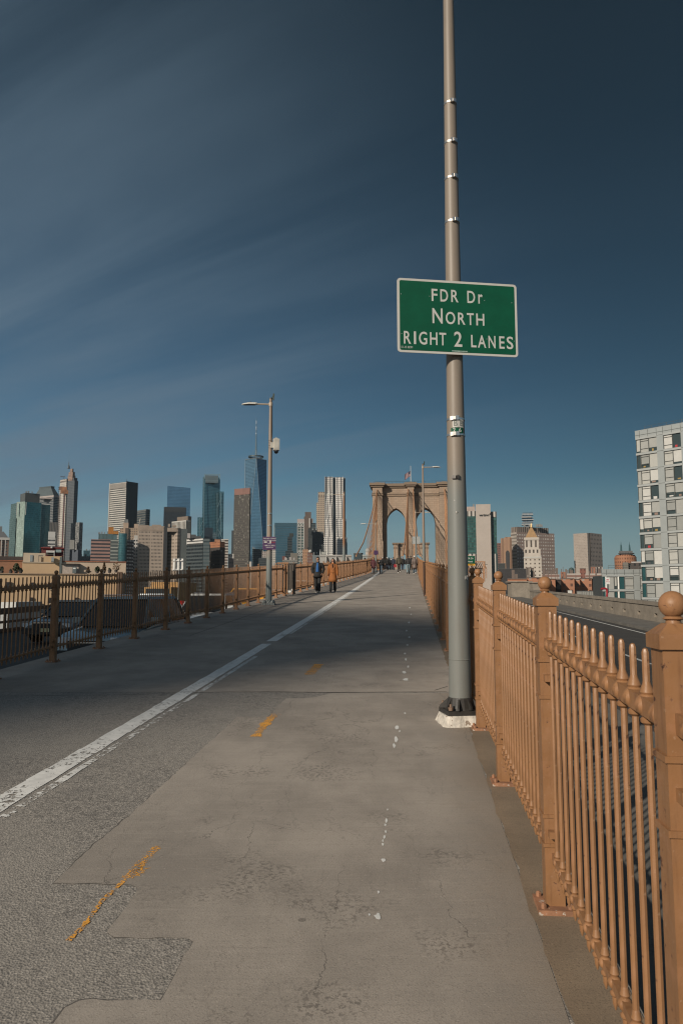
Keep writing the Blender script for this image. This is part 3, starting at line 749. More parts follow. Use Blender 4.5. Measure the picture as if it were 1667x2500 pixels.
MB().tube([(0, 0, 8.42), (.45, 0, 8.44), (.90, 0, 8.45)], [.032, .029, .026], 8).build('lamp_arm', M('lamp arm paint', (.36, .29, .22), .5), pole, smooth=True)
lh_ = MB(); lh_.tube([(.86, 0, 8.46), (.92, 0, 8.47), (1.2, 0, 8.47), (1.42, 0, 8.455)], [(.05, .04), (.10, .055), (.11, .05), (.05, .02)], 10, up=(0, 1, 0)); lh_.build('lamp_head', OFFW, pole, smooth=True)
# torn paper sticker on the shaft
def curved(parent, z0, z1, a0, a1, r, mat, name, n=8, tear=0):
    mb = MB(); rg = random.Random(4); i = None
    for k in range(n+1):
        a = radians(a0 + (a1-a0)*k/n); d0, d1 = rg.uniform(-tear, tear), rg.uniform(-tear, tear)
        q = mb.add([(r*cos(a), r*sin(a), z0+d0), (r*cos(a), r*sin(a), z1+d1), ((r-.003)*cos(a), (r-.003)*sin(a), z1+d1), ((r-.003)*cos(a), (r-.003)*sin(a), z0+d0)])
        if i is not None:
            for j in range(4): mb.face((i+j, q+j, q+(j+1) % 4, i+(j+1) % 4))
        i = q
    return mb.build(name, mat, parent)
WPAP = M('white plate', (.45, .43, .40), .6)
curved(pole, zp(1414), zp(1407), -62, -38, prad(zp(1410))+.004, WPAP, 'paper_scrap', tear=.008)
# pole marker plates: BB over 26
zb0, zb1, zb2 = zp(1062), zp(1048), zp(1029)
mark = thing('pole_marker', 'white and green curved number plates strapped round the tall pole', 'marker', (pb.x, pb.y, pb.z))
rp_ = prad(zp(1045))
GRN = M('sign green', (.0015, .068, .034), .55, var=.10, scale=6, spec=.25)
LET = M('sign lettering', (.46, .45, .42), .5, var=.06)
curved(mark, zb1, zb2, -118, -82, rp_+.006, WPAP, 'letter_tile'); curved(mark, zb1, zb2, -80, -45, rp_+.006, WPAP, 'letter_tile')
curved(mark, zb0, zb1-.001, -128, -52, rp_+.006, GRN, 'number_tile', tear=.004)
def on_pole(body, size, mat, z, a, r, sx=1.0, bold=.002, parent=None):
    q = radians(a); return text(body, size, mat, parent, (r*cos(q), r*sin(q), z), (pi/2, 0, q+pi/2), sx, .001, bold)
GRT = M('grey letters', (.17, .18, .16), .6)
for a in (-100, -63): on_pole('B', .082, GRT, (zb1+zb2)/2, a, rp_+.007, .9, parent=mark)
for t_, a in (('2', -108), ('6', -72)): on_pole(t_, .066, LET, (zb0+zb1)/2, a, rp_+.007, .9, .0005, parent=mark)
# the big green sign
yaw = radians(8); cS = P(1116, 776, pb.y-.135)
xl = P(969, 774, pb.y-.135-.59*sin(yaw)); xr = P(1262, 778, pb.y-.135+.59*sin(yaw)); SW = (xr-xl).length
cS = (xl+xr)/2; zt_, zb_ = Z(687, cS.y), Z(866, cS.y); SHt = zt_-zb_; cS.z = (zt_+zb_)/2
sign = thing('road_sign', 'green road sign reading FDR Dr NORTH RIGHT 2 LANES on the tall pole', 'sign', tuple(cS), yaw)
def rrect(w, h, r, n=5):
    pts = []
    for cx, cz, a0 in ((w/2-r, h/2-r, 0), (-w/2+r, h/2-r, pi/2), (-w/2+r, -h/2+r, pi), (w/2-r, -h/2+r, 3*pi/2)):
        for k in range(n+1): a = a0+pi/2*k/n; pts.append((cx+r*cos(a), cz+r*sin(a)))
    return pts
def plate(w, h, r, y0, y1):
    mb = MB(); pts = rrect(w, h, r); k = len(pts)
    i = mb.add([(x, y0, z) for x, z in pts] + [(x, y1, z) for x, z in pts])
    mb.face([i+j for j in reversed(range(k))]); mb.face([i+k+j for j in range(k)])
    for j in range(k): mb.face((i+j, i+(j+1) % k, i+k+(j+1) % k, i+k+j))
    return mb
plate(SW, SHt, .035, -.003, .004).build('border', M('sign border', (.46, .44, .405), .5, var=.08, scale=2), sign)
plate(SW-.052, SHt-.048, .016, -.0055, -.0028).build('sign_face', GRN, sign)
def fit(body, x0, x1, y0, y1, bold=.0035):             # sign-crop pixels -> sign plane
    t = text(body, .1, LET, sign, (0, -.0065, 0), bold=bold/1.0, align='LEFT', ext=.0008)
    vs = [v_.co for v_ in t.data.vertices]; ax, bx_ = min(q.x for q in vs), max(q.x for q in vs); ay, by = min(q.y for q in vs), max(q.y for q in vs)
    u = lambda x: (x-756)/1440*SW; w = lambda y: -(y-510)/905*SHt
    sx, sy = (u(x1)-u(x0))/(bx_-ax), (w(y0)-w(y1))/(by-ay)
    t.scale = (sx, sy, 1); t.location = (u(x0)-ax*sx, -.0065, w(y1)-ay*sy); return t
for k in (('F',443,513,170,322),('D',548,640,170,322),('R',678,765,170,322),('D',872,966,170,322),('r',1005,1056,206,322),
          ('N',450,572,408,594),('O',608,722,443,597),('R',755,842,447,594),('T',862,946,447,594),('H',975,1072,447,594),
          ('R',110,194,706,860),('I',228,253,706,860),('G',288,384,704,862),('H',418,506,706,860),('T',528,610,706,860),
          ('2',705,800,682,868),('L',908,972,714,866),('A',988,1088,714,866),('N',1117,1202,714,866),('E',1248,1312,714,866),('S',1338,1418,712,868)):
    fit(*k, bold=.0012)
fit('51-15 BDM', 78, 212, 888, 914, bold=0.0)
for x, y in ((82,257),(420,265),(1080,279),(1413,290),(86,740),(765,748),(1098,757),(1430,766)):
    MB().ball(((x-756)/1440*SW, -.007, -(y-510)/905*SHt), (.0045, .003, .0045), 8, 5).build('rivet', M('rivet', (.75, .74, .7), .3, .8), sign)
MB().box(((770-756)/1440*SW, -.0065, -(922-510)/905*SHt), (.165, .002, .012)).build('sticker', M('sticker', (.22, .30, .26), .6, var=.3, scale=40), sign)
for z in (-.22, .22): MB().box((.0, .06, z), (.06, .11, .04)).build('bracket', DGREY, sign)

def lamp(loc, h, side, arm, label, zc, sign_=None, unit=False, r0=.115, far=False, group=None, tint=(.235, .180, .138)):
    root = thing('lamp_post', label, 'lamp post', tuple(loc), 0, None)
    pr = lambda z: r0 - (r0-.052)*z/h
    MB().lathe([(pr(z), z) for z in [h*i/14 for i in range(15)]], 16 if not far else 8).build('shaft', polepaint('lamp paint', tint, (.150, .168, .160), zc, .35), root, smooth=True)
    mb = MB(); mb.box((0, 0, .03), (.44, .44, .06)); mb.lathe([(.19, .05), (.17, .10), (r0+.01, .17)], 14)
    for k in range(4):
        a = pi/4+pi/2*k; mb.ball((.21*cos(a), .21*sin(a), .10), (.07, .07, .075), 8, 5)
    mb.build('base_casting', M('grey base casting', (.16, .17, .165), .6, var=.3), root, smooth=True)
    za = h-.22
    ar = thing_part = MB().tube([(0, 0, za), (side*arm*.5, 0, za+.01), (side*arm, 0, za+.015)], [.030, .028, .026], 8).build('lamp_arm', M('lamp arm paint', (.36, .29, .22), .5), root, smooth=True)
    MB().lathe([(pr(za)+.01, za-.07), (pr(za)+.018, za-.06), (pr(za)+.018, za+.06), (pr(za)+.01, za+.07)], 12).build('arm_collar', M('lamp arm paint', (.36, .29, .22)), root)
    hd = MB(); L_ = .56; st = [(0, .055, .05, .0), (.05, .085, .055, .0), (.30, .105, .055, .0), (.47, .08, .04, -.012), (.56, .03, .016, -.022)]; pv = None
    for t, w, hh, dz in st:
        x = side*(arm-.02+t); z = za+.02+dz
        q = hd.add([(x, -w, z-hh*.4), (x, -w, z), (x, -w*.6, z+hh*.8), (x, w*.6, z+hh*.8), (x, w, z), (x, w, z-hh*.4)])
        if pv is not None:
            for j in range(6): hd.face((pv+j, pv+(j+1) % 6, q+(j+1) % 6, q+j))
        else: hd.face([q+j for j in range(6)])
        pv = q
    hd.face([pv+5-j for j in range(6)])
    bm = bmesh.new(); ho = hd.build('lamp_head', OFFW, root); bm.from_mesh(ho.data); bmesh.ops.recalc_face_normals(bm, faces=bm.faces); bm.to_mesh(ho.data); bm.free()
    MB().box((side*(arm+.26), 0, za-.012), (.42, .13, .018)).build('lens', DGREY, ho)
    MB().lathe([(.025, 0), (.025, .04), (.01, .055)], 8, (side*(arm+.22), 0, za+.06)).build('light_sensor', DGREY, ho)
    MB().lathe([(.062, h-.02), (.062, h+.015), (.02, h+.03)], 12).build('pole_cap', DGREY, root)
    mb = MB(); mb.box((.09, 0, h+.02), (.05, .06, .16)); mb.box((.105, 0, h+.13), (.055, .07, .10)); mb.tube([(0, 0, h), (.05, 0, h+.06), (.1, 0, h+.08)], .012, 6)
    mb.build('radio_unit', M('dark green unit', (.03, .045, .035), .6), root)
    return root, pr
OFF2 = M('camera housing', (.50, .47, .41), .5)
l1 = G(656, 1477); h1 = Z(973, l1.y)-l1.z
lp1, pr1 = lamp(l1, h1, -1, .52, 'grey and tan lamp post with white camera box and purple sign before the left fence', Z(1345, l1.y)-l1.z)
for py in (1254, 1283): band(lp1, Z(py, l1.y)-l1.z, pr1(Z(py, l1.y)-l1.z))
cu_ = thing('security_camera', 'white camera box with a black dome strapped to the left lamp post', 'camera', tuple(P(674.5, 1086, l1.y-.02)), radians(18))
hb = (Z(1069, l1.y)-Z(1101, l1.y))
MB().box((0, 0, .01), (.21, .17, hb*.86)).build('housing', OFF2, cu_)
MB().box((.0, -.088, .0), (.16, .012, hb*.70)).build('cover', OFF2, cu_)
MB().box((.0, 0, hb*.47), (.09, .08, .06)).build('gland', OFF2, cu_)
MB().box((-.15, 0, -.02), (.12, .07, .20)).build('bracket', OFF2, cu_)
MB().lathe([(.10, -hb*.42), (.10, -hb*.47), (.075, -hb*.50)], 14).build('shroud', DGREY, cu_)
MB().ball((0, 0, -hb*.52), .078, 16, 10).build('dome', M('black dome', (.01, .01, .012), .08, spec=.6), cu_, smooth=True)
mb = MB(); pth = []
for k in range(60):
    t = k/59; z = Z(1072, l1.y)-l1.z - t*(Z(1095, l1.y)-Z(1072, l1.y))*-1; a = t*2*pi*4
    zz_ = Z(1072, l1.y)-l1.z + t*(Z(1096, l1.y)-Z(1072, l1.y)); pth.append(((pr1(zz_)+.006)*cos(a), (pr1(zz_)+.006)*sin(a), zz_))
mb.tube(pth, .007, 5); mb.build('cable_wrap', DGREY, lp1)
pth = [((pr1(z)+.005)*cos(a), (pr1(z)+.005)*sin(a), z) for z, a in [(Z(y_, l1.y)-l1.z, radians(20-.9*max(0, (y_-1030)))) for y_ in range(985, 1076, 6)]]
MB().tube(pth, .008, 5).build('cable', DGREY, lp1)
# purple help-line sign
PURP = M('purple sign', (.055, .022, .075), .5, var=.15)
def purple(c, w, label, words=True):
    s = thing('help_sign', label, 'sign', tuple(c), radians(3))
    plate(w, w, .02, -.003, .003).build('sign_border', M('sign magenta', (.10, .025, .085), .5), s)
    plate(w-.03, w-.03, .01, -.0055, -.0028).build('sign_face', PURP, s)
    if words:
        k = w/.45
        for t_, sz, z, sx in (('TROUBLE COPING?', .062, .160, .82), ("DON'T STRUGGLE ALONE", .046, .085, .80), ('CALL', .058, -.01, .9), ('1-888-NYC-WELL', .064, -.085, .80), ('1-888-692-9355', .050, -.150, .80)):
            text(t_, sz*k, LET, s, (0.01, -.0065, z*k), sx=sx, ext=.0005, bold=.001)
        MB().box((-.13*k, -.0075, .035*k), (.10*k, .002, .05*k)).build('sticker', WPAP, s, rz=0)
        MB().box((.04*k, -.0080, .050*k), (.05*k, .002, .09*k)).build('sticker', WPAP, s)
        MB().box((.13*k, -.0075, .030*k), (.14*k, .002, .035*k)).build('stripe', M('sign red', (.18, .02, .04), .5), s)
    return s
purple(P(657.5, 1326, l1.y-.13), .455, 'purple help line sign reading TROUBLE COPING on the left lamp post')
l2 = G(1035, 1422); h2 = Z(1133, l2.y)-l2.z
lp2, pr2 = lamp(l2, h2, 1, .66, 'slim grey lamp post just left of the tall pole with its arm pointing right', Z(1320, l2.y)-l2.z)
for a in (-105,): curved(lp2, Z(1308, l2.y)-l2.z, Z(1302, l2.y)-l2.z, -130, -50, pr2(4.5)+.006, GRN, 'number_tile')
l3 = G(839.5, 1412); h3 = Z(1201, l3.y)-l3.z
lp3, pr3 = lamp(l3, h3, -1, .85, 'rusty tan lamp post standing before the wavy silver skyscraper', Z(1330, l3.y)-l3.z, far=True, tint=(.22, .105, .045), r0=.14)
l4 = G(1015.5, 1396.5); h4 = Z(1246, l4.y)-l4.z
lp4, _ = lamp(l4, h4, 1, 1.0, 'distant thin lamp post with signs before the right arch of the stone tower', Z(1290, l4.y)-l4.z, far=True)
wb = thing('back_sign', 'pair of grey sign panels seen from behind on the distant thin lamp post', 'sign', tuple(P(1015.5, 1319, l4.y-.1)))
for x in (-.22, .22): MB().box((x, 0, 0), (.36, .02, .75)).build('sign_panel', M('sign back grey', (.36, .36, .34), .5, .3), wb)
l5 = G(917.5, 1397); h5 = Z(1274, l5.y)-l5.z
lp5, _ = lamp(l5, h5, -1, 1.0, 'distant thin lamp post with tiny purple sign before the stone tower left leg', Z(1330, l5.y)-l5.z, far=True)
purple(P(917.5, 1349, l5.y-.15), .42, 'tiny purple sign on the distant lamp post by the left leg of the stone tower', False)

# ------------------------------------------------------------------ the stone bridge tower, its cables and flag
DT = 410.0; AX = Vector((.0935, 1)).normalized(); RZB = -atan2(AX.x, AX.y)
STONE = stone('tower granite', (.335, .25, .185), 2.6, 1.05, (.24, .175, .128))
STONED = stone('tower cornice stone', (.33, .255, .195), 3.2, 1.6, (.19, .14, .10))
CABLE = M('tan cable paint', (.38, .20, .105), .6, var=.2, scale=.5)
zT = lambda py: Z(py, DT) + 24
def make_tower(label, full=True):
    ctr = P(1004, 1400, DT); t = thing('stone_tower', label, 'bridge tower', (ctr.x, DT, -24), RZB)
    HW, OI, OO, z_sp, z_ap, z_top = 20.8, 2.9, 13.4, zT(1277), zT(1242.5), zT(1190)
    a = (OO-OI)/2; h = z_ap-z_sp; R = (a*a+h*h)/(2*a)
    mb = MB(); yf, yb = -5.0, 5.0
    def q4(p, w):                                     # planar quad in the x-z plane with UV in metres
        i = mb.add(p); mb.face((i, i+1, i+2, i+3), [(v_[0]+60 if w else v_[1]+60, v_[2]) for v_ in p])
    for x0, x1 in ((-HW, -OO), (-OI, OI), (OO, HW)):
        q4([(x0,yf,0),(x1,yf,0),(x1,yf,z_top),(x0,yf,z_top)], 1); q4([(x1,yb,0),(x0,yb,0),(x0,yb,z_top),(x1,yb,z_top)], 1)
        for x, s in ((x0, -1), (x1, 1)):
            zt = z_top if abs(x) == HW else z_sp
            p = [(x,yb,0),(x,yf,0),(x,yf,zt),(x,yb,zt)]; q4(p if s < 0 else p[::-1], 0)
    def arch(u):                                      # height of the pointed arch, u from -1 to 1 across the opening
        x = abs(u)*a; return z_sp + sqrt(max(0, R*R - (x + R - a)**2))
    for s in (-1, 1):
        c = s*(OI+OO)/2; n = 20
        for k in range(n):
            u0, u1 = -1+2*k/n, -1+2*(k+1)/n; x0, x1 = c+u0*a, c+u1*a; h0, h1 = arch(u0), arch(u1)
            q4([(x0,yf,h0),(x1,yf,h1),(x1,yf,z_top),(x0,yf,z_top)], 1); q4([(x1,yb,h1),(x0,yb,h0),(x0,yb,z_top),(x1,yb,z_top)], 1)
            i = mb.add([(x0,yf,h0),(x0,yb,h0),(x1,yb,h1),(x1,yf,h1)]); mb.face((i,i+1,i+2,i+3), [(60+yf,h0),(60+yb,h0),(60+yb,h1),(60+yf,h1)])
    i = mb.add([(-HW,yf,z_top),(HW,yf,z_top),(HW,yb,z_top),(-HW,yb,z_top)]); mb.face((i,i+1,i+2,i+3), [(0,0)]*4)
    mb.build('tower_wall', STONE, t)
    for x0, x1 in ((-HW-.02, -15.5), (-1.85, 1.85), (15.5, HW+.02)):
        w = .9 if abs(x0) < 5 else 0
        for y0, y1 in ((-9.2, -4.96), (4.96, 9.2)):
            mb = MB(); zb = zT(1262)
            mb.prism([(x0-.35, y0-.5), (x1+.35, y0-.5), (x1+.35, y1), (x0-.35, y1)] if y0 < 0 else [(x0-.35, y0), (x1+.35, y0), (x1+.35, y1+.5), (x0-.35, y1+.5)], 0, zb-14)
            mb.prism([(x0, y0), (x1, y0), (x1, y1), (x0, y1)], zb-14, z_top-.02)
            mb.build('buttress', STONE, t)
    cm = MB()
    for zc, hh, ov in ((zT(1187.2), 1.25, 1.6), (zT(1191.5), .9, .9), (zT(1208.5), .5, .35), (zT(1213), .5, .45)):
        cm.box((0, 0, zc), (2*HW+2*ov*.6, 10+2*ov, hh), m=0)
        for x0, x1 in ((-HW, -15.5), (-1.85, 1.85), (15.5, HW)):
            cm.box(((x0+x1)/2, 0, zc+.06), (x1-x0+2*ov, 18.4+2*ov, hh+.1))
    cm.box((0, 0, zT(1184.5)), (2*HW-1, 9, .9))
    cm.build('cornice', STONED, t)
    if full:
        for x in (-18.2, 0, 18.2):
            MB().box((x, -2, zT(1181.5)), (2.6, 5, 1.1)).build('saddle_cover', STONED, t)
        mb = MB()
        for y in (-5.5, 5.5): mb.tube([(-20, y, zT(1178.5)), (20, y, zT(1178.5))], .06, 4)
        for k in range(21): mb.tube([(-20+2*k, -5.5, zT(1184)), (-20+2*k, -5.5, zT(1178.5))], .05, 4)
        mb.build('roof_railing', DGREY, t)
    return t
tw1 = make_tower('big stone bridge tower with two pointed arches at the end of the promenade')
sx_ = Vector((AX.y, -AX.x))                           # to the right across the bridge
base = Vector((tw1.location.x, DT)); far = base + AX*488
tw2 = make_tower('second smaller looking stone tower seen through the arches of the nearer one', False)
tw2.location = (far.x, far.y, -24)
def along(dist, off, z):                              # dist metres from the near tower toward the viewer (negative: beyond)
    p = base - AX*dist + sx_*off; return Vector((p.x, p.y, z))
ztop = Z(1186, DT)
NM = {-18.2: 'left outer main cable falling from the stone tower toward the viewer', -1.3: 'left one of the two middle main cables of the stone tower',
      1.3: 'right one of the two middle main cables of the stone tower', 18.2: 'right outer main cable of the stone tower half hidden by the tall pole'}
for off, lab in NM.items():
    o0 = along(0, off, ztop)
    c_ = thing('suspension_cable', lab, 'cable', tuple(o0), 0, 'main cables of the stone tower')
    def zc(s): return ztop - 47.0*s + 6.5*s*s*1.0 if s <= 1 else ztop-40.5-24*(s-1)
    spread = .9 if abs(off) < 5 else .0
    pts = [along(130*s, off*(1+spread*s), zc(s)) - o0 for s in [i/14 for i in range(19)]]
    MB().tube(pts, .27, 6).build('main_cable', CABLE, c_)
    pts = []
    for i in range(21):
        s = i/20*2-1; pts.append(along(-9.5 - (488-19)*i/20, off*1.0, ztop - 42.0*(1-s*s)) - o0)
    MB().tube(pts, .30, 6).build('main_cable', CABLE, c_)
    st = MB(); hang = MB()
    for k in range(16):
        dd = 6 + k*6.5; zz2 = 13.0 + g(60) - dd*.02
        st.tube([Vector((0, 0, -.4)), along(dd, off*(1+spread*dd/130), zz2)-o0], .085, 4)
        s = dd/130; hang.tube([along(dd, off*(1+spread*s), zc(s))-o0, along(dd, off*(1+spread*s), zz2)-o0], .06, 4)
    o = st.build('diagonal_stay', CABLE, c_); o['kind'] = 'stuff'; o = hang.build('hanger_rope', CABLE, c_); o['kind'] = 'stuff'
# flag on the tower
fp_ = P(1002.5, 1184, DT); zf = Z(1137, DT)
fl = thing('flag_pole', 'white flag pole on top of the near stone tower', 'flag pole', (fp_.x, DT, fp_.z-.5))
MB().tube([(0, 0, 0), (0, 0, (zf-fp_.z)*.5), (0, 0, zf-fp_.z)], [.22, .17, .10], 8).build('pole', M('white flag pole', (.55, .55, .53), .5), fl)
MB().ball((0, 0, zf-fp_.z+.15), .2, 8, 6).build('pole_ball', STEEL, fl)
MB().box((0, 0, .3), (2.2, 2.2, 1.0)).build('pole_base', STONED, fl)
m, nt, N, L, b = newmat('flag cloth'); s_ = node(nt, 'ShaderNodeSeparateXYZ', {0: nt.nodes.new('ShaderNodeUVMap').outputs[0]})
strp = math_(nt, 'GREATER_THAN', math_(nt, 'FRACT', math_(nt, 'MULTIPLY', s_.outputs[1], 6.5)), .538)
c = mixc_(nt, strp, (.13, .018, .026), (.30, .28, .29))
can = math_(nt, 'MULTIPLY', math_(nt, 'LESS_THAN', s_.outputs[0], .4), math_(nt, 'GREATER_THAN', s_.outputs[1], .4615))
vo = node(nt, 'ShaderNodeTexVoronoi', {'Vector': nt.nodes['UV Map'].outputs[0], 'Scale': 14.0}); stars = math_(nt, 'LESS_THAN', vo.outputs['Distance'], .22)
c = mixc_(nt, can, c, mixc_(nt, stars, (.010, .012, .045), (.35, .35, .35))); L.new(c, b.inputs['Base Color']); b.inputs['Roughness'].default_value = .8
mb = MB(); nx_, nz_ = 14, 8; idx = {}
zft, Lf, Hf = Z(1150, DT), 4.4, 2.9
for i in range(nx_+1):
    for j in range(nz_+1):
        u, v = i/nx_, j/nz_
        idx[i, j] = mb.add([(-Lf*.72*u, .35*sin(u*9+v*2)*u+.6*u, -Lf*.42*u**1.3 - Hf*(1-v)*(1+.12*u) + .15*sin(u*7)*u)])
for i in range(nx_):
    for j in range(nz_):
        mb.face((idx[i,j], idx[i+1,j], idx[i+1,j+1], idx[i,j+1]), [(i/nx_, j/nz_), ((i+1)/nx_, j/nz_), ((i+1)/nx_, (j+1)/nz_), (i/nx_, (j+1)/nz_)])
o = mb.build('flag', m, None, (fp_.x-.15, DT-.1, zft), smooth='all'); tag(o, 'stars and stripes flag blowing left from the pole on the stone tower', 'flag')

# ------------------------------------------------------------------ skyline
TONE = 0.78
ZG = -26.0
class Bld:
    def __init__(s, name, label, px, d, cat='building', group=None):
        s.d = d; a = ray(px, 1400)[0]; s.o = Vector((a*d, d, ZG)); s.root = thing(name, label, cat, tuple(s.o), 0, group)
    def foot(s, x0, xm, x1, th, side, dd=0, depth=None):
        d = s.d+dd; X = lambda px: (px-833.5)/FPX*1.0
        u0, u1 = X(x0), X(x1)
        if xm is None:                                # face square to the line of sight, flanks along it
            um = (u0+u1)/2; w = d*(u1-u0)/2*1.0; n = Vector((um, 1)).normalized(); t = Vector((n.y, -n.x))
            c_ = Vector((um*d, d)); dp = depth or max(12, w*1.4)
            k = w/ (t.x) if t.x else w
            A, B_ = c_-t*w, c_+t*w
            return [A, B_, B_+n*dp, A+n*dp]
        um = X(xm); c_ = Vector((um*d, d)); th = radians(th)
        if side == 'R':
            a, b_ = Vector((-cos(th), sin(th))), Vector((sin(th), cos(th)))
            t = (c_.x-u0*d)/(cos(th)+u0*sin(th)); q = (u1*d-c_.x)/(sin(th)-u1*cos(th))
            A = c_+a*t; D_ = c_+b_*q
            return [A, c_, D_, A+(D_-c_)]
        a, b_ = Vector((cos(th), sin(th))), Vector((-sin(th), cos(th)))
        t = (u1*d-c_.x)/(cos(th)-u1*sin(th)); q = (c_.x-u0*d)/(sin(th)+u0*cos(th))
        B_ = c_+a*t; D_ = c_+b_*q
        return [D_, c_, B_, B_+(D_-c_)]
    def face(s, px, py, out=.0):                    # a point of the front that stands square to the line of sight through the root
        um = s.o.x/s.o.y; u = (px-833.5)/FPX; t = (s.d-out)*(um*um+1)/(um*u+1); return P(px, py, t)-s.o
    def zl(s, py, dd=0): return Z(py, s.d+dd)-ZG
    def part(s, name, x0, xm, x1, yt, mat, th=28, side='R', yb=None, dd=0, depth=None, inset=0.0, cap=None, foot=None, yt2=None, parent=None):
        pts = foot or s.foot(x0, xm, x1, th, side, dd, depth); O = Vector((s.o.x, s.o.y)); pts = [p-O for p in pts]
        if inset:
            c_ = sum(pts, Vector((0, 0)))/len(pts); pts = [c_+(p-c_)*(1-inset) for p in pts]
        z1 = s.zl(yt, dd); z0 = 0 if yb is None else s.zl(yb, dd)
        mb = MB(); mb.prism(pts, z0, z1, mcap=1)
        return mb.build(name, [mat, cap or ROOF], parent or s.root)
ROOF = M('flat roof', (.16, .15, .14), .9, scale=.3)
GREYM = M('mechanical grey', (.20, .21, .21), .7, scale=.2)
MECH = facade('louvre band', (.20, .20, .195), (.06, .065, .07), 1.2, 30, .5, .95, rough=.6)
def bands(name, wall, glass, fl=3.8, fh=.5, **k): return facade(name, wall, glass, 1.7, fl, .92, fh, **k)
def roofstuff(B, x0, x1, yt, dd, n=3, seed=1, mat=None):
    rg = random.Random(seed)
    for k in range(n):
        xc = rg.uniform(x0, x1); w = rg.uniform(.06, .16)*(x1-x0); h = rg.uniform(2, 5)
        B.part('rooftop_unit', xc-w/2, None, xc+w/2, yt - h/B.d*FPX, mat or GREYM, yb=yt+.3, dd=dd, depth=w*B.d/FPX)

# -- left group, from the left edge of the picture
B = Bld('corner_building', 'old brick building with white columns and grey gabled roof at the left edge', 5, 1250)
B.part('wall', -16, None, 20, 1318, facade('brown brick white bays', (.20, .125, .09), (.05, .05, .055), 6, 5, .5, .55))
B.part('cornice', -17, None, 21, 1312, M('white stone trim', (.55, .53, .49), .7), yb=1318, dd=-2)
for x in (3.5, 13): B.part('column', x-1, None, x+1, 1318, M('white stone trim', (.55, .53, .49)), dd=-2.5, depth=2)
pts = [p-Vector((B.o.x, B.o.y)) for p in B.foot(-16, None, 18, 0, 'R')]; c_ = sum(pts, Vector((0, 0)))/4
MB().prism(pts, B.zl(1312), B.zl(1297), taper=[c_+(p-c_)*.35 for p in pts]).build('roof', M('grey slate', (.14, .145, .15), .7), B.root)
B.part('chimney', -6, None, 3, 1285, GREYM, yb=1298, dd=12, depth=8)
# mansard tower behind the green glass block
B = Bld('office_tower', 'grey office tower with a sloping truncated pyramid roof behind the green glass tower', 108, 1900)
B.part('tower_body', 79, 126, 140, 1209, bands('balcony grey', (.22, .22, .22), (.035, .045, .05), 4.2, .55), 30)
B.part('cornice', 78, 126, 140.5, 1209, M('pale stone bands', (.42, .36, .33), .8), 30, yb=1213, dd=-1)
B.part('cornice', 95, None, 125, 1215, M('pale stone bands', (.42, .36, .33)), yb=1218, dd=-2)
f1 = [p-Vector((B.o.x, B.o.y)) for p in B.foot(77, 126, 140, 30, 'R')]; c_ = sum(f1, Vector((0, 0)))/4
f2 = [c_+(p-c_)*.56 for p in f1]
MB().prism(f1, B.zl(1209), B.zl(1188), taper=f2).build('roof', M('dark metal roof', (.10, .125, .13), .5, .3, scale=.1), B.root)
MB().prism([c_+(p-c_)*1.08 for p in f2], B.zl(1188), B.zl(1185)).build('roof_rim', M('dark metal roof', (.10, .125, .13)), B.root)
# green glass tower with chamfered corner
GG1 = glassfac('green mirror glass', (.05, .24, .26), (.03, .12, .13), 2.2, 3.8, .10, .16)
GG2 = glassfac('pale green glass', (.32, .42, .36), (.25, .33, .29), 2.2, 3.8, .08, .2, rough=.3, metal=.2)
GG3 = glassfac('grey green glass', (.12, .20, .185), (.09, .14, .13), 2.2, 3.8, .08, .2, rough=.2, metal=.4)
B = Bld('glass_tower', 'teal mirror glass tower with a pale chamfered corner at the far left', 70, 1350)
d_ = 1350; O = Vector((B.o.x, B.o.y)); U = lambda px, d: Vector(((px-833.5)/FPX*d, d))
A0, A1, A2, A3, A4 = U(22, d_+26), U(36.5, d_+6), U(56.5, d_), U(97, d_+22), U(99, d_+60)
def seg(nm, pl, mat, yt, yb=None):
    mb = MB(); u = 0
    z1 = B.zl(yt); z0 = 0 if yb is None else B.zl(yb)
    ps = [p-O for p in pl]
    mb.prism(ps, z0, z1, mcap=1); return mb.build(nm, [mat, ROOF], B.root)
back = U(60, d_+70)
seg('side_wing', [A0, A1, back], GG3, 1227); seg('corner_bay', [A1, A2, back], GG2, 1224.5); seg('main_front', [A2, A3, back], GG1, 1224.6)
seg('rear_wing', [U(97.2, d_+24), U(119, d_+34), U(112, d_+80)], glassfac('dark green glass', (.05, .13, .135), (.03, .06, .06), 2.2, 3.8), 1228)
seg('side_bay', [U(20.5, d_+24), U(36, d_+4), U(36, d_+30)], GG3, 1264)
for x in (36.8, 59): B.part('edge_fin', x-.8, None, x+.8, 1226, M('pale fin', (.5, .5, .45), .6), yb=1257, dd=-1, depth=2)
B.part('penthouse', 44, 56, 92, 1203, M('dark roof house', (.085, .095, .095), .7, scale=.05), 40, 'L', yb=1225, dd=14)
roofstuff(B, 58, 82, 1203, 20, 4, 3)
# pink granite slab and little white block between
B = Bld('low_tower', 'narrow white framed block with dark windows below the scaffolded tower', 126, 1180)
B.part('wall', 117.5, None, 134, 1298, bands('white frame block', (.58, .56, .53), (.05, .055, .06), 6.0, .42))
B.part('parapet', 117.5, None, 133.5, 1299, M('white wall', (.60, .58, .55), .7), yb=1313, dd=-.5, depth=6)
B = Bld('office_block', 'dark ribbed block rising behind the narrow white framed block', 128, 1300)
B.part('wall', 119.5, None, 137, 1275, facade('dark ribs', (.17, .155, .14), (.05, .05, .05), 2.4, 60, .5, .9))
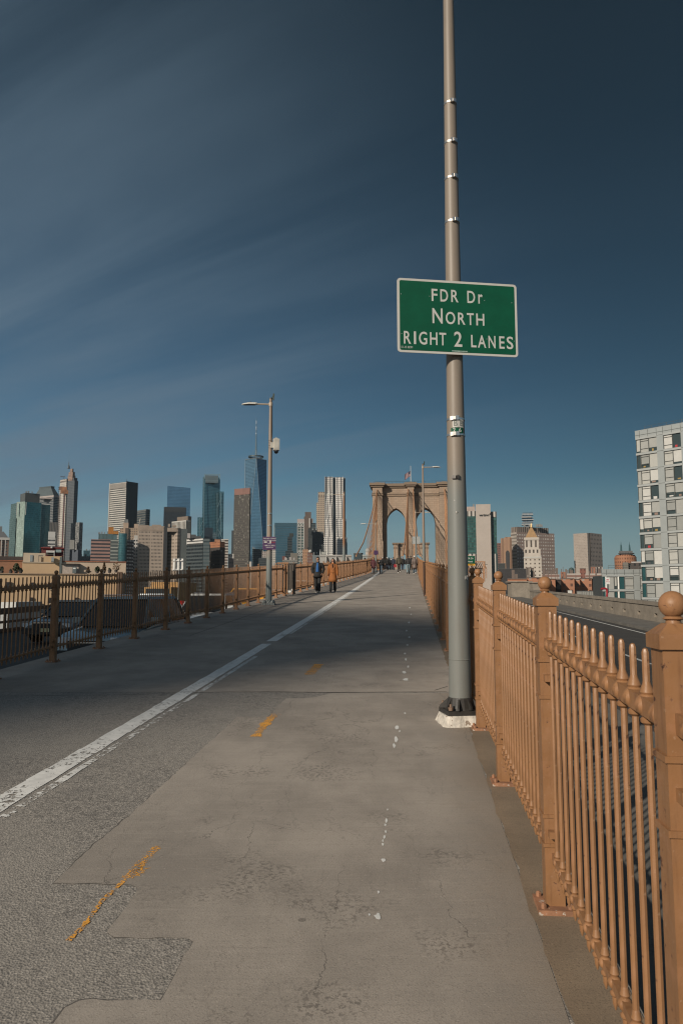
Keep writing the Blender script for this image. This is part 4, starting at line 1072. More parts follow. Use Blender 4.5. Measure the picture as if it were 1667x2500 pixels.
# art deco spire tower
DECO = facade('dark deco brick', (.105, .115, .125), (.035, .045, .055), 3.0, 3.8, .45, .5)
DECOL = facade('lit deco stone', (.34, .23, .175), (.07, .06, .06), 2.2, 3.8, .45, .5)
B = Bld('spired_skyscraper', 'slim dark skyscraper with stepped stone crown and needle spire behind white scaffolding', 170, 1750)
B.part('tower_body', 157, 176, 185, 1173, DECO, 35); B.part('upper_body', 157.5, 174, 183, 1166, DECO, 35, dd=4)
for y0, y1, a, m_, e in ((1172, 1160, 158.5, 170.5, 178), (1160, 1152, 160.5, 170.5, 176), (1152, 1144, 164, 169.5, 172.5)):
    B.part('crown_step', a, m_, e, y1, DECOL, 35, yb=y0+.5, dd=6)
pc = P(168.4, 1144, 1760)-B.o
MB().lathe([(3.2, 0), (2.2, 6), (.9, 9), (.7, 15), (.25, 16), (.10, 41)], 8, pc).build('spire', M('spire metal', (.10, .12, .13), .5, .3), B.root)
# white tower with hoist and netting
B = Bld('scaffolded_tower', 'slim white tower with orange netting and a builders hoist up its front', 148, 1500)
B.part('tower_body', 140, 156, 160, 1176, facade('white unfinished floors', (.52, .48, .43), (.10, .09, .085), 2.8, 3.7, .42, .42, lit=(.42, .24, .14), litp=.08), 40)
B.part('top_frame', 140.5, 156, 160, 1169, facade('open top frame', (.45, .40, .35), (.05, .03, .025), 4.0, 6, .6, .55), 40, yb=1176)
B.part('netting', 139, None, 157, 1188, M('orange netting', (.36, .17, .09), .9, var=.4, scale=.15), yb=1197, dd=-3, depth=4)
B.part('netting', 143, None, 161, 1197, M('orange netting', (.36, .17, .09)), yb=1205, dd=-3.5, depth=4)
for y in range(1190, 1332, 5):
    B.part('working_deck', 136.5, None, 144, y, M('hoist deck', (.15, .13, .12), .8), yb=y+1.0, dd=-6, depth=5)
for x, mt in ((141.5, 'hoist mast'), (152.2, 'hoist mast red')):
    B.part('hoist_mast', x-.7, None, x+.7, 1205, M(mt, (.25, .10, .085) if 'red' in mt else (.2, .17, .16), .8), dd=-7, depth=2)
B.part('jib', 141, None, 152, 1163.2, DGREY, yb=1164.4, dd=2, depth=1.5); B.part('jib_mast', 149, None, 150, 1163.5, DGREY, yb=1170, dd=2, depth=1.5)
# grey block at its right
B = Bld('office_block', 'blank grey block with a few lit window rows right of the spired skyscraper', 185, 1420)
B.part('tower_body', 171.5, 192, 200.5, 1275, facade('grey ribbed wall', (.20, .20, .195), (.07, .075, .08), 2.0, 4.2, .62, .4, lit=(.5, .48, .44), litp=.3), 35)
B.part('lower_wing', 171, 191, 200, 1342, M('deep blue grey wall', (.085, .10, .125), .7, scale=.05), 35, dd=-8)
B.part('pale_panel', 170.5, None, 181, 1318, M('pale panel', (.33, .32, .29), .8, scale=.05), yb=1341, dd=-10, depth=3)
for x0, x1, yt, d, m_, lb in ((205, 220, 1344, 1650, glassfac('far teal glass', (.06, .16, .20), (.05, .1, .12)), 'small far teal glass block in the gap right of the grey block'),
                              (193, 223, 1358, 1500, facade('far blue grey', (.12, .15, .16), (.05, .07, .08)), 'low blue grey block filling the gap before the pink striped building')):
    B = Bld('far_block', lb, (x0+x1)/2, d); B.part('wall', x0, None, x1, yt, m_); roofstuff(B, x0, x1, yt, 6, 3, int(x0))
# pink striped block with teal corner drum
B = Bld('striped_building', 'brick pink and dark glass striped block with a teal glass corner drum', 255, 1120)
B.part('striped_wing', 223, None, 270, 1317, facade('pink stripes', (.36, .21, .175), (.05, .045, .05), 60, 5.2, .995, .46))
B.part('dark_wing', 270, None, 288, 1317, facade('pale stripes', (.08, .10, .10), (.32, .33, .30), 50, 5.2, .99, .35, rough=.5), dd=1)
B.part('glass_attic', 241, None, 284, 1303.5, glassfac('attic glass', (.16, .24, .24), (.12, .15, .15), 2.2, 9), yb=1317, dd=8)
q = P(298, 1400, 1118)-B.o; mb = MB(); n = 20; pts = [(q.x+6.2*cos(2*pi*k/n), q.y+6.2*sin(2*pi*k/n)) for k in range(n)]
mb.prism(pts, 0, B.zl(1303)); mb.build('corner_drum', glassfac('teal drum glass', (.06, .22, .25), (.04, .12, .13), 1.95, 3.7), B.root)
B.part('right_wing', 305, 310, 327, 1317, facade('dark white windows', (.075, .065, .065), (.40, .39, .36), 4.6, 5.2, .75, .40, rough=.5), 55, 'L')
B.part('orange_wrap', 264, None, 276, 1287, M('orange tarpaulin', (.42, .17, .03), .8, var=.3, scale=.4), yb=1304, dd=10, depth=8)
B.part('orange_wrap', 275, None, 288, 1297, M('orange tarpaulin', (.42, .17, .03)), yb=1304, dd=10, depth=8)
roofstuff(B, 236, 262, 1303.5, 12, 5, 8)
# white striped tower with dark flank
WS = facade('white floor stripes', (.56, .53, .48), (.085, .085, .08), 1.4, 4.35, .97, .56, rough=.3)
B = Bld('striped_skyscraper', 'tall slab with white horizontal stripes and a dark blue right flank', 290, 1500)
ft = B.foot(263.5, 304, 332, 34, 'R')
B.part('tower_body', 0, 0, 0, 1176, WS, foot=ft)
O = Vector((B.o.x, B.o.y)); e = (ft[2]-ft[1]).normalized()*.3; n_ = (ft[1]-ft[0]).normalized()*.35
B.part('dark_flank', 0, 0, 0, 1174.9, facade('dark ribbed flank', (.035, .045, .055), (.02, .028, .035), 4.4, 400, .7, .99, rough=.3), foot=[ft[1]+n_-e, ft[1]+n_*2-e, ft[2]+n_*2, ft[2]+n_])
k_ = (ft[0]-ft[3]).normalized()*.6
B.part('mechanical_band', 0, 0, 0, 1178, facade('grey mesh band', (.30, .27, .24), (.17, .16, .15), 2, 2, .5, .5, rough=.8), foot=[ft[0]+k_, ft[1]+k_, ft[1], ft[0]], yb=1190.5)
B.part('edge_pier', 0, 0, 0, 1174.5, M('white stone pier', (.56, .53, .48), .7), foot=[ft[0]+k_*1.5-n_*4, ft[0]+k_*1.5+n_, ft[0]+n_, ft[0]-n_*4])
B.part('mast', 303, None, 304, 1170, DGREY, yb=1176, dd=6, depth=2)
# dark stepped tower behind
B = Bld('office_tower', 'dark grey banded tower with a chamfered corner right of the striped slab', 348, 1600)
B.part('tower_body', 331, 356, 364, 1247, bands('dark bands', (.12, .125, .12), (.035, .045, .05), 5.2, .55), 45)
B.part('attic', 331, 356, 364, 1243, M('dark grey attic', (.13, .135, .135), .7, scale=.05), 45, yb=1247.5, dd=1)
# beige masonry pair
BEI = facade('beige masonry', (.43, .32, .23), (.10, .085, .075), 3.2, 4.2, .38, .45)
B = Bld('masonry_building', 'beige masonry building with a tall stair tower before the striped slab', 315, 1260)
B.part('stair_tower', 300, None, 312, 1276, M('plain beige wall', (.46, .34, .255), .85, scale=.08)); B.part('tank_house', 302, None, 311, 1268, GREYM, yb=1276, dd=2)
B.part('wall', 292, None, 301, 1290, BEI, dd=2); B.part('wing', 312, None, 338, 1289, BEI, dd=4); B.part('attic', 326, None, 336, 1279, M('plain beige wall', (.46, .34, .255)), yb=1289, dd=8)
B.part('shade_box', 305, None, 313, 1289, M('shaded wall', (.12, .09, .07), .8), dd=-1, depth=6)  # dark box, the shade on the wall put into its colour
mb = MB(); q = P(339.5, 1289, 1262)-B.o; mb.tube([q, q+Vector((1, 0, 10)), q+Vector((3, 0, 16))], [1.2, .7, 1.6], 6); mb.build('crane_mast', M('pale crane', (.40, .37, .33), .7), B.root)
B = Bld('narrow_building', 'narrow white building with black windows squeezed beside the big beige slab', 331, 1180)
B.part('wall', 326, None, 337, 1315, facade('white narrow', (.60, .58, .55), (.035, .035, .04), 3.4, 5.4, .62, .5)); B.part('roof_house', 327, None, 336, 1307, M('white stone trim', (.55, .53, .49)), yb=1315, dd=2, depth=5)
B = Bld('glass_block', 'dark teal block in the slot left of the big beige slab', 331, 1240)
B.part('wall', 325, None, 340, 1345, bands('dark teal bands', (.06, .085, .09), (.03, .07, .08), 4, .5))
# big beige concrete slab
SL = facade('beige slab windows', (.385, .31, .25), (.10, .085, .07), 2.05, 5.4, .50, .46, groups=9)
B = Bld('concrete_slab_tower', 'broad beige concrete block with rows of tiny dark slit windows', 385, 1150)
B.part('main_block', 337, None, 400, 1285, SL); B.part('main_block', 399, None, 408, 1287, M('dark seam', (.03, .033, .037), .8), dd=3)
B.part('second_block', 407.5, 433, 440, 1289, SL, 40, dd=1)
B.part('attic', 337.5, None, 399.5, 1284, M('beige attic band', (.34, .27, .215), .85, scale=.1), yb=1296, dd=-.6, depth=10)
B.part('attic', 408, None, 431, 1288.5, M('beige attic band', (.34, .27, .215)), yb=1298, dd=-.6, depth=10)
B.part('plain_flank', 440, None, 456.5, 1291, M('dark grey green flank', (.085, .10, .10), .8, scale=.06), dd=6)
B.part('dark_slot', 431, None, 440.5, 1291, M('dark seam', (.03, .033, .037)), dd=4)
for x0, x1, y in ((340, 362, 1282), (370, 392, 1281), (409, 414, 1279), (420, 430, 1282)): B.part('rooftop_unit', x0, None, x1, y, M('beige attic band', (.34, .27, .215)), yb=1286, dd=10, depth=8)
# blue glass tower, black block, brown block, fluted block
BLG = glassfac('clear blue glass', (.07, .20, .34), (.09, .22, .34), 1.6, 4.2, .06, .10, var=.08)
B = Bld('glass_tower', 'plain bright blue glass tower with a sloping roof edge', 434, 2150)
ft = B.foot(406, None, 461.5, 0, 'R'); O = Vector((B.o.x, B.o.y)); mb = MB(); ps = [p-O for p in ft]; z0 = B.zl(1187), B.zl(1190.5)
i = mb.add([(p.x, p.y, 0) for p in ps] + [(ps[0].x, ps[0].y, z0[0]), (ps[1].x, ps[1].y, z0[1]), (ps[2].x, ps[2].y, z0[1]), (ps[3].x, ps[3].y, z0[0])]); u = 0
for j in range(4):
    k = (j+1) % 4; L_ = (ps[k]-ps[j]).length; mb.face((i+j, i+k, i+4+k, i+4+j), [(u, 0), (u+L_, 0), (u+L_, z0[1]), (u, z0[0])]); u += L_
mb.face((i+4, i+5, i+6, i+7), [(0, 0)]*4); mb.build('tower_body', BLG, B.root)
B = Bld('black_tower', 'flat topped black tower before the plain blue glass tower', 425, 1900)
B.part('tower_body', 398.5, None, 452, 1239, bands('black bands', (.022, .028, .035), (.014, .02, .027), 5, .6, rough=.3), depth=40)
B.part('parapet', 399, None, 451, 1238, M('black parapet', (.02, .025, .03), .6), yb=1250, dd=-.5, depth=6)
B.part('pale_band', 399, None, 440, 1265, M('grey band', (.13, .15, .16), .6), yb=1266.6, dd=-1, depth=3)
B = Bld('brown_block', 'plain brown grey block peeping behind the white fluted block', 448, 1560)
B.part('tower_body', 431, 457, 466, 1260, facade('brown grey wall', (.25, .195, .15), (.10, .08, .07), 3, 30, .3, .9, rough=.6), 40)
B = Bld('fluted_block', 'block with white vertical fins and a black right flank', 436, 1480)
B.part('front', 418.5, 452.5, 464, 1271, facade('white fins', (.55, .53, .49), (.07, .06, .05), 4.2, 300, .52, .97, zoff=4), 42)
B.part('coping', 418, 452.8, 464.5, 1270, M('white stone trim', (.55, .53, .49)), 42, yb=1272.5, dd=-.6)
B.part('dark_flank', 453.5, None, 464.6, 1273, M('dark flank', (.03, .036, .036), .7), dd=-2)
# dark glass block with white attic
B = Bld('banded_block', 'dark glass block with two white attic stripes and thin floor lines', 475, 1130)
B.part('front', 455.5, 495, 511.5, 1326, bands('dark banded glass', (.060, .075, .08), (.022, .03, .035), 5.4, .55, rough=.2), 40)
B.part('white_attic', 455.5, 495, 511.5, 1313, facade('white attic', (.60, .58, .55), (.07, .07, .07), 40, 4.2, .98, .42, rough=.5), 40, yb=1328, dd=-.5)
B.part('flank', 496, None, 511.8, 1315, facade('grey green flank', (.10, .125, .13), (.06, .08, .085), 30, 5.4, .99, .4), dd=-3)
for x0, x1, y in ((457, 464, 1302), (466, 478, 1305), (478, 490, 1309)): B.part('rooftop_unit', x0, None, x1, y, M('white roof house', (.42, .38, .36), .7) if x0 == 457 else DGREY, yb=1314, dd=10, depth=8)
# orange brick block
B = Bld('brick_block', 'dark brick block with a bright orange brick top and stepped shadow', 525, 1180)
B.part('front', 511.5, 537, 549, 1322, facade('orange brick front', (.40, .17, .085), (.12, .06, .045), 3.0, 4.4, .35, .4), 40)
B.part('lower_front', 511, 537, 549.5, 1336, facade('dark brick front', (.055, .042, .036), (.04, .05, .05), 4.5, 5.4, .5, .35, lit=(.26, .27, .26), litp=.12), 40, dd=-.8)
B.part('stair_head', 524, None, 537, 1317, M('orange stair head', (.42, .20, .11), .8), yb=1323, dd=6, depth=8)
B = Bld('balcony_block', 'pale block with stacked white balconies behind the orange topped brick block', 552, 1280)
B.part('wall', 540, None, 557, 1318, facade('white balconies', (.50, .45, .40), (.11, .085, .07), 40, 4.8, .7, .5)); B.part('cornice', 539.5, None, 557.5, 1316, M('white stone trim', (.55, .53, .49)), yb=1318.5, dd=-1)
B = Bld('plain_block', 'short grey pink block with a white top left of the dark window tower', 563, 1200)
B.part('wall', 558, None, 571, 1361, facade('grey pink wall', (.27, .215, .19), (.08, .075, .07), 3, 9, .5, .35)); B.part('white_top', 557.5, None, 571, 1352, facade('white top', (.52, .49, .45), (.08, .07, .07), 4, 5, .6, .4), yb=1363, dd=-.5)
# glass tower with lattice side
TG = glassfac('sea blue glass', (.055, .17, .215), (.09, .22, .26), 3.0, 4.2, .06, .14, var=.18)
STL = M('pale blue steel', (.20, .30, .34), .5, .3)
B = Bld('glass_skyscraper', 'stepped blue glass skyscraper with diagonal steel bracing on its shoulders', 513, 2050)
B.part('core_tower', 492, 497, 534.5, 1163, TG, 30, 'L', depth=40)
B.part('right_shoulder', 533.5, None, 544.5, 1200, TG, dd=6); B.part('left_shoulder', 481, None, 493, 1263, TG, dd=6)
for xa, xb, y in ((498, 530, 1160.5), ): B.part('crown_frame', xa, None, xb, y, facade('crown louvre', (.14, .19, .21), (.06, .085, .10), 60, 3.0, .99, .5), yb=1179, dd=-2, depth=6)
for x in (496.5, 533.5): B.part('crown_post', x-.8, None, x+.8, 1157.5, STL, yb=1170, dd=-3, depth=3)
B.part('crown_rail', 496, None, 534, 1157.8, STL, yb=1159, dd=-3, depth=2)
def brace(B, pl, r, dd, mat=STL, name='brace'):
    mb = MB()
    for (xa, ya), (xb, yb) in pl: mb.tube([B.face(xa, ya, -dd), B.face(xb, yb, -dd)], r, 4)
    o = mb.build(name, mat, B.root); return o
for pl in ([(531, 1400), (531, 1203)], [(540, 1400), (540, 1203)], [(497.5, 1400), (497.5, 1165)], [(488, 1400), (488, 1265)]): brace(B, [pl], .9, -4)
for y in (1212, 1250, 1288, 1326): brace(B, [((531, y+28), (540, y+4))], .7, -4)
for y in (1290, 1315): brace(B, [((488, y), (497, y-20))], .7, -4); brace(B, [((531, y), (540, y+16))], .6, -4)
B = Bld('black_tower', 'small black glass block reflected look before the braced glass skyscraper', 508, 1700)
B.part('tower_body', 499, None, 519, 1288, M('black glass plain', (.02, .03, .04), .25, scale=.05)); B.part('annex', 519, None, 528, 1300, bands('teal annex', (.07, .11, .13), (.04, .08, .10), 4.5, .5))
# dark brown window tower
DW = facade('brown grid', (.085, .075, .064), (.035, .034, .032), 1.85, 3.9, .55, .48, lit=(.42, .40, .35), litp=.13, wvar=.06)
B = Bld('window_tower', 'dark brown slab tower speckled with lit windows and capped by a reddish band', 590, 1420)
B.part('tower_body', 569.5, 608, 611, 1205, DW, 30); B.part('cap_band', 569.8, 608.3, 610.5, 1190.5, facade('red ribs', (.255, .135, .11), (.15, .08, .065), 1.6, 60, .3, .97, rough=.8), 30, yb=1206, dd=-1)
B.part('left_sliver', 565, None, 570, 1295, M('dark blue sliver', (.045, .055, .06), .7), dd=20)
# the great faceted tower
B = Bld('faceted_skyscraper', 'tallest blue glass skyscraper with tapering triangular facets and a mast', 621.3, 2150)
WG1 = glassfac('sky blue glass', (.13, .29, .42), (.14, .30, .42), 3.0, 4.2, .05, .10, rough=.10, metal=.7, var=.10)
k = 2150/FPX; hb, ht = 31.0, 31.2; yawr = radians(3)
zb, zt = 56.0, B.zl(1123)
bs = [Vector((hb*sx, hb*sy)) for sx, sy in ((-1,-1),(1,-1),(1,1),(-1,1))]
Rm = Matrix.Rotation(yawr + atan2(-.117, 1)*-1*0, 2); vr = Matrix.Rotation(atan2(.117, 1), 2)
bs = [vr @ (Rm @ p) for p in bs]; ts = [vr @ (Rm @ Vector(p)) for p in ((0,-ht),(ht,0),(0,ht),(-ht,0))]
MB().prism([p*1.0 for p in bs], 0, zb).build('base_block', WG1, B.root)
mb = MB()
def tri(a, b_, c_):
    i = mb.add([a, b_, c_]); e1 = (Vector(b_)-Vector(a)); 
    mb.face((i, i+1, i+2), [(Vector((q[0], q[1])).dot(Vector((e1.x, e1.y)).normalized()) if abs(e1.x)+abs(e1.y) > 1 else q[0], q[2]) for q in (a, b_, c_)])
bz = [(p.x, p.y, zb) for p in bs]; tz = [(p.x, p.y, zt) for p in ts]
for j in range(4):
    tri(bz[j], bz[(j+1) % 4], tz[j]); tri(tz[j], bz[(j+1) % 4], tz[(j+1) % 4])
i = mb.add(tz); mb.face((i, i+1, i+2, i+3), [(0, 0)]*4)
mb.build('facets', WG1, B.root)
mb = MB()
for j in range(4):
    mb.tube([tz[j], bz[j]], .55, 4); mb.tube([tz[j], bz[(j+1) % 4]], .55, 4)
o = mb.build('facet_edges', M('bright steel edge', (.42, .47, .48), .4, .5), B.root); o['kind'] = 'stuff'
mb = MB(); 
for j in range(4): mb.tube([tz[j], tz[(j+1) % 4]], .9, 4)
mb.build('parapet', M('bright steel edge', (.42, .47, .48)), B.root)
MB().lathe([(10, zt), (10, zt+6), (2, zt+7)], 16).build('mast_plinth', GREYM, B.root)
mb = MB(); mb.lathe([(20, zt+7), (22.5, zt+7.2), (22.5, zt+11), (20, zt+11.2), (20, zt+7)], 28, cap=False)
for q in range(12): mb.tube([(11*cos(q*pi/6), 11*sin(q*pi/6), zt), (21*cos(q*pi/6), 21*sin(q*pi/6), zt+7.2)], .5, 4)
mb.build('antenna_ring', M('dark ring steel', (.06, .085, .095), .5, .3), B.root)
ztip = B.zl(1020); hs_ = ztip-zt
mb = MB(); pr_ = [(2.6, zt)]
for q in range(13): 
    z = zt+hs_*(.25+.05*q); r = 2.5-.14*q; pr_ += [(r*.72, z-1), (r*1.15, z), (r*.72, z+1.2)]
pr_ += [(.5, ztip-8), (.3, ztip)]
mb.lathe(pr_, 8); mb.build('mast', M('mast steel', (.12, .16, .18), .45, .4), B.root)
for q in (.58, .72, .86): MB().lathe([(1.5-q*.7, zt+hs_*q), (1.5-q*.7, zt+hs_*(q+.07))], 8).build('mast_lantern', M('white mast section', (.62, .62, .6), .4), B.root)
brc = MB()
for q in range(4): brc.tube([(18*cos(q*pi/2+.5), 18*sin(q*pi/2+.5), zt+9), (2*cos(q*pi/2+.5), 2*sin(q*pi/2+.5), zt+hs_*.26)], .28, 4)
brc.build('guy_cable', GREYM, B.root)
# lower buildings in front of it
for x0, x1, yt, d, mt, lb in ((609, 614.5, 1371, 1150, M('pale pinnacle stone', (.50, .47, .42), .8), 'thin white pinnacle at the foot of the tallest glass skyscraper'),
      (616, 642, 1340, 1500, bands('dim teal bands', (.055, .075, .08), (.025, .04, .045), 4.2, .5), 'dark block overlapping the foot of the tallest glass skyscraper'),
      (640, 663, 1346, 1380, facade('pale stone small', (.38, .335, .30), (.12, .10, .09), 3.4, 4.4, .4, .45), 'small pale stone block behind the purple help sign'),
      (632, 655, 1362, 1320, bands('dark bands low', (.06, .07, .072), (.03, .04, .045), 4, .5), 'low dark banded block left of the near lamp post'),
      (663, 673, 1342, 1300, facade('white stepped block', (.50, .47, .42), (.10, .09, .085), 2.6, 4, .4, .45), 'narrow stepped white block right of the near lamp post'),
      (645, 686, 1385, 1150, facade('pale low stone', (.44, .37, .31), (.12, .10, .09), 3, 4, .4, .4), 'low pale stone row right behind the near lamp post')):
    B = Bld('city_block', lb, (x0+x1)/2, d); B.part('wall', x0, None, x1, yt, mt); roofstuff(B, x0+1, x1-1, yt, 5, 2, int(x0))
# blue banded glass block
B = Bld('glass_block', 'wide blue glass block with dark horizontal bands right of the near lamp post', 698, 1750)
B.part('front', 670.5, None, 725.5, 1278, glassfac('banded blue glass', (.075, .21, .29), (.03, .075, .105), 60, 5.4, .004, .42, var=.05), depth=40)
B.part('left_edge', 667.5, None, 671, 1281, M('pale glass edge', (.30, .38, .40), .4, .2), dd=2, depth=20); B.part('attic', 670, None, 725.8, 1276.5, M('blue dark attic', (.04, .10, .14), .4), yb=1286, dd=-1, depth=8)
B = Bld('reflection_block', 'dark stepped block standing in for reflections on the wide banded blue glass block', 710, 1450)  # solid dark shapes added as reflections in the glass front
B.part('tower_body', 702, None, 713, 1310, bands('very dark bands', (.035, .045, .05), (.02, .03, .035), 5, .5)); B.part('wing', 697, None, 716, 1345, bands('very dark bands', (.035, .045, .05), (.02, .03, .035), 5, .5), dd=-4)
B.part('stair_head', 706, None, 716, 1302, M('dark flank', (.03, .036, .036)), yb=1310, dd=3, depth=5)
B = Bld('low_block', 'low grey green rooftops left of the white braced tower', 715, 1150)
B.part('wall', 690, None, 727, 1367, facade('grey low wall', (.24, .23, .21), (.08, .08, .075), 3, 3.4, .6, .4)); B.part('attic', 709, None, 727, 1350, M('grey brown wall', (.18, .165, .14), .8), yb=1370, dd=10); B.part('red_house', 689, None, 697, 1358, M('dull red wall', (.17, .07, .06), .8), yb=1370, dd=3)
roofstuff(B, 692, 724, 1367, 2, 6, 21, M('white roof house', (.42, .38, .36)))
# white braced tower
B = Bld('braced_tower', 'slim white framed glass tower with X bracing at its top and foot', 734, 1350)
B.part('tower_body', 725.5, None, 742, 1276, facade('green white grid', (.33, .33, .31), (.10, .135, .125), 6, 5, .86, .7)); WFR = M('white frame steel', (.58, .57, .54), .6)
B.part('cap', 725, None, 742.5, 1267, M('pale pink cap', (.42, .36, .34), .8), yb=1276, dd=1)
for x in (726, 733.7, 741.5): B.part('frame_column', x-.7, None, x+.7, 1275, WFR, dd=-1.5, depth=1.5)
for ya, yb in ((1277, 1286), (1347, 1357)):
    for xa, xb in ((726.5, 733.5), (734, 741)): brace(B, [((xa, ya), (xb, yb)), ((xb, ya), (xa, yb))], .45, -2.2, WFR, 'cross_brace')
    for y in (ya, yb): B.part('frame_beam', 725.5, None, 742, y-.6, WFR, yb=y+.6, dd=-1.8, depth=1.2)
# brown slab with slanted top
B = Bld('brown_slab_tower', 'plain dark brown slab with a slanted top and a lower step at right', 750, 1500)
ft = B.foot(741.5, None, 759, 0, 'R'); ps = [p-Vector((B.o.x, B.o.y)) for p in ft]; mb = MB(); BRS = M('dark brown concrete', (.13, .10, .085), .85, scale=.05)
i = mb.add([(p.x, p.y, 0) for p in ps] + [(ps[0].x, ps[0].y, B.zl(1262)), (ps[1].x, ps[1].y, B.zl(1250)), (ps[2].x, ps[2].y, B.zl(1250)), (ps[3].x, ps[3].y, B.zl(1262))])
for j in range(4): mb.face((i+j, i+(j+1) % 4, i+4+(j+1) % 4, i+4+j))
mb.face((i+4, i+5, i+6, i+7)); mb.build('tower_body', BRS, B.root)
B.part('upper_block', 744, None, 759, 1250, BRS, dd=1); B.part('step', 758.5, None, 763.5, 1266, M('step brown', (.20, .16, .14), .85), dd=2); B.part('white_edge', 754, None, 757, 1265, M('white edge', (.5, .48, .45), .7), yb=1288, dd=-1.5, depth=2)
B = Bld('dark_block', 'dark glass cluster of stepped blocks left of the beige stone tower', 775, 1400)
DGL = facade('dark cluster', (.035, .042, .045), (.05, .058, .058), 3.4, 5, .55, .45, lit=(.40, .41, .40), litp=.13)
B.part('tower_body', 759.5, None, 771, 1277, facade('stacked dark', (.07, .085, .09), (.03, .045, .05), 60, 4.6, .99, .55)); B.part('wing', 752, None, 774, 1290, DGL, dd=-5); B.part('low_wing', 772, None, 790, 1298, DGL, dd=-3); B.part('low_front', 762, None, 789, 1330, DGL, dd=-12)
# beige stone tower
B = Bld('stone_tower_block', 'beige stone apartment tower with small dark windows left of the wavy tower', 783, 1650)
BST = facade('beige stone tower', (.44, .36, .285), (.105, .085, .07), 4.0, 4.6, .48, .5)
B.part('upper_tower', 776, None, 793, 1212, BST); B.part('loggia', 776, None, 793, 1201, facade('loggia stone', (.44, .36, .285), (.09, .07, .06), 5.2, 12, .45, .7, zoff=3), yb=1212.5, dd=-.5); B.part('lower_tower', 772, None, 793, 1227, BST, dd=4); B.part('base_block', 770, None, 793, 1290, BST, dd=-2)
# wavy steel tower
B = Bld('wavy_skyscraper', 'silver skyscraper with rippling steel facade in two bays and stepped shoulders', 818, 1600)
WAV = facade('rippled steel', (.66, .635, .60), (.045, .05, .055), 4.4, 4.6, .50, .54, rough=.3, wvar=.04)
WAVD = facade('rippled steel dark bay', (.17, .20, .22), (.05, .06, .07), 3.3, 3.35, .5, .5, rough=.3)
def wavy(nm, xa, xb, yt, yb, dd, seed, amp=2.6):
    rg = random.Random(seed); u0, u1 = (xa-833.5)/FPX*1600, (xb-833.5)/FPX*1600; nx2 = 36; z0 = 0 if yb is None else B.zl(yb); z1 = B.zl(yt); nz2 = 40; mb = MB(); id_ = {}
    phs = [rg.uniform(0, 6.28) for _ in range(6)]
    for i in range(nx2+1):
        for j in range(nz2+1):
            u = i/nx2; z = z0+(z1-z0)*j/nz2; x = u0+(u1-u0)*u
            tw_ = 1.5*sin(z*.021+phs[0])+.9*sin(z*.043+phs[1])
            w_ = (sin(u*13+tw_+phs[2])*.65+sin(u*23-tw_*1.4+phs[3])*.35)
            y = 1600+dd+amp*w_*(.35+.65*abs(sin(z*.012+u*2+phs[4])))
            id_[i, j] = mb.add([(x-B.o.x, y-B.o.y, z)])
    for i in range(nx2):
        for j in range(nz2):
            a = (i, j), (i+1, j), (i+1, j+1), (i, j+1)
            mb.face([id_[q] for q in a], [((u1-u0)*q[0]/nx2, z0+(z1-z0)*q[1]/nz2) for q in a])
    return mb.build(nm, WAV, B.root, smooth='all')
wavy('rippled_bay', 792, 812.2, 1164, None, 0, 3); wavy('rippled_bay', 819, 837.5, 1165, None, 0, 9)
B.part('core', 793, None, 838, 1165, WAVD, dd=5, depth=30); B.part('dark_recess', 811, None, 820, 1167, facade('recess glass', (.05, .07, .085), (.03, .04, .05), 2.5, 3.3), dd=3, depth=4)
B.part('side_bay', 837, None, 843, 1166, WAVD, dd=4, depth=25); B.part('side_step', 836, None, 845, 1267, WAVD, dd=2, depth=25); B.part('side_step', 836, None, 847.5, 1312, WAVD, dd=0, depth=25)
wavy('rippled_bay', 792, 812.4, 1267, None, -3.2, 5, 2.2); wavy('rippled_bay', 821, 838.5, 1267, None, -3.2, 6, 2.2); wavy('rippled_bay', 788.5, 812.6, 1312, None, -6, 15, 1.6); wavy('rippled_bay', 822, 840.5, 1312, None, -6, 16, 1.6)
for x in (792.4, 811.6, 837.2): B.part('edge_fin', x-.5, None, x+.5, 1163.6, M('bright steel fin', (.62, .60, .57), .4, .2), yb=1310, dd=-3.5, depth=3)
# little church-like and brick blocks
B = Bld('gothic_block', 'small pale stone block with a white spire below the beige stone tower', 787, 1200)
B.part('wall', 782, None, 797, 1347, facade('pale gothic', (.43, .43, .39), (.12, .12, .11), 3, 4, .4, .45)); mb = MB(); q = P(782, 1354, 1199)-B.o; mb.lathe([(1.2, -10), (1.2, 0), (.2, 9)], 6, q); mb.build('spire', WFR, B.root)
for x0, x1, yt, d, mt, lb in ((739, 753, 1341, 1080, facade('orange brown brick', (.40, .235, .145), (.16, .10, .07), 3, 4.4, .35, .4), 'orange brown brick block at the foot of the white braced tower'),
      (750, 763, 1348, 1060, facade('dark red brick', (.17, .085, .065), (.22, .20, .18), 3, 4.4, .45, .5), 'dark red brick block with a white tank on its roof'),
      (761, 781, 1355, 1140, facade('blue grey slab', (.20, .225, .235), (.11, .13, .14), 1.5, 60, .4, .9, rough=.6), 'blue grey slab left of the long grey shed')):
    B = Bld('brick_building', lb, (x0+x1)/2, d); B.part('wall', x0, None, x1, yt, mt); roofstuff(B, x0+1, x1-2, yt, 4, 2, int(x0))
    if x0 == 750: MB().ball(P(757.5, 1346, d)-B.o, 2.4, 10, 8).build('tank', WFR, B.root, smooth=True)
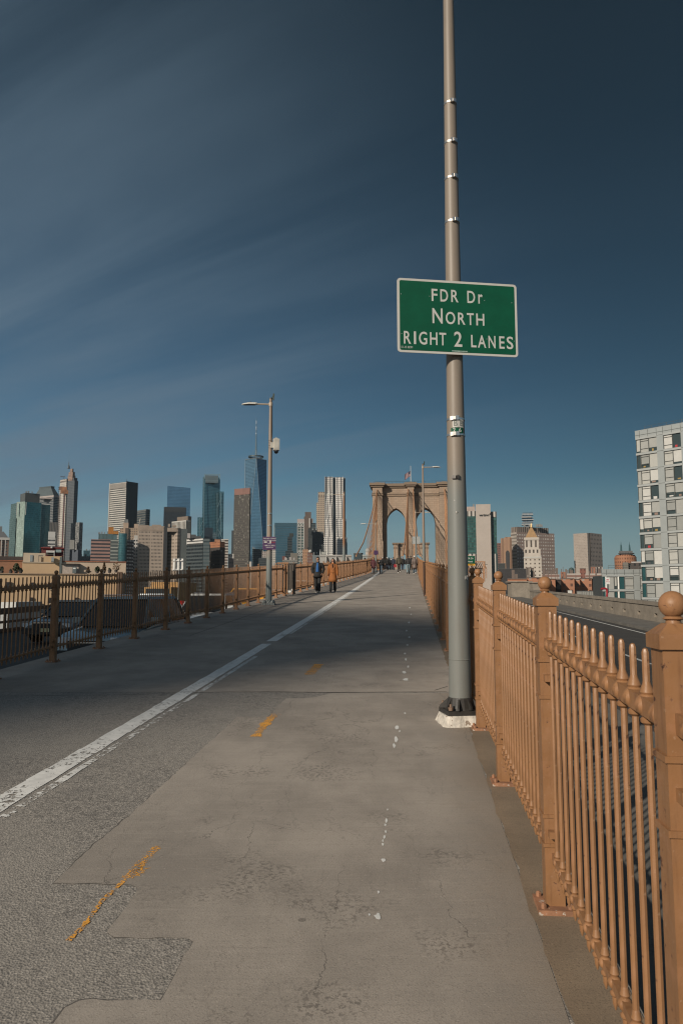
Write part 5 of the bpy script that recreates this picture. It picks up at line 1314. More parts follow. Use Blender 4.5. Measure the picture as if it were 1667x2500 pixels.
# long grey shed with braces
B = Bld('braced_shed', 'long flat grey shed with dark diagonal braces behind the walking couple', 820, 420)
SHD = M('pale shed cladding', (.42, .405, .38), .8, var=.08, scale=.15)
B.part('wall', 781, None, 858, 1356, SHD, depth=14); B.part('roof_edge', 780.5, None, 858.5, 1354.5, SHD, yb=1358.5, dd=-.6, depth=15)
for x in (797, 821, 846):
    brace(B, [((x, 1399), (x, 1359))], .45, -.9, SHD, 'post'); brace(B, [((x+.8, 1360), (x+4.6, 1372))], .28, -.9, DGREY, 'brace'); brace(B, [((x-1.2, 1372), (x+.2, 1360))], .22, -.9, DGREY, 'brace')
B = Bld('glass_block', 'small dark glass block between the grey shed and the stone tower', 874, 700)
B.part('wall', 863.5, 882, 885.5, 1351, M('smoked glass wall', (.045, .06, .065), .2, scale=.1), 35); B.part('coping', 863, 882, 886, 1349.8, DGREY, 35, yb=1351.5, dd=-.3)
B = Bld('low_block', 'pale teal box building left of the stone tower', 898, 640)
B.part('wall', 884.5, None, 912, 1356, M('pale teal wall', (.30, .34, .335), .8, scale=.1)); B.part('roof_edge', 884, None, 912.5, 1354, M('pale teal trim', (.36, .39, .38), .8), yb=1358, dd=-.5)
B = Bld('round_dome', 'pale round dome rising behind the pale teal box by the stone tower', 898.5, 900, 'dome')
q = P(898.5, 1345, 905)-B.o; r = 7.6*905/FPX; MB().ball(q, r, 24, 14).build('dome_shell', M('pale dome skin', (.34, .37, .37), .6, var=.05), B.root, smooth=True); MB().lathe([(r*.9, 0), (r*.9, q.z-r*.4)], 20, (q.x, q.y, 0)).build('drum', SHD, B.root)

# -- right of the tall pole
B = Bld('slab_skyscraper', 'pale concrete slab skyscraper with green glass flanks and black lettering near its top', 1176, 1180)
GV = facade('green window wall', (.03, .065, .058), (.032, .098, .090), 3.0, 4.0, .86, .72, rough=.15, lit=(.05, .15, .135), litp=.2)
FIN = facade('white fins tall', (.53, .48, .43), (.05, .045, .04), 6.2, 500, .45, .985, rough=.6)
B.part('left_wing', 1128, None, 1163, 1260, GV, dd=6); B.part('left_fins', 1128, None, 1163, 1248, FIN, yb=1260.5, dd=5.5); B.part('left_fins', 1128, None, 1163, 1352, FIN, dd=5.2, depth=4)
B.part('roof_house', 1128, None, 1161, 1237, M('pinkish roof house', (.40, .32, .28), .8, scale=.1), yb=1250, dd=14)
B.part('right_wing', 1198, None, 1213, 1262, GV, dd=6, depth=30); B.part('right_fins', 1198, None, 1213.3, 1249, FIN, yb=1262.5, dd=5.5, depth=25); B.part('right_fins', 1198, None, 1214, 1352, facade('dark fins', (.50, .46, .42), (.03, .045, .045), 6.5, 500, .7, .985), dd=5.2, depth=4)
SLB = M('pale slab concrete', (.46, .395, .345), .85, var=.06, scale=.03)
B.part('main_slab', 1163, None, 1198.5, 1231, SLB, depth=40)
lt = P(1181.5, 1257.5, 1180); sc_ = 1180/FPX
lf_ = B.face(1181, 1257.5, .22); ra_ = -atan2(B.o.x, B.o.y)
t_ = text('verizon', 8.4*sc_, M('black letters', (.012, .012, .012), .5), B.root, lf_, (pi/2, 0, ra_), .86, .15, .12)
m_ = [v_.co.x for v_ in t_.data.vertices]; t_.scale.x = 24.0*sc_/(max(m_)-min(m_))
brace(B, [((1193.8, 1254.6), (1194.8, 1256.4)), ((1194.8, 1256.4), (1196.8, 1252.2))], .45, -.4, M('black letters', (.012, .012, .012)), 'check_mark')
roofstuff(B, 1130, 1160, 1237, 16, 5, 4)
B = Bld('brick_sliver', 'thin red brown tower squeezed right of the pale slab skyscraper', 1218, 1500)
B.part('wall', 1213, None, 1224, 1326, facade('red brown grid', (.20, .10, .08), (.06, .05, .05), 3, 4.4, .45, .5), depth=20)
B = Bld('arched_tower', 'orange brown tower with a tall dark arched recess', 1236, 1140)
OB = facade('orange brown ribs', (.34, .205, .13), (.22, .13, .085), 6, 300, .4, .98, rough=.8)
B.part('tower_body', 1222.5, None, 1248.5, 1314, OB); B.part('crown', 1232, None, 1248, 1311, OB, yb=1315, dd=2)
ft = B.foot(1234, None, 1243, 0, 'R', -1.0); O = Vector((B.o.x, B.o.y)); a, b_ = ft[0]-O, ft[1]-O; mb = MB(); pl = []
for k in range(13):
    t = pi*k/12; f_ = .5+.5*cos(t); p = b_.lerp(a, 1-f_); pl.append((p.x, p.y, B.zl(1352)+ (a-b_).length*.9*sin(t)))
pl = [(b_.x, b_.y, 0)] + pl + [(a.x, a.y, 0)]; n_ = len(pl); i = mb.add(pl + [(x, y+1.2, z) for x, y, z in pl]); mb.face([i+q for q in range(n_)][::-1]); mb.face([i+n_+q for q in range(n_)])
for q in range(n_): mb.face((i+q, i+(q+1) % n_, i+n_+(q+1) % n_, i+n_+q))
mb.build('arched_recess', M('dark recess', (.035, .033, .035), .7), B.root)
# waffle grid block
WF1 = facade('waffle front', (.275, .205, .175), (.52, .475, .43), 4.6, 5.3, .52, .40, rough=.7); WF2 = facade('waffle side', (.40, .355, .31), (.22, .19, .165), 60, 5.3, .99, .42, rough=.7)
B = Bld('waffle_tower', 'broad brown office block with a grid of pale dots and a ribbed crown', 1300, 1168)
ft = B.foot(1247.5, 1261.5, 1353.5, 24, 'L')
B.part('tower_body', 0, 0, 0, 1299, WF1, foot=ft); n_ = (ft[1]-ft[2]).normalized()*.5
B.part('side_face', 0, 0, 0, 1299.4, WF2, foot=[ft[0]+n_, ft[1]+n_, ft[1], ft[0]])
B.part('crown', 1248.2, 1263, 1339.5, 1286, facade('ribbed crown', (.30, .245, .205), (.10, .08, .07), 4.2, 300, .48, .98, rough=.7), 24, 'L', yb=1299.5, dd=3)
roofstuff(B, 1262, 1335, 1286, 8, 6, 6)
# stacked glass tower far behind
B = Bld('stacked_tower', 'slim tower of jutting glass boxes rising behind the pyramid roof', 1289, 2100)
rg = random.Random(12); GBX = glassfac('stack glass', (.10, .23, .33), (.30, .30, .29), 3, 4.2, .10, .30)
B.part('tower_body', 1278, None, 1302, 1300, GBX)
for y in range(1251, 1290, 6):
    o1, o2 = rg.uniform(-3.5, 3), rg.uniform(-3, 3.5)
    B.part('glass_box', 1277.5+o1, None, 1301+o2, y, GBX, yb=y+5.2, dd=rg.uniform(-5, 3)); B.part('floor_slab', 1277+o1, None, 1301.5+o2, y+5.0, M('pale slab edge', (.45, .43, .41), .7), yb=y+6.3, dd=-6)
# pyramid roofed courthouse tower
B = Bld('pyramid_tower', 'white stone tower with colonnade and golden pyramid roof before the waffle block', 1299, 1075)
WST = facade('white stone small windows', (.52, .46, .395), (.13, .105, .085), 6.2, 5.6, .34, .40)
B.part('lower_shaft', 1278, None, 1319.5, 1361, WST, depth=26); B.part('cornice', 1277.5, None, 1320, 1359, M('white stone trim', (.55, .53, .49)), yb=1362, dd=-.8)
B.part('middle_shaft', 1279, None, 1318, 1340, facade('white stone mid', (.54, .475, .41), (.07, .055, .045), 5.4, 12, .42, .40, zoff=2), dd=2); B.part('upper_shaft', 1280.5, None, 1314.5, 1317, facade('colonnade stone', (.54, .475, .41), (.10, .08, .065), 6.4, 16, .38, .62, zoff=5), dd=4); B.part('attic', 1279.5, None, 1315.5, 1312, M('white stone plain', (.53, .465, .40), .8), yb=1318, dd=3)
ft = [p-Vector((B.o.x, B.o.y)) for p in B.foot(1283, None, 1312, 0, 'R', 6)]; c_ = sum(ft, Vector((0, 0)))/4
MB().prism(ft, B.zl(1312), B.zl(1284), taper=[c_+(p-c_)*.08 for p in ft]).build('pyramid_roof', M('gold brown roof', (.34, .20, .085), .6, .2, scale=.2), B.root)
MB().lathe([(1.3, 0), (1.0, 3), (.2, 6)], 8, (c_.x, c_.y, B.zl(1285))).build('lantern', M('gold lantern', (.5, .35, .15), .4, .5), B.root)
# grey concrete courthouse
B = Bld('concrete_tower', 'square grey beige tower with a vertical dark groove and small windows', 1434, 1250)
B.part('front', 1400, 1434, 1468.5, 1301, facade('fine concrete front', (.40, .34, .295), (.27, .225, .19), 1.8, 2.6, .5, .5, rough=.8), 47, 'R')
fr = B.foot(1400, 1434, 1468.5, 47, 'R'); ns = Vector((fr[2]-fr[1]).normalized()); no = Vector((ns.y, -ns.x))*.5
B.part('window_flank', 0, 0, 0, 1300.2, facade('windowed flank', (.44, .355, .30), (.075, .06, .055), 5.2, 7.2, .32, .42), foot=[fr[1]+no+ns*9, fr[2]+no, fr[2], fr[1]+ns*9])
B.part('dark_groove', 0, 0, 0, 1300.6, M('dark groove', (.09, .075, .065), .8), foot=[fr[1]+no*.8+ns*6, fr[1]+no*.8+ns*9, fr[1]+ns*9, fr[1]+ns*6])
# low things below the towers
for x0, x1, yt, d, mt, nm, lb in ((1217, 1283, 1389, 640, M('black shed wall', (.028, .026, .028), .7, scale=.1), 'dark_shed', 'long black flat shed below the waffle block'),
      (1215, 1232, 1376, 700, M('dark green shed', (.035, .04, .04), .7), 'dark_shed', 'small dark box below the orange brown arched tower'),
      (1283, 1291, 1386, 600, facade('brown pylon', (.21, .17, .14), (.10, .08, .07), 2, 40, .4, .9), 'brick_pylon', 'left one of a pair of brown pylons by the black shed'),
      (1293, 1301, 1387, 610, facade('brown pylon', (.21, .17, .14), (.10, .08, .07)), 'brick_pylon', 'right one of a pair of brown pylons by the black shed'),
      (1413, 1427, 1388, 700, facade('red brown slab', (.22, .09, .065), (.10, .05, .04), 3, 3.4, .4, .4), 'brick_building', 'plain dark red brick slab below the grey beige tower'),
      (1440, 1453, 1384, 760, facade('red orange brick', (.34, .15, .10), (.12, .07, .05), 3, 3.4, .4, .4), 'brick_building', 'red brick stair block with water tank below the grey beige tower'),
      (1452, 1468, 1384, 740, facade('white pier block', (.50, .46, .42), (.06, .05, .05), 3.2, 30, .5, .9), 'brick_building', 'white piered block at the foot of the grey beige tower')):
    B = Bld(nm, lb, (x0+x1)/2, d); B.part('wall', x0, None, x1, yt, mt); B.part('roof_edge', x0-.3, None, x1+.3, yt-.8, DGREY if 'shed' in nm else M('roof edge brown', (.16, .12, .10), .8), yb=yt+.6, dd=-.3)
for x0, x1, yt, d, mt, lb in ((1321, 1362, 1402, 560, facade('white strip flats', (.43, .37, .33), (.16, .085, .065), 40, 3.0, .99, .55, rough=.6), 'low apartment row with white floor strips, left of the small green tank'),
      (1366, 1378, 1396, 590, facade('brick cube', (.30, .14, .09), (.12, .07, .05), 3, 3.2, .4, .4), 'small orange brick cube on the white striped rooftops'),
      (1380, 1414, 1400, 570, facade('white strip flats', (.43, .37, .33), (.16, .085, .065)), 'apartment row with white floor strips left of the dark red slab'),
      (1427, 1470, 1400, 575, facade('white strip flats', (.43, .37, .33), (.16, .085, .065)), 'apartment row with white floor strips right of the dark red slab')):
    B = Bld('apartment_row', lb, (x0+x1)/2, d); B.part('wall', x0, None, x1, yt, mt); roofstuff(B, x0+1, x1-1, yt, 4, 4, int(x0), M('roof edge brown', (.16, .12, .10)))
B = Bld('water_tank', 'small dark green rooftop tank above the striped apartment rows', 1394, 600, 'tank'); q = P(1394, 1397, 600)-B.o
MB().lathe([(2.2, -6), (2.2, 2), (1.6, 3.2), (.3, 3.8)], 12, q).build('tank_body', M('green tank', (.05, .085, .08), .6), B.root); MB().lathe([(1.2, -40), (1.2, -5)], 8, q).build('tank_tower', GREYM, B.root)
HB = facade('red brick houses', (.42, .19, .11), (.13, .065, .045), 3.4, 3.0, .36, .48, lit=(.4, .33, .28), litp=.08)
for k, (x0, x1, yt) in enumerate(((1237, 1283, 1413), (1283, 1330, 1410), (1330, 1352, 1413.5), (1352, 1366, 1415), (1366, 1398, 1412.5), (1398, 1412, 1414), (1412, 1440, 1412), (1440, 1474, 1413))):
    lbs = ['red brick house row just right of the tan ball finials', 'red brick block partly behind the pale concrete pier', 'brick flats left of a dark shaded gap', 'narrow shaded brick wall in a gap between brick flats', 'sunlit orange brick flats right of the shaded gap', 'slim brick flats in the middle of the brick terrace', 'orange brick flats left of the white glass wing', 'brick flats touching the white low glass wing']
    B = Bld('brick_flats', lbs[k], (x0+x1)/2, 330+8*k, group='red brick flats beyond the slotted wall')
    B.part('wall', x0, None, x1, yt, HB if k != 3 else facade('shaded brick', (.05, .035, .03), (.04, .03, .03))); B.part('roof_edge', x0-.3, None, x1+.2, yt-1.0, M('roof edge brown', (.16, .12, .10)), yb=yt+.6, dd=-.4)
    roofstuff(B, x0+1, x1-1, yt, 6, 2, k+40, M('roof edge brown', (.16, .12, .10)))
B = Bld('hoarding', 'grey slatted screen wall in front of the brick flats, behind the slotted wall', 1437, 160, 'fence')
B.part('screen', 1405, None, 1470, 1443.5, facade('grey slats', (.30, .30, .28), (.16, .16, .15), .35, 50, .4, .97, rough=.7), depth=.3); B.part('rail', 1405, None, 1470, 1442.8, GREYM, yb=1444.2, dd=-.1, depth=.4); B.part('white_box', 1382, None, 1392, 1441.5, WFR, yb=1460, dd=4, depth=3)
# round brick tower with two masts
B = Bld('round_brick_tower', 'round orange brick tower with two thin masts on its roof', 1527, 900, 'tower')
q = P(1527, 1400, 912)-B.o; r = 25.5*912/FPX; mb = MB(); n = 28; ps = [(q.x+r*cos(2*pi*k/n), q.y+r*sin(2*pi*k/n)) for k in range(n)]
RB = facade('orange round brick', (.36, .165, .09), (.19, .085, .05), 3.0, 4.2, .45, .5)
c_ = Vector((q.x, q.y)); z1 = B.zl(1360)
mb.prism(ps, 0, z1); mb.prism(ps, z1, B.zl(1354), taper=[c_+(Vector(p)-c_)*.84 for p in ps]); mb.build('drum', RB, B.root)
B.part('crown', 1511, None, 1542, 1345, facade('dull crown', (.12, .115, .115), (.05, .05, .05), 3, 6, .5, .5), yb=1354, dd=2, depth=14)
B.part('crown_deck', 1509, None, 1546, 1350, DGREY, yb=1351.2, dd=0, depth=18)
for x, y in ((1515.5, 1322), (1536, 1323)):
    p = P(x, 1346, 905)-B.o; hh = Z(y, 905)-Z(1346, 905); MB().lathe([(1.3, 0), (.9, hh*.6), (.35, hh*.72), (.12, hh)], 6, p).build('mast', M('teal mast', (.05, .11, .12), .5), B.root)
B = Bld('dark_block', 'dark rough brick block with a pale roof left of the grey glass apartment block', 1545, 420)
B.part('wall', 1519, None, 1572, 1374, facade('dark rough brick', (.075, .06, .052), (.03, .03, .028), 2.6, 3, .4, .5)); B.part('pale_roof', 1540, None, 1572, 1371, M('pale roof slab', (.46, .43, .40), .8), yb=1375.5, dd=-.5); B.part('grey_bay', 1519, None, 1531, 1373, M('grey brown wall', (.18, .165, .14)), yb=1393, dd=-1, depth=4)

TONE = 1.0
# ------------------------------------------------------------------ grey glass apartment block at the right
PANEL = M('grey metal panel', (.30, .318, .312), .45, .15, var=.05, scale=.6)
BAND = M('pale slab band', (.33, .342, .333), .5, .1, var=.05, scale=.5)
MULL = M('dark mullion', (.10, .105, .10), .5, .2)
m, nt, N, L, b = newmat('apartment glass'); b.inputs['Base Color'].default_value = (.035, .05, .05, 1); b.inputs['Roughness'].default_value = .06; b.inputs['Metallic'].default_value = .0; b.inputs['Specular IOR Level'].default_value = .8
GLS = m
GLT = M('teal glass corner', (.025, .08, .085), .08, .2, var=.1)
BLINDS = [M('blind %s' % n, c, .7, var=.05, scale=1) for n, c in (('grey', (.31, .31, .29)), ('pale', (.38, .375, .345)), ('white', (.47, .46, .43)), ('dim', (.25, .255, .24)))]
DIRF = Vector((.63, -.776)).normalized(); NRMF = Vector((-.776, -.63)).normalized()   # along the front (toward the viewer), and out of it
def apartments(name, label, corner, floors, z0, fh, cols, dep, length, seed, parapet):
    rg = random.Random(seed)
    root = thing(name, label, 'building', (corner.x, corner.y, -26), atan2(DIRF.y, DIRF.x)); zl = lambda z: z+26
    # local x runs along the front, local -y is out of the front
    ztop = z0+floors*fh
    MB().box((length/2+.02, dep/2+.35, zl(ztop)/2), (length-.04, dep-.5, zl(ztop))).build('wall', M('apartment core', (.05, .055, .055), .7), root)
    for x0, x1, kind in cols:
        if kind == 'p': MB().box(((x0+x1)/2, .12, (zl(z0)+zl(ztop))/2), (x1-x0, .5, ztop-z0)).build('panel_column', PANEL, root)
    for f in range(floors+1):
        z = zl(z0+f*fh)
        MB().box((length/2, .13, z), (length-.02, .49, .42)).build('floor_band', BAND, root)
        for x0, x1, kind in cols:
            if kind == 'p': MB().box(((x0+x1)/2, -.135, z+.02), (x1-x0, .05, .05)).build('joint_line', MULL, root)
    for f in range(floors):
        z = zl(z0+f*fh)+.21; hh = fh-.42
        for x0, x1, kind in cols:
            if kind == 'p': continue
            w = x1-x0; fr = MB(); y = .10
            for a, c_, bx, bz in ((x0+.03, 0, .06, hh), (x1-.03, 0, .06, hh)): fr.box((a, y, z+hh/2), (bx, .16, bz))
            for zz_ in (.03, hh-.03): fr.box(((x0+x1)/2, y, z+zz_), (w-.12, .16, .06))
            if kind == 'a':
                for zz_ in (hh*.28, hh*.84): fr.box(((x0+x1)/2, y, z+zz_), (w-.12, .16, .07))
            wo_ = fr.build('window', MULL, root)
            tl = kind == 'c' and rg.random() < .55
            MB().box(((x0+x1)/2, y+.10, z+hh/2), (w-.1, .02, hh-.1)).build('pane', GLT if tl else GLS, wo_)
            r = rg.random(); drop = 1.0 if r < .55 else (rg.uniform(.6, .9) if r < .90 else 0.0)
            if kind == 'c': drop = 0 if tl else drop
            if drop:
                MB().box(((x0+x1)/2, y+.05, z+hh-.06-(hh-.12)*drop/2), (w-.14, .015, (hh-.12)*drop)).build('blind', BLINDS[min(3, int(rg.random()**1.3*4))], wo_)
            if drop < .85 and kind != 'c' and rg.random() < .8:
                fm = M(*rg.choice((('room white', (.5, .48, .45), .6), ('room red', (.38, .03, .035), .6), ('room brown', (.22, .15, .12), .7), ('room ochre', (.30, .20, .06), .7), ('room dark', (.06, .06, .065), .7))))
                MB().box((x0+w*rg.uniform(.35, .6), y+.07, z+.15+.2), (w*rg.uniform(.2, .45), .03, rg.uniform(.25, .55))).build('furniture', fm, wo_)
    MB().box((length/2, .16, zl(ztop)+parapet/2+.1), (length+.06, .5, parapet)).build('parapet', PANEL, root)
    for x0, x1, kind in cols: MB().box((x1, -.11, zl(ztop)+parapet/2+.1), (.06, .05, parapet)).build('parapet_joint', MULL, root)
    MB().box((length/2, -.12, zl(ztop)+parapet*.45), (length, .04, .06)).build('parapet_line', MULL, root)
    MB().box((length/2, .2, zl(ztop)+parapet+.14), (length+.16, .62, .08)).build('coping', BAND, root)
    rl_ = MB()
    if floors > 5:
        for zz_ in (.55, 1.0): rl_.tube([(1.5, .9, zl(ztop)+parapet+zz_), (length, .9, zl(ztop)+parapet+zz_)], .03, 5)
        for k in range(int(length/1.5)): rl_.tube([(1.5+1.5*k, .9, zl(ztop)+parapet+.1), (1.5+1.5*k, .9, zl(ztop)+parapet+1.0)], .03, 5)
        rl_.build('roof_railing', MULL, root)
    return root
FH = 3.17
def patt(n, x=0):
    c = [(0.05, .9, 'c')]; x = .9
    while x < n:
        c += [(x, x+1.75, 'a'), (x+1.75, x+3.5, 'b'), (x+3.5, x+4.8, 'p')]; x += 4.8
    return [q for q in c if q[1] <= n+.1]
cA = P(1558.5, 1260, 146); zt_ = Z(1072, 146)
apartments('apartment_block', 'tall grey panelled apartment block with glass corner and window blinds at the right edge', cA, 16, zt_-16*FH, FH, patt(20.1), 16, 20.1, 4, 1.45)
cB = P(1468.5, 1400, 151.5)
lenB = 13.4; rg_cols = [(.05, .85, 'c'), (.85, 2.35, 'b'), (2.35, 2.9, 'c'), (2.9, 4.4, 'c'), (4.4, 6.2, 'a'), (6.2, 7.4, 'p'), (7.4, 9.1, 'a'), (9.1, 11.2, 'b'), (11.2, 12.6, 'p'), (12.6, 13.4, 'b')]
# the low wing runs square to the view
DIRF_, = (DIRF.copy(),); DIRF = Vector((.995, -.09)).normalized()
wing = apartments('low_wing', 'low two storey grey glass wing with round white columns and red pipe', cB, 7, Z(1405, 151)-7*3.0, 3.0, rg_cols, 8, lenB, 11, 1.1)
WCOL = M('white round column', (.66, .645, .60), .6)
for x in (.75, 3.2):
    for k in (5, 6): MB().lathe([(.17, 0), (.17, 2.58)], 12, (x, .06, 26+Z(1405, 151)-7*3.0+k*3.0+.21)).build('column', WCOL, wing)
DIRF = DIRF_
def thing_px(name, label, cat, px, py, d, **k): return thing(name, label, cat, tuple(P(px, py, d)), **k)
rp2 = thing_px('red_pipe', 'bent dark red pipe in front of the low glass wing', 'pipe', 1480, 1462, 141)
O = Vector(rp2.location)
MB().tube([P(x, y, 141)-O for x, y in ((1466, 1438), (1476, 1436.5), (1480, 1438.5), (1481, 1443), (1480.5, 1470))], .20, 10).build('pipe', M('dark red pipe', (.25, .012, .02), .5), rp2, smooth=True)
ws = thing_px('white_sign', 'white sign with small red lines of lettering before the low glass wing', 'sign', 1482, 1418, 140)
k_ = 140/FPX
MB().box((0, 0, 0), (10.5*k_, .1, 16*k_)).build('sign_panel', M('white sign panel', (.62, .60, .58), .6), ws)
REDL = M('red sign print', (.42, .04, .08), .6)
text('FIRE', 4.0*k_, REDL, ws, (0, -.06, 2.2*k_), sx=.85, bold=.01); text('STORAGE', 2.0*k_, REDL, ws, (0, -.06, -2.2*k_), sx=1.0, bold=.006)
MB().box((1.5*k_, .1, -18*k_), (.12, .12, 24*k_)).build('sign_post', DGREY, ws)

# ------------------------------------------------------------------ cream roof-terrace building at the left
CRM = M('cream stucco', (.50, .345, .205), .85, var=.06, scale=.25)
CRB = M('pale beige stucco', (.48, .39, .29), .85, var=.06, scale=.3)
WDK = M('dark window glass', (.035, .03, .028), .2)
B = Bld('terrace_building', 'cream stucco building with a roof terrace seen through the left fence', 115, 105)
ROOFT = B.zl(1401)
B.part('wall', -60, None, 290, 1401, CRM, depth=16)
B.part('right_return', 288.5, None, 302, 1396, M('brown side wall', (.12, .075, .05), .8, scale=.3), dd=1.5, depth=15)
B.part('parapet_edge', -60, None, 291, 1400, M('terrace edge', (.30, .21, .14), .85), yb=1402.5, dd=-.15, depth=.5)
for x, y, w, h in ((22, 1431, 11, 20), (79, 1429, 8, 14), (124, 1431, 7, 16), (187, 1426, 7, 10), (77, 1466, 7, 15), (187, 1465, 8, 12), (121, 1466, 7, 14), (97, 1477, 12, 9), (152, 1472, 12, 8), (199, 1468, 10, 7), (248, 1466, 10, 7), (240, 1426, 6, 10)):
    q = B.face(x, y, .0); k_ = 105/FPX; rz_w = atan2(-B.o.x/B.o.y, 1)
    wn_o = MB().box((0, 0, 0), (w*k_, .16, h*k_)).build('window', M('dark window frame', (.09, .06, .045), .6), B.root, q, rz=rz_w)
    MB().box((0, -.09, 0), (w*k_-.14, .04, h*k_-.14)).build('pane', WDK, wn_o); MB().box((0, -.1, -h*k_/2-.03), (w*k_+.1, .12, .06)).build('sill', CRB, wn_o)
B.part('upper_block', 60.5, None, 149, 1372.5, CRM, dd=4, depth=8); B.part('stair_house', 60.5, None, 110, 1350, CRB, dd=4.2, depth=7, yb=1373); B.part('stair_house', 109.6, None, 150.5, 1358, CRM, dd=4.4, depth=7, yb=1373)
B.part('ledge', 60, None, 151, 1372, CRB, yb=1374, dd=3.9, depth=8.3)
B.part('downpipe', 147.5, None, 153, 1360, M('grey green pipe wall', (.09, .11, .11), .7), dd=4.2, depth=3)
B.part('brick_wall', -60, None, 61, 1368, stone('terrace brick', (.30, .145, .085), .5, .16, (.24, .15, .10), bump=.2), dd=5, depth=1.0)
B.part('wall_coping', -60, None, 61, 1367.2, M('brick coping', (.28, .11, .06), .8), yb=1369, dd=4.9, depth=1.2)
B.part('terrace_wall', 153, None, 306, 1372, M('pale pinkish wall', (.46, .36, .27), .85, scale=.3), dd=6, depth=1.2)
B.part('wall_coping', 152.5, None, 306.5, 1370, M('brick coping', (.28, .11, .06)), yb=1372.3, dd=5.9, depth=1.4)
B.part('terrace_house', 156, None, 193, 1377, M('pale lilac wall', (.40, .335, .285), .85), dd=4.5, depth=1.8); B.part('house_roof', 152.5, None, 196, 1375.6, M('dark eaves', (.06, .055, .05), .7), yb=1377.5, dd=4.1, depth=2.4)
q = P(182.8, 1392, 109.4)-B.o; k_ = 109.4/FPX
dr = MB().box(q, (9.5*k_, .12, 15*k_)).build('door', M('dark teal door', (.04, .06, .065), .5), B.root); MB().box(q+Vector((0, -.08, 4.2*k_)), (6*k_, .04, 3.2*k_)).build('door_light', M('door light', (.45, .47, .45), .4), dr)
for x0, x1, y0, y1, mt in ((75, 81, 1355, 1372, PANEL), (127, 133, 1360, 1372.5, PANEL), (95.5, 96.3, 1356, 1372, DGREY)): B.part('wall_panel', x0, None, x1, y0, mt, yb=y1, dd=3.95, depth=.3)
B.part('dark_slot', 95.5, None, 106.5, 1356, DGREY, yb=1357.6, dd=3.9, depth=.4)
for x in (78, 130): B.part('dark_vent', x-3, None, x+3, 1370.8, DGREY, yb=1372.6, dd=3.8, depth=.4)
mb = MB()
for x in range(0, 62, 4): mb.box(P(x, 1359, 112)-B.o+Vector((0, 0, -.3)), (.10, .1, 1.1))
B.part('timber_screen', -40, None, 60, 1358, M('dark timber screen', (.06, .045, .04), .8, scale=2), yb=1367.5, dd=6.5, depth=.15)
rd = Bld('red_framed_house', 'small dark red framed roof house behind the cream building', 128, 150)
RDM = M('dark red frame', (.20, .035, .03), .7)
rd.part('wall', 104, None, 154, 1337, M('dark red wall', (.12, .03, .028), .8), depth=8)
rd.part('roof', 107, None, 150, 1333.5, M('dark slate roof', (.04, .035, .04), .7), yb=1338, dd=.5, depth=6); rd.part('eave', 102, None, 155.5, 1336.5, RDM, yb=1339, dd=-.3, depth=9)
for x0, x1 in ((108, 119), (137, 150)): rd.part('window', x0, None, x1, 1342, M('pale reflecting glass', (.30, .36, .35), .15, .2), yb=1348.5, dd=-.12, depth=.2)
rd.part('white_canopy', 114, None, 134, 1344, M('white canopy', (.50, .49, .47), .7), yb=1349, dd=-.8, depth=.7); rd.part('canopy_post', 132.5, None, 134, 1346, M('white canopy', (.50, .49, .47)), yb=1358, dd=-.8, depth=.3); rd.part('dark_opening', 114, None, 132, 1349, DARK, yb=1354.5, dd=-.5, depth=.4)
rd.part('vent_cap', 124, None, 128, 1334, M('white canopy', (.50, .49, .47)), yb=1338, dd=-1, depth=.5)
# roof terrace plants
LEAF = [M('dull evergreen leaf', (.045, .055, .025), .8, var=.3), M('brown winter leaf', (.12, .075, .04), .8, var=.3), M('dark shrub leaf', (.03, .038, .022), .8, var=.3)]
BARK = M('grey bark', (.09, .07, .055), .9)
def shrub(px, py_top, py_bot, d, w, label, kind, dens=170, seed=1):
    base = P(px, py_bot, d); h = Z(py_top, d)-base.z; W_ = w*d/FPX; rg = random.Random(seed)
    t = thing('potted_shrub' if kind != 2 else 'potted_tree', label, 'plant', tuple(base), 0, 'plants on the cream roof terrace')
    MB().lathe([(.20, -.05), (.28, .38), (.25, .38), (.24, .34)], 10).build('pot', M('dark plant pot', (.06, .05, .045), .7), t)
    mb = MB(); mb.tube([(0, 0, .3), (.04, 0, h*.5), (0, .02, h*.92)], [.05, .035, .012], 5)
    for k in range(9):
        a = rg.uniform(0, 6.28); z0 = h*rg.uniform(.25, .7); q = Vector((cos(a)*W_*.45, sin(a)*W_*.45, z0+h*.22)); mb.tube([(0, 0, z0), q*.6+Vector((0, 0, z0*.4)), q], [.02, .014, .006], 4)
    mb.build('stem', BARK, t); lf = MB()
    for k in range(dens):
        z = rg.random(); r = (1-z)**.8 if kind == 1 else sin(pi*min(1, z*.92+.06))**.7
        if kind == 2 and rg.random() < .35: continue
        a = rg.uniform(0, 6.28); rr = W_/2*r*sqrt(rg.random())*(1 if rg.random() < .8 else 1.25); p = Vector((rr*cos(a), rr*sin(a), h*.2+h*.8*z)); s_ = rg.uniform(.07, .16)
        R = Euler((rg.uniform(0, 3), rg.uniform(0, 3), rg.uniform(0, 3))).to_matrix(); lf.quad(*[p+R @ Vector((x*s_, y*s_*.6, 0)) for x, y in ((-1,-1),(1,-1),(1,1),(-1,1))])
    lf.build('foliage', LEAF[{0: 0, 1: 1, 2: 1, 3: 2}[kind]], t)
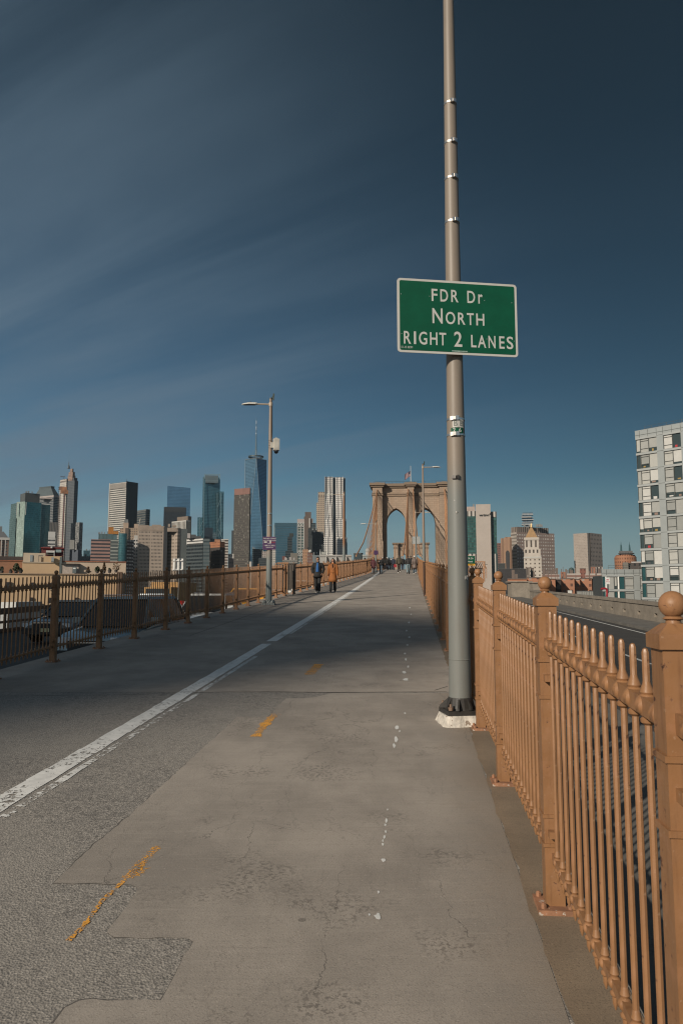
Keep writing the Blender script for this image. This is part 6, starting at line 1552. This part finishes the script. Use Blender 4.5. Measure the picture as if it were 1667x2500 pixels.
for a in ((40, 1376, 1400, 108, 14, 'bushy dark evergreen by the brick terrace wall', 0, 220, 1), (51, 1388, 1400, 107, 8, 'low round dark shrub beside the bushy evergreen', 3, 150, 2), (5, 1384, 1400, 107, 8, 'dark shrub at the left edge of the roof terrace', 3, 140, 3),
          (216, 1385, 1399, 107.5, 11, 'loose reddish shrub left of the upright conifer', 1, 120, 4), (238, 1384, 1399, 107.5, 11, 'round brown shrub next to the upright conifer', 0, 150, 5), (254.5, 1373, 1399, 107.5, 8, 'upright narrow brown conifer on the roof terrace', 1, 220, 6),
          (284, 1374, 1397, 107.5, 20, 'sparse bare branched little tree at the right end of the terrace', 2, 90, 7), (268, 1388, 1398, 107.5, 6, 'small low shrub between the conifer and the bare little tree', 3, 80, 8), (27, 1390, 1400, 107, 6, 'pale grey planter shrub left of the bushy evergreen', 3, 60, 9)): shrub(*a)

# ------------------------------------------------------------------ road furniture
bs = thing_px('back_sign', 'white road sign on two posts seen from behind above the left fence', 'sign', 434, 1400, 36)
k_ = 36/FPX; SBK = M('white sign back', (.60, .58, .55), .5, .2)
for x0, x1 in ((422, 427), (428.5, 437), (438.5, 447)): MB().box(((x0+x1)/2*k_-434*k_, .03, 21*k_), ((x1-x0)*k_, .02, 30*k_)).build('sign_panel', SBK, bs)
for y in (1369, 1391): MB().box((0, -.02, (1400-y)*k_), (24*k_, .05, 2.2*k_)).build('stiffener', SBK, bs)
for x in (427.5, 437.8): MB().box(((x-434)*k_, -.05, -14*k_), (1.4*k_, .06, 104*k_)).build('sign_post', M('grey sign post', (.36, .36, .35), .5, .3), bs)
# overhead sign and its lattice beyond the right road
gd = 62; k_ = gd/FPX
os_ = thing_px('overhead_sign', 'green overhead highway sign with a yellow strip beyond the tall pole', 'sign', 1144, 1367, gd)
MB().box((0, 0, 0), (29*k_, .08, 19*k_)).build('sign_face', GRN, os_); MB().box((0, 0, -11.6*k_), (29*k_, .09, 4.2*k_)).build('yellow_strip', M('sign yellow', (.62, .30, .01), .5), os_); MB().box((0, .01, 9.8*k_), (29.4*k_, .09, .6*k_)).build('edge', LET, os_)
text('FDR Dr', 6.0*k_, LET, os_, (2*k_, -.05, 3.4*k_), sx=.9, bold=.004); text('North', 5*k_, LET, os_, (3*k_, -.05, -4.2*k_), sx=.9, bold=.004)
BLT = M('black print', (.02, .015, .01), .6); text('EXIT    ONLY', 4.0*k_, BLT, os_, (1*k_, -.056, -11.6*k_), sx=.8, bold=.003)
MB().lathe([(.001, 0), (1.6*k_, 2.2*k_)], 3, (1*k_, -.06, -13*k_)).build('arrow', BLT, os_)
gn = thing_px('sign_gantry', 'rusty tan steel lattice gantry standing behind the fence finials', 'gantry', 1160, 1400, gd+1.0)
O = Vector(gn.location); GT = M('tan gantry steel', (.33, .175, .095), .65, var=.2)
Q = lambda x, y, dd=0: P(x, y, gd+1+dd)-O
for nm, pl, r in (('top_chord', [(1120, 1371.5), (1183, 1371.5)], .05), ('bottom_chord', [(1120, 1398), (1182, 1399)], .05), ('middle_chord', [(1120, 1388), (1182, 1388)], .035), ('end_post', [(1182.5, 1370.5), (1182, 1420)], .05), ('end_post', [(1180.3, 1372), (1180.3, 1420)], .04)):
    MB().tube([Q(*p) for p in pl], r, 6).build(nm, GT, gn)
lat = MB()
for i in range(15):
    x = 1118+i*4.4; lat.tube([Q(x, 1372), Q(x+7.5, 1388)], .028, 5); lat.tube([Q(x+7.5, 1388), Q(x+7.5, 1412)], .03, 5); lat.tube([Q(x, 1388), Q(x+4.4, 1399)], .024, 5); lat.tube([Q(x, 1372, .9), Q(x+6, 1388, .9)], .024, 5)
o = lat.build('lattice', GT, gn); MB().tube([Q(1181, 1378), Q(1190, 1378.5)], .015, 4).build('antenna', DGREY, gn)

# ------------------------------------------------------------------ vehicles
GLASSC = M('car glass', (.014, .018, .022), .05, spec=.7, var=.05); TYRE = M('tyre rubber', (.018, .018, .018), .85); RIM = M('alloy rim', (.38, .38, .38), .35, .8); CHR = M('chrome trim', (.6, .6, .6), .15, 1.0)
LAMP = M('clear head lamp', (.60, .62, .63), .1, spec=.7); RED = M('red tail lamp', (.30, .01, .01), .2); PLASTIC = M('black trim', (.02, .02, .02), .6)
def car(kind, label, paint, loc, rz, L_=4.7, W_=1.86, H=1.68, cat='car', group='traffic on the left road'):
    root = thing(kind, label, cat, loc, rz, group)      # front along local -y
    suv = H > 1.55; hl = L_/2; hood = .95 if suv else .82; belt = hood+.12
    st = [(-hl, .32, .62, .80), (-hl+.12, .24, hood-.16, .92), (-hl+.55, .22, hood-.04, .985), (-hl+1.25, .22, hood+.04, 1.0), (-hl+1.9, .22, belt, 1.0), (hl-1.2, .22, belt+.04, 1.0), (hl-.35, .25, belt+.05, .97), (hl-.06, .32, belt-.02, .92), (hl, .40, .85, .86)]
    mb = MB(); pv = None
    for y, zb, zt, w in st:
        h = W_/2*w; q = mb.add([(-h*.90, y, zb), (-h, y, zb+.14), (-h, y, zb+(zt-zb)*.62), (-h*.93, y, zt-.03), (-h*.70, y, zt), (h*.70, y, zt), (h*.93, y, zt-.03), (h, y, zb+(zt-zb)*.62), (h, y, zb+.14), (h*.90, y, zb)])
        if pv is not None:
            for j in range(10): mb.face((pv+j, q+j, q+(j+1) % 10, pv+(j+1) % 10))
        else: mb.face([q+j for j in range(10)])
        pv = q
    mb.face([pv+9-j for j in range(10)]); bd = mb.build('body', paint, root, smooth=True)
    ya, yb_, yc, yd = -hl+1.25, -hl+2.05, hl-(.75 if suv else 1.35), hl-(.22 if suv else .55)
    def ring(y, z, w): h = W_/2*w; return [(-h, y, z), (h, y, z)]
    mb = MB(); zr = H-.05
    b0 = [(-.90, ya), (.90, ya), (.90, yd), (-.90, yd)]; t0 = [(-.70, yb_), (.70, yb_), (.70, yc), (-.70, yc)]
    i = mb.add([(x*W_/2, y, belt-.05) for x, y in b0] + [(x*W_/2, y, zr) for x, y in t0])
    for j in range(4): mb.face((i+j, i+(j+1) % 4, i+4+(j+1) % 4, i+4+j))
    mb.face((i+4, i+5, i+6, i+7)); mb.build('glasshouse', GLASSC, root)
    mb = MB(); rf = [(-.715, yb_-.06), (.715, yb_-.06), (.715, yc+.08), (-.715, yc+.08)]
    i = mb.add([(x*W_/2, y, zr-.02) for x, y in rf] + [(x*W_/2*.93, y*.97, H) for x, y in rf]); 
    for j in range(4): mb.face((i+j, i+(j+1) % 4, i+4+(j+1) % 4, i+4+j))
    mb.face((i+4, i+5, i+6, i+7)); mb.build('roof', paint, root, smooth=True)
    for s in (-1, 1):
        for (x0, y0), (x1, y1) in (((.905, ya-.02), (.705, yb_)), ((.905, yd), (.705, yc)), ((.905, (ya+yd)/2+.25), (.705, (yb_+yc)/2+.2))):
            MB().tube([(s*x0*W_/2, y0, belt-.06), (s*x1*W_/2, y1, zr)], .042, 5).build('pillar', paint, root)
        MB().box((s*W_/2*1.06, ya+.35, belt+.10), (.20, .12, .15)).build('mirror', paint, root)
        MB().box((s*W_/2*.72, -hl+.10, hood-.20), (.40, .16, .13), s*-.25).build('headlight', LAMP, root); MB().box((s*W_/2*.80, hl-.02, .95), (.22, .08, .32)).build('tail_light', RED, root)
        for y in (-hl+.92, hl-.95):
            w = MB(); w.tube([(s*(W_/2-.23), y, .345), (s*(W_/2+.01), y, .345)], .345, 22); wo_ = w.build('wheel', TYRE, root, smooth=True); MB().tube([(s*(W_/2-.02), y, .345), (s*(W_/2+.022), y, .345)], .22, 16).build('rim', RIM, wo_, smooth=True)
        if suv: MB().tube([(s*W_/2*.62, yb_+.15, H+.03), (s*W_/2*.62, yc-.1, H+.03)], .022, 5).build('roof_rail', CHR, root)
    MB().box((0, -hl+.02, .62), (W_*.52, .08, .24)).build('grille', PLASTIC, root); MB().box((0, -hl+.0, .70), (W_*.5, .05, .03)).build('grille_bar', CHR, root)
    MB().box((0, -hl-.03, .42), (W_*.88, .14, .20)).build('bumper', PLASTIC, root); MB().box((0, -hl-.11, .46), (.32, .02, .12)).build('licence_plate', M('plate', (.5, .45, .25), .5), root)
    return root
def paint(n, c, metal=.3): return M(n, c, .28, metal, var=.04, coat=.6)
RZL = -atan2(.093, 1)
def at_road(px, d, off=0): a = ray(px, 1450)[0]; return (a*d, d, lroad(d))
car('parked_car', 'dark grey crossover nearest the viewer behind the left fence', paint('dark slate paint', (.10, .125, .14)), (-9.75, 27.5, lroad(27.5)), RZL, 4.4, 1.8, 1.45)
car('parked_car', 'large blue grey sport utility car behind the second and third fence posts', paint('blue grey paint', (.16, .22, .245)), (-5.65, 20.0, lroad(20.0)), RZL, 5.0, 1.95, 1.76)
car('parked_car', 'white car whose pale bonnet shows below the left fence', paint('white car paint', (.62, .62, .60), 0), (-5.0, 28.4, lroad(28.4)), RZL, 4.7, 1.86, 1.66)
car('parked_car', 'silver sedan in the outer lane beyond the white car', paint('silver car paint', (.34, .36, .37), .5), (-9.3, 37, lroad(37)), RZL, 4.6, 1.8, 1.48)
car('taxi', 'yellow taxi in the sunlit stretch behind the left fence', paint('taxi yellow', (.62, .28, .015), 0), (-5.0, 39.5, lroad(39.5)), RZL, 4.9, 1.85, 1.72, 'taxi')
car('parked_car', 'pale car half hidden by the yellow taxi and the grey lamp post', paint('pale blue car paint', (.42, .45, .47), .3), (-4.4, 47, lroad(47)), RZL, 4.7, 1.84, 1.55)
car('parked_car', 'white van far along the left road beyond the slatted cabinet', paint('white car paint', (.62, .62, .60)), (-3.0, 60, lroad(60)), RZL, 5.2, 1.95, 2.05)
tr = thing('box_truck', 'yellow orange box truck behind the blue grey car', 'truck', (-11.8, 52, lroad(52)), RZL, 'traffic on the left road')
YB = M('orange truck box', (.40, .22, .07), .5); MB().box((0, .6, 1.2), (1.9, 4.4, 1.5)).build('cargo_box', YB, tr); MB().box((0, -2.3, 1.0), (1.8, 1.4, 1.2)).build('cab', YB, tr); MB().box((0, -3.02, 1.25), (1.6, .04, .5)).build('windscreen', GLASSC, tr)
for s in (-1, 1):
    for y in (-2.2, 1.6): MB().tube([(s*.75, y, .42), (s*1.08, y, .42)], .42, 18).build('wheel', TYRE, tr)
wt_ = thing('box_truck', 'white box truck roof showing far left beyond the railing', 'truck', tuple(P(22, 1486, 45)), RZL); wt_.location.z = lroad(45)-1.5; k_ = Z(1470, 45)-lroad(45)+1.5
MB().box((0, 1.5, k_/2+.2), (1.0, 3.2, k_-.4)).build('cargo_box', WFR, wt_); MB().box((0, -.5, k_*.4), (.9, .8, k_*.7)).build('cab', WFR, wt_)

# ------------------------------------------------------------------ tall block behind the viewer that shades the deck
along0 = Vector((0, 23.8)); nrm = Vector((SH.y, -SH.x)); Lc = 330.0
hT = Lc*tan(SUN_EL)+.9; c0 = -6.65
cc = SH*(along0.dot(SH)-Lc-9) + nrm*(c0-20)
B0 = thing('apartment_tower', 'tall brick apartment tower behind the viewer whose shadow crosses the deck', 'building', (cc.x, cc.y, -26), atan2(nrm.y, nrm.x))
mb = MB(); mb.prism([(-20, -9), (20, -9), (20, 9), (-20, 9)], 0, hT+26); mb.build('wall', facade('shade block brick', (.30, .17, .12), (.05, .05, .055), 3, 3.2, .4, .5), B0)
MB().box((0, 0, hT+26+.0), (40.4, 18.2, .3)).build('coping', CRB, B0)

# ------------------------------------------------------------------ people
SKIN = M('skin', (.40, .22, .15), .6, var=.05); SKIN2 = M('tan skin', (.33, .175, .11), .6, var=.05)
HAIR = M('black hair', (.012, .009, .008), .45, var=.2); GHAIR = M('grey hair', (.4, .38, .36), .6); SHOE = M('black shoe', (.018, .017, .017), .5); WSHOE = M('white sole', (.6, .58, .55), .6)
def cloth(n, c, r=.85): return M('cloth ' + n, c, r, var=.10, scale=6, bump=.25, bscale=25)
def skin_mesh(name, verts, edges, radii, mat, parent, sub=1):
    me = bpy.data.meshes.new(name); me.from_pydata([tuple(v) for v in verts], edges, [])
    o = bpy.data.objects.new(name, me); C.objects.link(o)
    sk = o.modifiers.new('s', 'SKIN'); sk.use_smooth_shade = True
    for v, r in zip(me.skin_vertices[0].data, radii): v.radius = r if hasattr(r, '__len__') else (r, r)
    me.skin_vertices[0].data[0].use_root = True
    ss = o.modifiers.new('u', 'SUBSURF'); ss.levels = sub; ss.render_levels = sub
    dg = bpy.context.evaluated_depsgraph_get(); m2 = bpy.data.meshes.new_from_object(o.evaluated_get(dg))
    bpy.data.objects.remove(o); bpy.data.meshes.remove(me)
    m2.materials.clear(); m2.materials.append(mat); m2.name = name
    for p in m2.polygons: p.use_smooth = True
    r = bpy.data.objects.new(name, m2); C.objects.link(r); r.parent = parent; return r
def loft(mb, rings, n=14, cap=True, m=0):               # rings: (centre, rx, ry)
    pv = None
    for c, rx, ry in rings:
        c = Vector(c); q = mb.add([c+Vector((rx*cos(2*pi*j/n), ry*sin(2*pi*j/n), 0)) for j in range(n)])
        if pv is not None:
            for j in range(n): mb.face((pv+j, pv+(j+1) % n, q+(j+1) % n, q+j), m=m)
        elif cap: mb.face([q+j for j in reversed(range(n))], m=m)
        pv = q
    if cap: mb.face([pv+j for j in range(n)], m=m)
def person(label, px, py, hpx, face='toward', phase=1, top='coat', coat=None, hem=.80, legs=None, shoes=None, hair='short', hat=None, skin=None, arms='swing', extra=None, bulk=1.0, fem=False, d=None, turn=0.0, inner=None, group='people walking on the deck', shoe2=None):
    gp = G(px, py) if d is None else P(px, py, d)
    if d is not None: gp.z = g(d)
    H = hpx*gp.y/FPX; k = max(1.5, min(1.9, H))/1.75
    rz = -atan2(.093, 1) + (0 if face == 'toward' else pi) + turn
    root = thing('person', label, 'person', tuple(gp), rz, group); root.scale = (k, k, k)
    skin = skin or SKIN; s = phase; V = Vector                        # figure looks along local -y
    hw = .088; pel = V((0, 0, .93)); hipL, hipR = V((hw, 0, .90)), V((-hw, 0, .90))
    def leg(hip, fwd):
        if fwd > 0: kn = hip+V((0, -.17, -.405)); an = hip+V((0, -.21, -.815)); an.z = .085; toe = an+V((0, -.17, -.03)); heel = an+V((0, .05, -.045))
        else: kn = hip+V((0, .02, -.43)); an = V((hip.x, .20, .125)); toe = an+V((0, -.145, -.085)); heel = an+V((0, .055, .01))
        return kn, an, toe, heel
    kL, aL, tL, eL = leg(hipL, s); kR, aR, tR, eR = leg(hipR, -s)
    sp1, sp2, nk, hb, hc, ht = V((0, .005, 1.10)), V((0, .01, 1.28)), V((0, .015, 1.455)), V((0, .0, 1.53)), V((0, -.008, 1.62)), V((0, 0, 1.695))
    sw = .165 if fem else .185; shL, shR = V((sw, .01, 1.395)), V((-sw, .01, 1.395))
    def arm(sh, sd, fwd):
        if arms == 'pockets': el = sh+V((sd*.10, .05, -.27)); wr = el+V((-sd*.075, -.13, -.20))
        elif arms == 'phone' and sd < 0: el = sh+V((sd*.06, .02, -.28)); wr = el+V((-sd*.06, -.21, .12))
        else: el = sh+V((sd*.055, .03-.05*fwd, -.28)); wr = el+V((sd*.01, -.03-.07*fwd, -.245))
        return el, wr
    eLa, wL = arm(shL, 1, -s); eRa, wR = arm(shR, -1, s)
    vs = [pel, sp1, sp2, nk, hb, hc, ht, hipL, kL, aL, tL, hipR, kR, aR, tR, shL, eLa, wL, shR, eRa, wR]
    ed = [(0,1),(1,2),(2,3),(3,4),(4,5),(5,6),(0,7),(7,8),(8,9),(9,10),(0,11),(11,12),(12,13),(13,14),(2,15),(15,16),(16,17),(2,18),(18,19),(19,20)]
    ra = [(.125,.09),(.115,.085),(.125,.09),.052,(.056,.066),(.078,.098),(.055,.068),.070,.047,.034,(.028,.026),.070,.047,.034,(.028,.026),.046,.036,.026,.046,.036,.026]
    for w_i, el, wr, sd in ((17, eLa, wL, 1), (20, eRa, wR, -1)):       # hands: palm, four fingers, thumb
        dv = (wr-el).normalized(); side = V((0, -1, 0)); side = (side - dv*side.dot(dv)).normalized()
        pm = len(vs); vs.append(wr+dv*.065); ra.append((.020, .036)); ed.append((w_i, pm))
        for q, (o_, ln) in enumerate(((.030, .060), (.011, .072), (-.010, .066), (-.029, .050))):
            a = len(vs); vs += [wr+dv*.10+side*o_, wr+dv*(.10+ln*.55)+side*o_+V((-sd*.012, 0, 0)), wr+dv*(.10+ln)+side*o_*.9+V((-sd*.03, 0, 0))]; ra += [.0095, .0085, .007]; ed += [(pm, a), (a, a+1), (a+1, a+2)]
        a = len(vs); vs += [wr+dv*.045+side*.042, wr+dv*.085+side*.062+V((-sd*.012, 0, 0))]; ra += [.011, .008]; ed += [(pm, a), (a, a+1)]
    # nose, chin, ears
    a = len(vs); vs += [hc+V((0, -.108, -.012)), hb+V((0, -.062, .004)), hc+V((.082, .005, -.01)), hc+V((-.082, .005, -.01))]; ra += [.013, (.03, .03), (.010, .02), (.010, .02)]; ed += [(5, a), (4, a+1), (5, a+2), (5, a+3)]
    skin_mesh('body', vs, ed, ra, skin, root)
    for x in (-.032, .032): MB().ball(hc+V((x, -.086, .008)), (.010, .006, .006), 8, 6).build('eye', M('eye', (.03, .02, .018), .2), root)
    MB().ball(hb+V((0, -.086, .034)), (.017, .007, .005), 8, 6).build('mouth', M('lips', (.28, .09, .075), .5), root)
    # trousers, shoes
    if legs:
        mb = MB(); mb.tube([hipL+V((0,0,.06)), hipL, hipL.lerp(kL, .5), kL, kL.lerp(aL, .5), aL+V((0,0,.0))], [(.105,.115),.105,.095,.080,.076,.066], 10, up=(0,-1,0))
        mb.tube([hipR+V((0,0,.06)), hipR, hipR.lerp(kR, .5), kR, kR.lerp(aR, .5), aR+V((0,0,.0))], [(.105,.115),.105,.095,.080,.076,.066], 10, up=(0,-1,0)); loft(mb, [((0,0,.84),.15,.115),((0,0,.93),.165,.125),((0,0,1.02),.15,.115)]); mb.build('trousers', legs, root, smooth='all')
    for an, toe, heel in ((aL, tL, eL), (aR, tR, eR)):
        mb = MB(); mb.tube([heel+V((0,.015,.012)), heel.lerp(toe,.35)+V((0,0,.022)), heel.lerp(toe,.75)+V((0,0,.006)), toe+V((0,-.03,-.004))], [(.040,.040),(.045,.055),(.045,.036),(.030,.020)], 10, up=(1,0,0)); so_ = mb.build('shoe', shoes or SHOE, root, smooth='all')
        if shoe2: 
            mb = MB(); mb.tube([heel+V((0,.02,-.022)), heel.lerp(toe,.5)+V((0,0,-.018)), toe+V((0,-.035,-.014))], [(.043,.014),(.048,.014),(.034,.010)], 10, up=(1,0,0)); mb.build('sole', shoe2, so_)
    # upper garment with sleeves and collar
    if coat:
        b_ = bulk; mb = MB(); fl = (1.02-hem)*.10
        fy = max(0, .92-hem)*.22
        rings = [((0,-.03,hem),.190*b_+fl,.155*b_+fl+fy),((0,-.02,hem+.14),.184*b_+fl*.7,.150*b_+fl*.7+fy*.8),((0,0,1.02),(.155 if fem else .175)*b_,.130*b_),((0,.005,1.18),.172*b_,.140*b_),((0,.01,1.32),(.188 if fem else .205)*b_,.140*b_),((0,.015,1.41),(.150 if fem else .17)*b_,.105*b_),((0,.015,1.455),.085,.085),((0,.015,1.49),.075,.075)]
        if hem > 1.0: rings = [((0,0,.98),.17*b_,.135*b_)] + rings[2:]
        loft(mb, rings, 16)
        for sh, el, wr in ((shL, eLa, wL), (shR, eRa, wR)): mb.tube([sh+V((-sh.x*.35,0,.0)), sh+V((-sh.x*.05,0,-.025)), sh.lerp(el,.5), el, el.lerp(wr,.5), wr+(wr-el)*.03], [.062*b_,.082*b_,.080*b_,.070*b_,.064*b_,.056*b_], 12, up=(0,-1,0))
        o = mb.build('coat' if hem < .9 else 'jacket', coat, root, smooth='all')
        mb = MB(); mb.lathe([(.098,-.05),(.092,.0),(.080,.045),(.068,.045),(.075,-.02)], 14, (0,.02,1.47), sy=.95); mb.build('collar', coat, root, smooth='all')
    if inner:
        mb = MB(); n = 8; w0, w1 = inner[1]
        P_ = [V((0, 0, 0))]; i = None
        for q in range(n+1):
            t = q/n; z = 1.44-(1.44-inner[2])*t; w = w0+(w1-w0)*t; y = -(.075+.09*min(1, t*2.2))*bulk - .012
            j = mb.add([(-w, y+.028, z), (-w*.5, y-.004, z), (0, y-.010, z), (w*.5, y-.004, z), (w, y+.028, z)])
            if i is not None:
                for a in range(4): mb.face((i+a, j+a, j+a+1, i+a+1))
            i = j
        mb.build(inner[3], inner[0], root, smooth='all')
    # hair or hat
    if hair:
        mb = MB(); n, kk = 14, 7; idx = {}
        for j in range(kk+1):
            th = j/kk*(.62 if hair != 'long' else .66)*pi
            for i in range(n):
                a = 2*pi*i/n; fr = max(0, -sin(a))                    # the face side is lifted
                t2 = th*(1-.60*fr*(j/kk)**.7); p = V((.086*sin(t2)*cos(a)*(1+.04*sin(5*a+j)), .108*sin(t2)*sin(a)+.012, .112*cos(t2)+.006*sin(3*a)))
                idx[i, j] = mb.add([hc+V((0, 0, .0))+p])
        for j in range(kk):
            for i in range(n): mb.face((idx[i,j], idx[i,j+1], idx[(i+1) % n,j+1], idx[(i+1) % n,j]))
        if hair == 'long':
            for x, y, w, zb_ in ((0, .10, .085, 1.27), (-.085, .055, .048, 1.24), (.085, .055, .048, 1.25), (-.095, .0, .030, 1.28), (.095, .0, .030, 1.27)):
                mb.tube([hc+V((x*.8, y*.75, .03)), hc+V((x, y*1.05, -.10)), V((x*1.25, y*1.05+.015, 1.38)), V((x*1.2, y+.005, zb_))], [w*.85, w, w*1.05, w*.4], 9)
        mb.build('hair', GHAIR if hair == 'grey' else HAIR, root, smooth='all')
    if hat: MB().lathe([(.098,-.02),(.102,.02),(.098,.06),(.07,.10),(.02,.118)], 14, hc+V((0,.008,.015)), sy=1.12).build('hat', hat, root, smooth='all')
    if extra == 'hood':
        mb = MB(); mb.ball(hc+V((0,.035,.0)), (.118,.125,.142), 14, 9); mb.build('hood', coat, root, smooth='all')
    if extra == 'backpack':
        bp = MB().ball((0, .20, 1.22), (.145, .095, .21), 14, 8).build('backpack', cloth('black pack', (.02, .02, .022)), root, smooth='all'); MB().box((0, .285, 1.17), (.15, .03, .13)).build('pocket', cloth('grey pocket', (.10, .11, .12)), bp)
    if extra == 'hoodback': MB().ball((0, .10, 1.45), (.13, .075, .085), 12, 7).build('hood', coat, root, smooth='all')
    if extra == 'phone': MB().box(wR+V((.02, -.06, .06)), (.07, .012, .14)).build('phone', M('grey phone', (.25, .26, .27), .3), root)
    if extra == 'puffer':
        mb = MB()
        for q in range(9): mb.lathe([(.01, -.03), (.178*bulk+fl*(1-q/9), -.028), (.193*bulk+fl*(1-q/9), 0), (.178*bulk+fl*(1-q/9), .028), (.01, .03)], 16, (0, 0, hem+.05+q*.07), sy=.80, cap=False)
        mb.build('quilting', coat, root, smooth='all')
    if extra == 'scarf': MB().lathe([(.10,-.05),(.115,.0),(.095,.05)], 12, (0,.01,1.46)).build('scarf', cloth('scarf maroon', (.14, .02, .03)), root)
    if extra == 'belt':
        MB().lathe([(.172,-.022),(.178,0),(.172,.022)], 16, (0,0,1.03), sy=.84, cap=False).build('belt', coat, root); lp = MB()
        for sd in (-1, 1): lp.quad((sd*.015, -.148, 1.10), (sd*.115, -.125, 1.28), (sd*.085, -.085, 1.46), (sd*.035, -.105, 1.43)) if sd < 0 else lp.quad((sd*.035, -.105, 1.43), (sd*.085, -.085, 1.46), (sd*.115, -.125, 1.28), (sd*.015, -.148, 1.10))
        lp.build('lapel', cloth('lapel brown', (.26, .10, .035)), root); MB().box((.02, -.150, .80), (.006, .03, .42)).build('coat_edge', cloth('dark seam', (.10, .04, .015)), root)
    return root
BLKC, NAVY, JEAN, LJEAN, OLIVE, MAR, GREYT = cloth('black', (.016, .016, .017)), cloth('navy', (.022, .026, .042)), cloth('jeans', (.06, .085, .11)), cloth('light jeans', (.16, .22, .24)), cloth('olive', (.062, .052, .036)), cloth('maroon', (.075, .022, .026)), cloth('grey trousers', (.20, .20, .20))
BROWN = cloth('rust brown', (.265, .092, .022)); CHAR = cloth('charcoal', (.014, .013, .0125)); TAUPE = cloth('taupe puffer', (.13, .095, .08), .6); BLUE = cloth('blue sweater', (.025, .10, .27))
person('man in an open black parka and blue sweater, hands in pockets, walking toward the viewer', 775.5, 1447, 88, 'toward', 1, 'coat', CHAR, .74, BLKC, SHOE, 'short', None, SKIN2, 'pockets', None, 1.06, inner=(BLUE, (.052, .070), 1.00, 'sweater'), group='couple walking side by side', shoe2=WSHOE)
person('woman with long dark hair in a belted rust brown coat, walking toward the viewer', 812.5, 1447.5, 85, 'toward', -1, 'coat', BROWN, .56, BLKC, SHOE, 'long', None, SKIN, 'swing', 'belt', .98, True, inner=(BLKC, (.030, .012), 1.26, 'top'), group='couple walking side by side')
crowd = [
 ('person all in black with a backpack, walking away close to the left fence', 890.5, 1401.7, 39, 'away', 1, BLKC, .95, BLKC, SHOE, 'short', cloth('black beanie', (.015,.015,.016)), 'swing', 'backpack', 1.08),
 ('person in a long maroon coat and grey trousers walking toward the viewer', 911.5, 1402, 41, 'toward', -1, MAR, .62, GREYT, SHOE, 'long', None, 'swing', 'scarf', .98),
 ('person in a black jacket and jeans looking at a phone, walking toward the viewer', 929.7, 1401.5, 41, 'toward', 1, BLKC, .93, JEAN, SHOE, 'short', None, 'phone', 'phone', 1.10),
 ('tall person in an olive hooded jacket and brown trousers, walking away in the middle', 974, 1399.5, 45, 'away', 1, OLIVE, .86, cloth('brown trousers', (.05,.04,.033)), WSHOE, 'short', None, 'swing', 'hoodback', 1.14),
 ('person in a short black jacket and light jeans, walking away', 996.3, 1401.7, 45, 'away', -1, cloth('soft black', (.028,.026,.026)), .95, LJEAN, SHOE, 'short', None, 'pockets', 'hoodback', 1.16),
 ('person in a long quilted taupe coat and white hat, walking away at the right fence', 1012, 1401.7, 45, 'away', 1, TAUPE, .55, JEAN, WSHOE, 'short', cloth('white hat', (.55,.53,.50)), 'swing', 'puffer', 1.12)]
for lb, px, py, hp, fc, ph, ct, hm, lg, sh, hr, hat, ar, ex, bk in crowd:
    person(lb, px, py, hp, fc, ph, 'coat', ct, hm, lg, sh, hr, hat, None, ar, ex, bk, group='walkers in the distance')
back = [('dark figure with grey hair behind the phone reader', 934, 92, 'away', CHAR, 'grey', None), ('dark clad walker in a pale cap left of the middle', 945, 96, 'away', CHAR, 'short', cloth('pale cap', (.45,.44,.42))), ('dark figure in a long coat next to the pale cap', 949.5, 97, 'away', BLKC, 'long', None),
        ('walker in black with a white scarf', 955, 101, 'toward', BLKC, 'short', None), ('walker in a navy coat left of the olive jacket', 960.5, 95, 'away', NAVY, 'short', None), ('walker in black half hidden by the olive jacket', 983, 92, 'toward', BLKC, 'short', None), ('walker in black half hidden by the short black jacket', 1003, 86, 'away', BLKC, 'short', None)]
for i, (lb, px, d, fc, ct, hr, hat) in enumerate(back):
    p_ = person(lb, px, 1395, 1.68*FPX/d, fc, 1 if i % 2 else -1, 'coat', ct, .78, NAVY if i % 3 else BLKC, SHOE, hr, hat, None, 'swing', None, 1.05, d=d, group='walkers in the distance')
    if i == 3: MB().lathe([(.10,-.05),(.12,.0),(.095,.05)], 12, (0,.0,1.46)).build('scarf', cloth('white scarf', (.55,.53,.5)), p_)
bg_ = thing('shopping_bag', 'small red bag held among the distant walkers', 'bag', (.0937*96-2.1, 93.5, g(93.5)+.55)); bg_.location.x = P(964.5, 1390, 93.5).x
MB().box((0, 0, .0), (.34, .14, .36)).build('bag_body', cloth('red bag', (.28, .02, .03)), bg_); MB().tube([(-.1, 0, .18), (-.07, 0, .32), (.07, 0, .32), (.1, 0, .18)], .012, 5).build('handle', BLKC, bg_)

# ------------------------------------------------------------------ the air
hm = bpy.data.materials.new('city haze'); hm.use_nodes = True; hn = hm.node_tree; hn.nodes.clear()
ho = hn.nodes.new('ShaderNodeOutputMaterial'); hvp = hn.nodes.new('ShaderNodeVolumePrincipled')
hvp.inputs['Color'].default_value = (.80, .88, .95, 1); hvp.inputs['Density'].default_value = 0.000028; hvp.inputs['Anisotropy'].default_value = 0.2
hn.links.new(hvp.outputs[0], ho.inputs['Volume'])
MB().box((0, 1300, 285), (5200, 3600, 624)).build('haze', hm)
bpy.data.objects['haze']['kind'] = 'stuff'
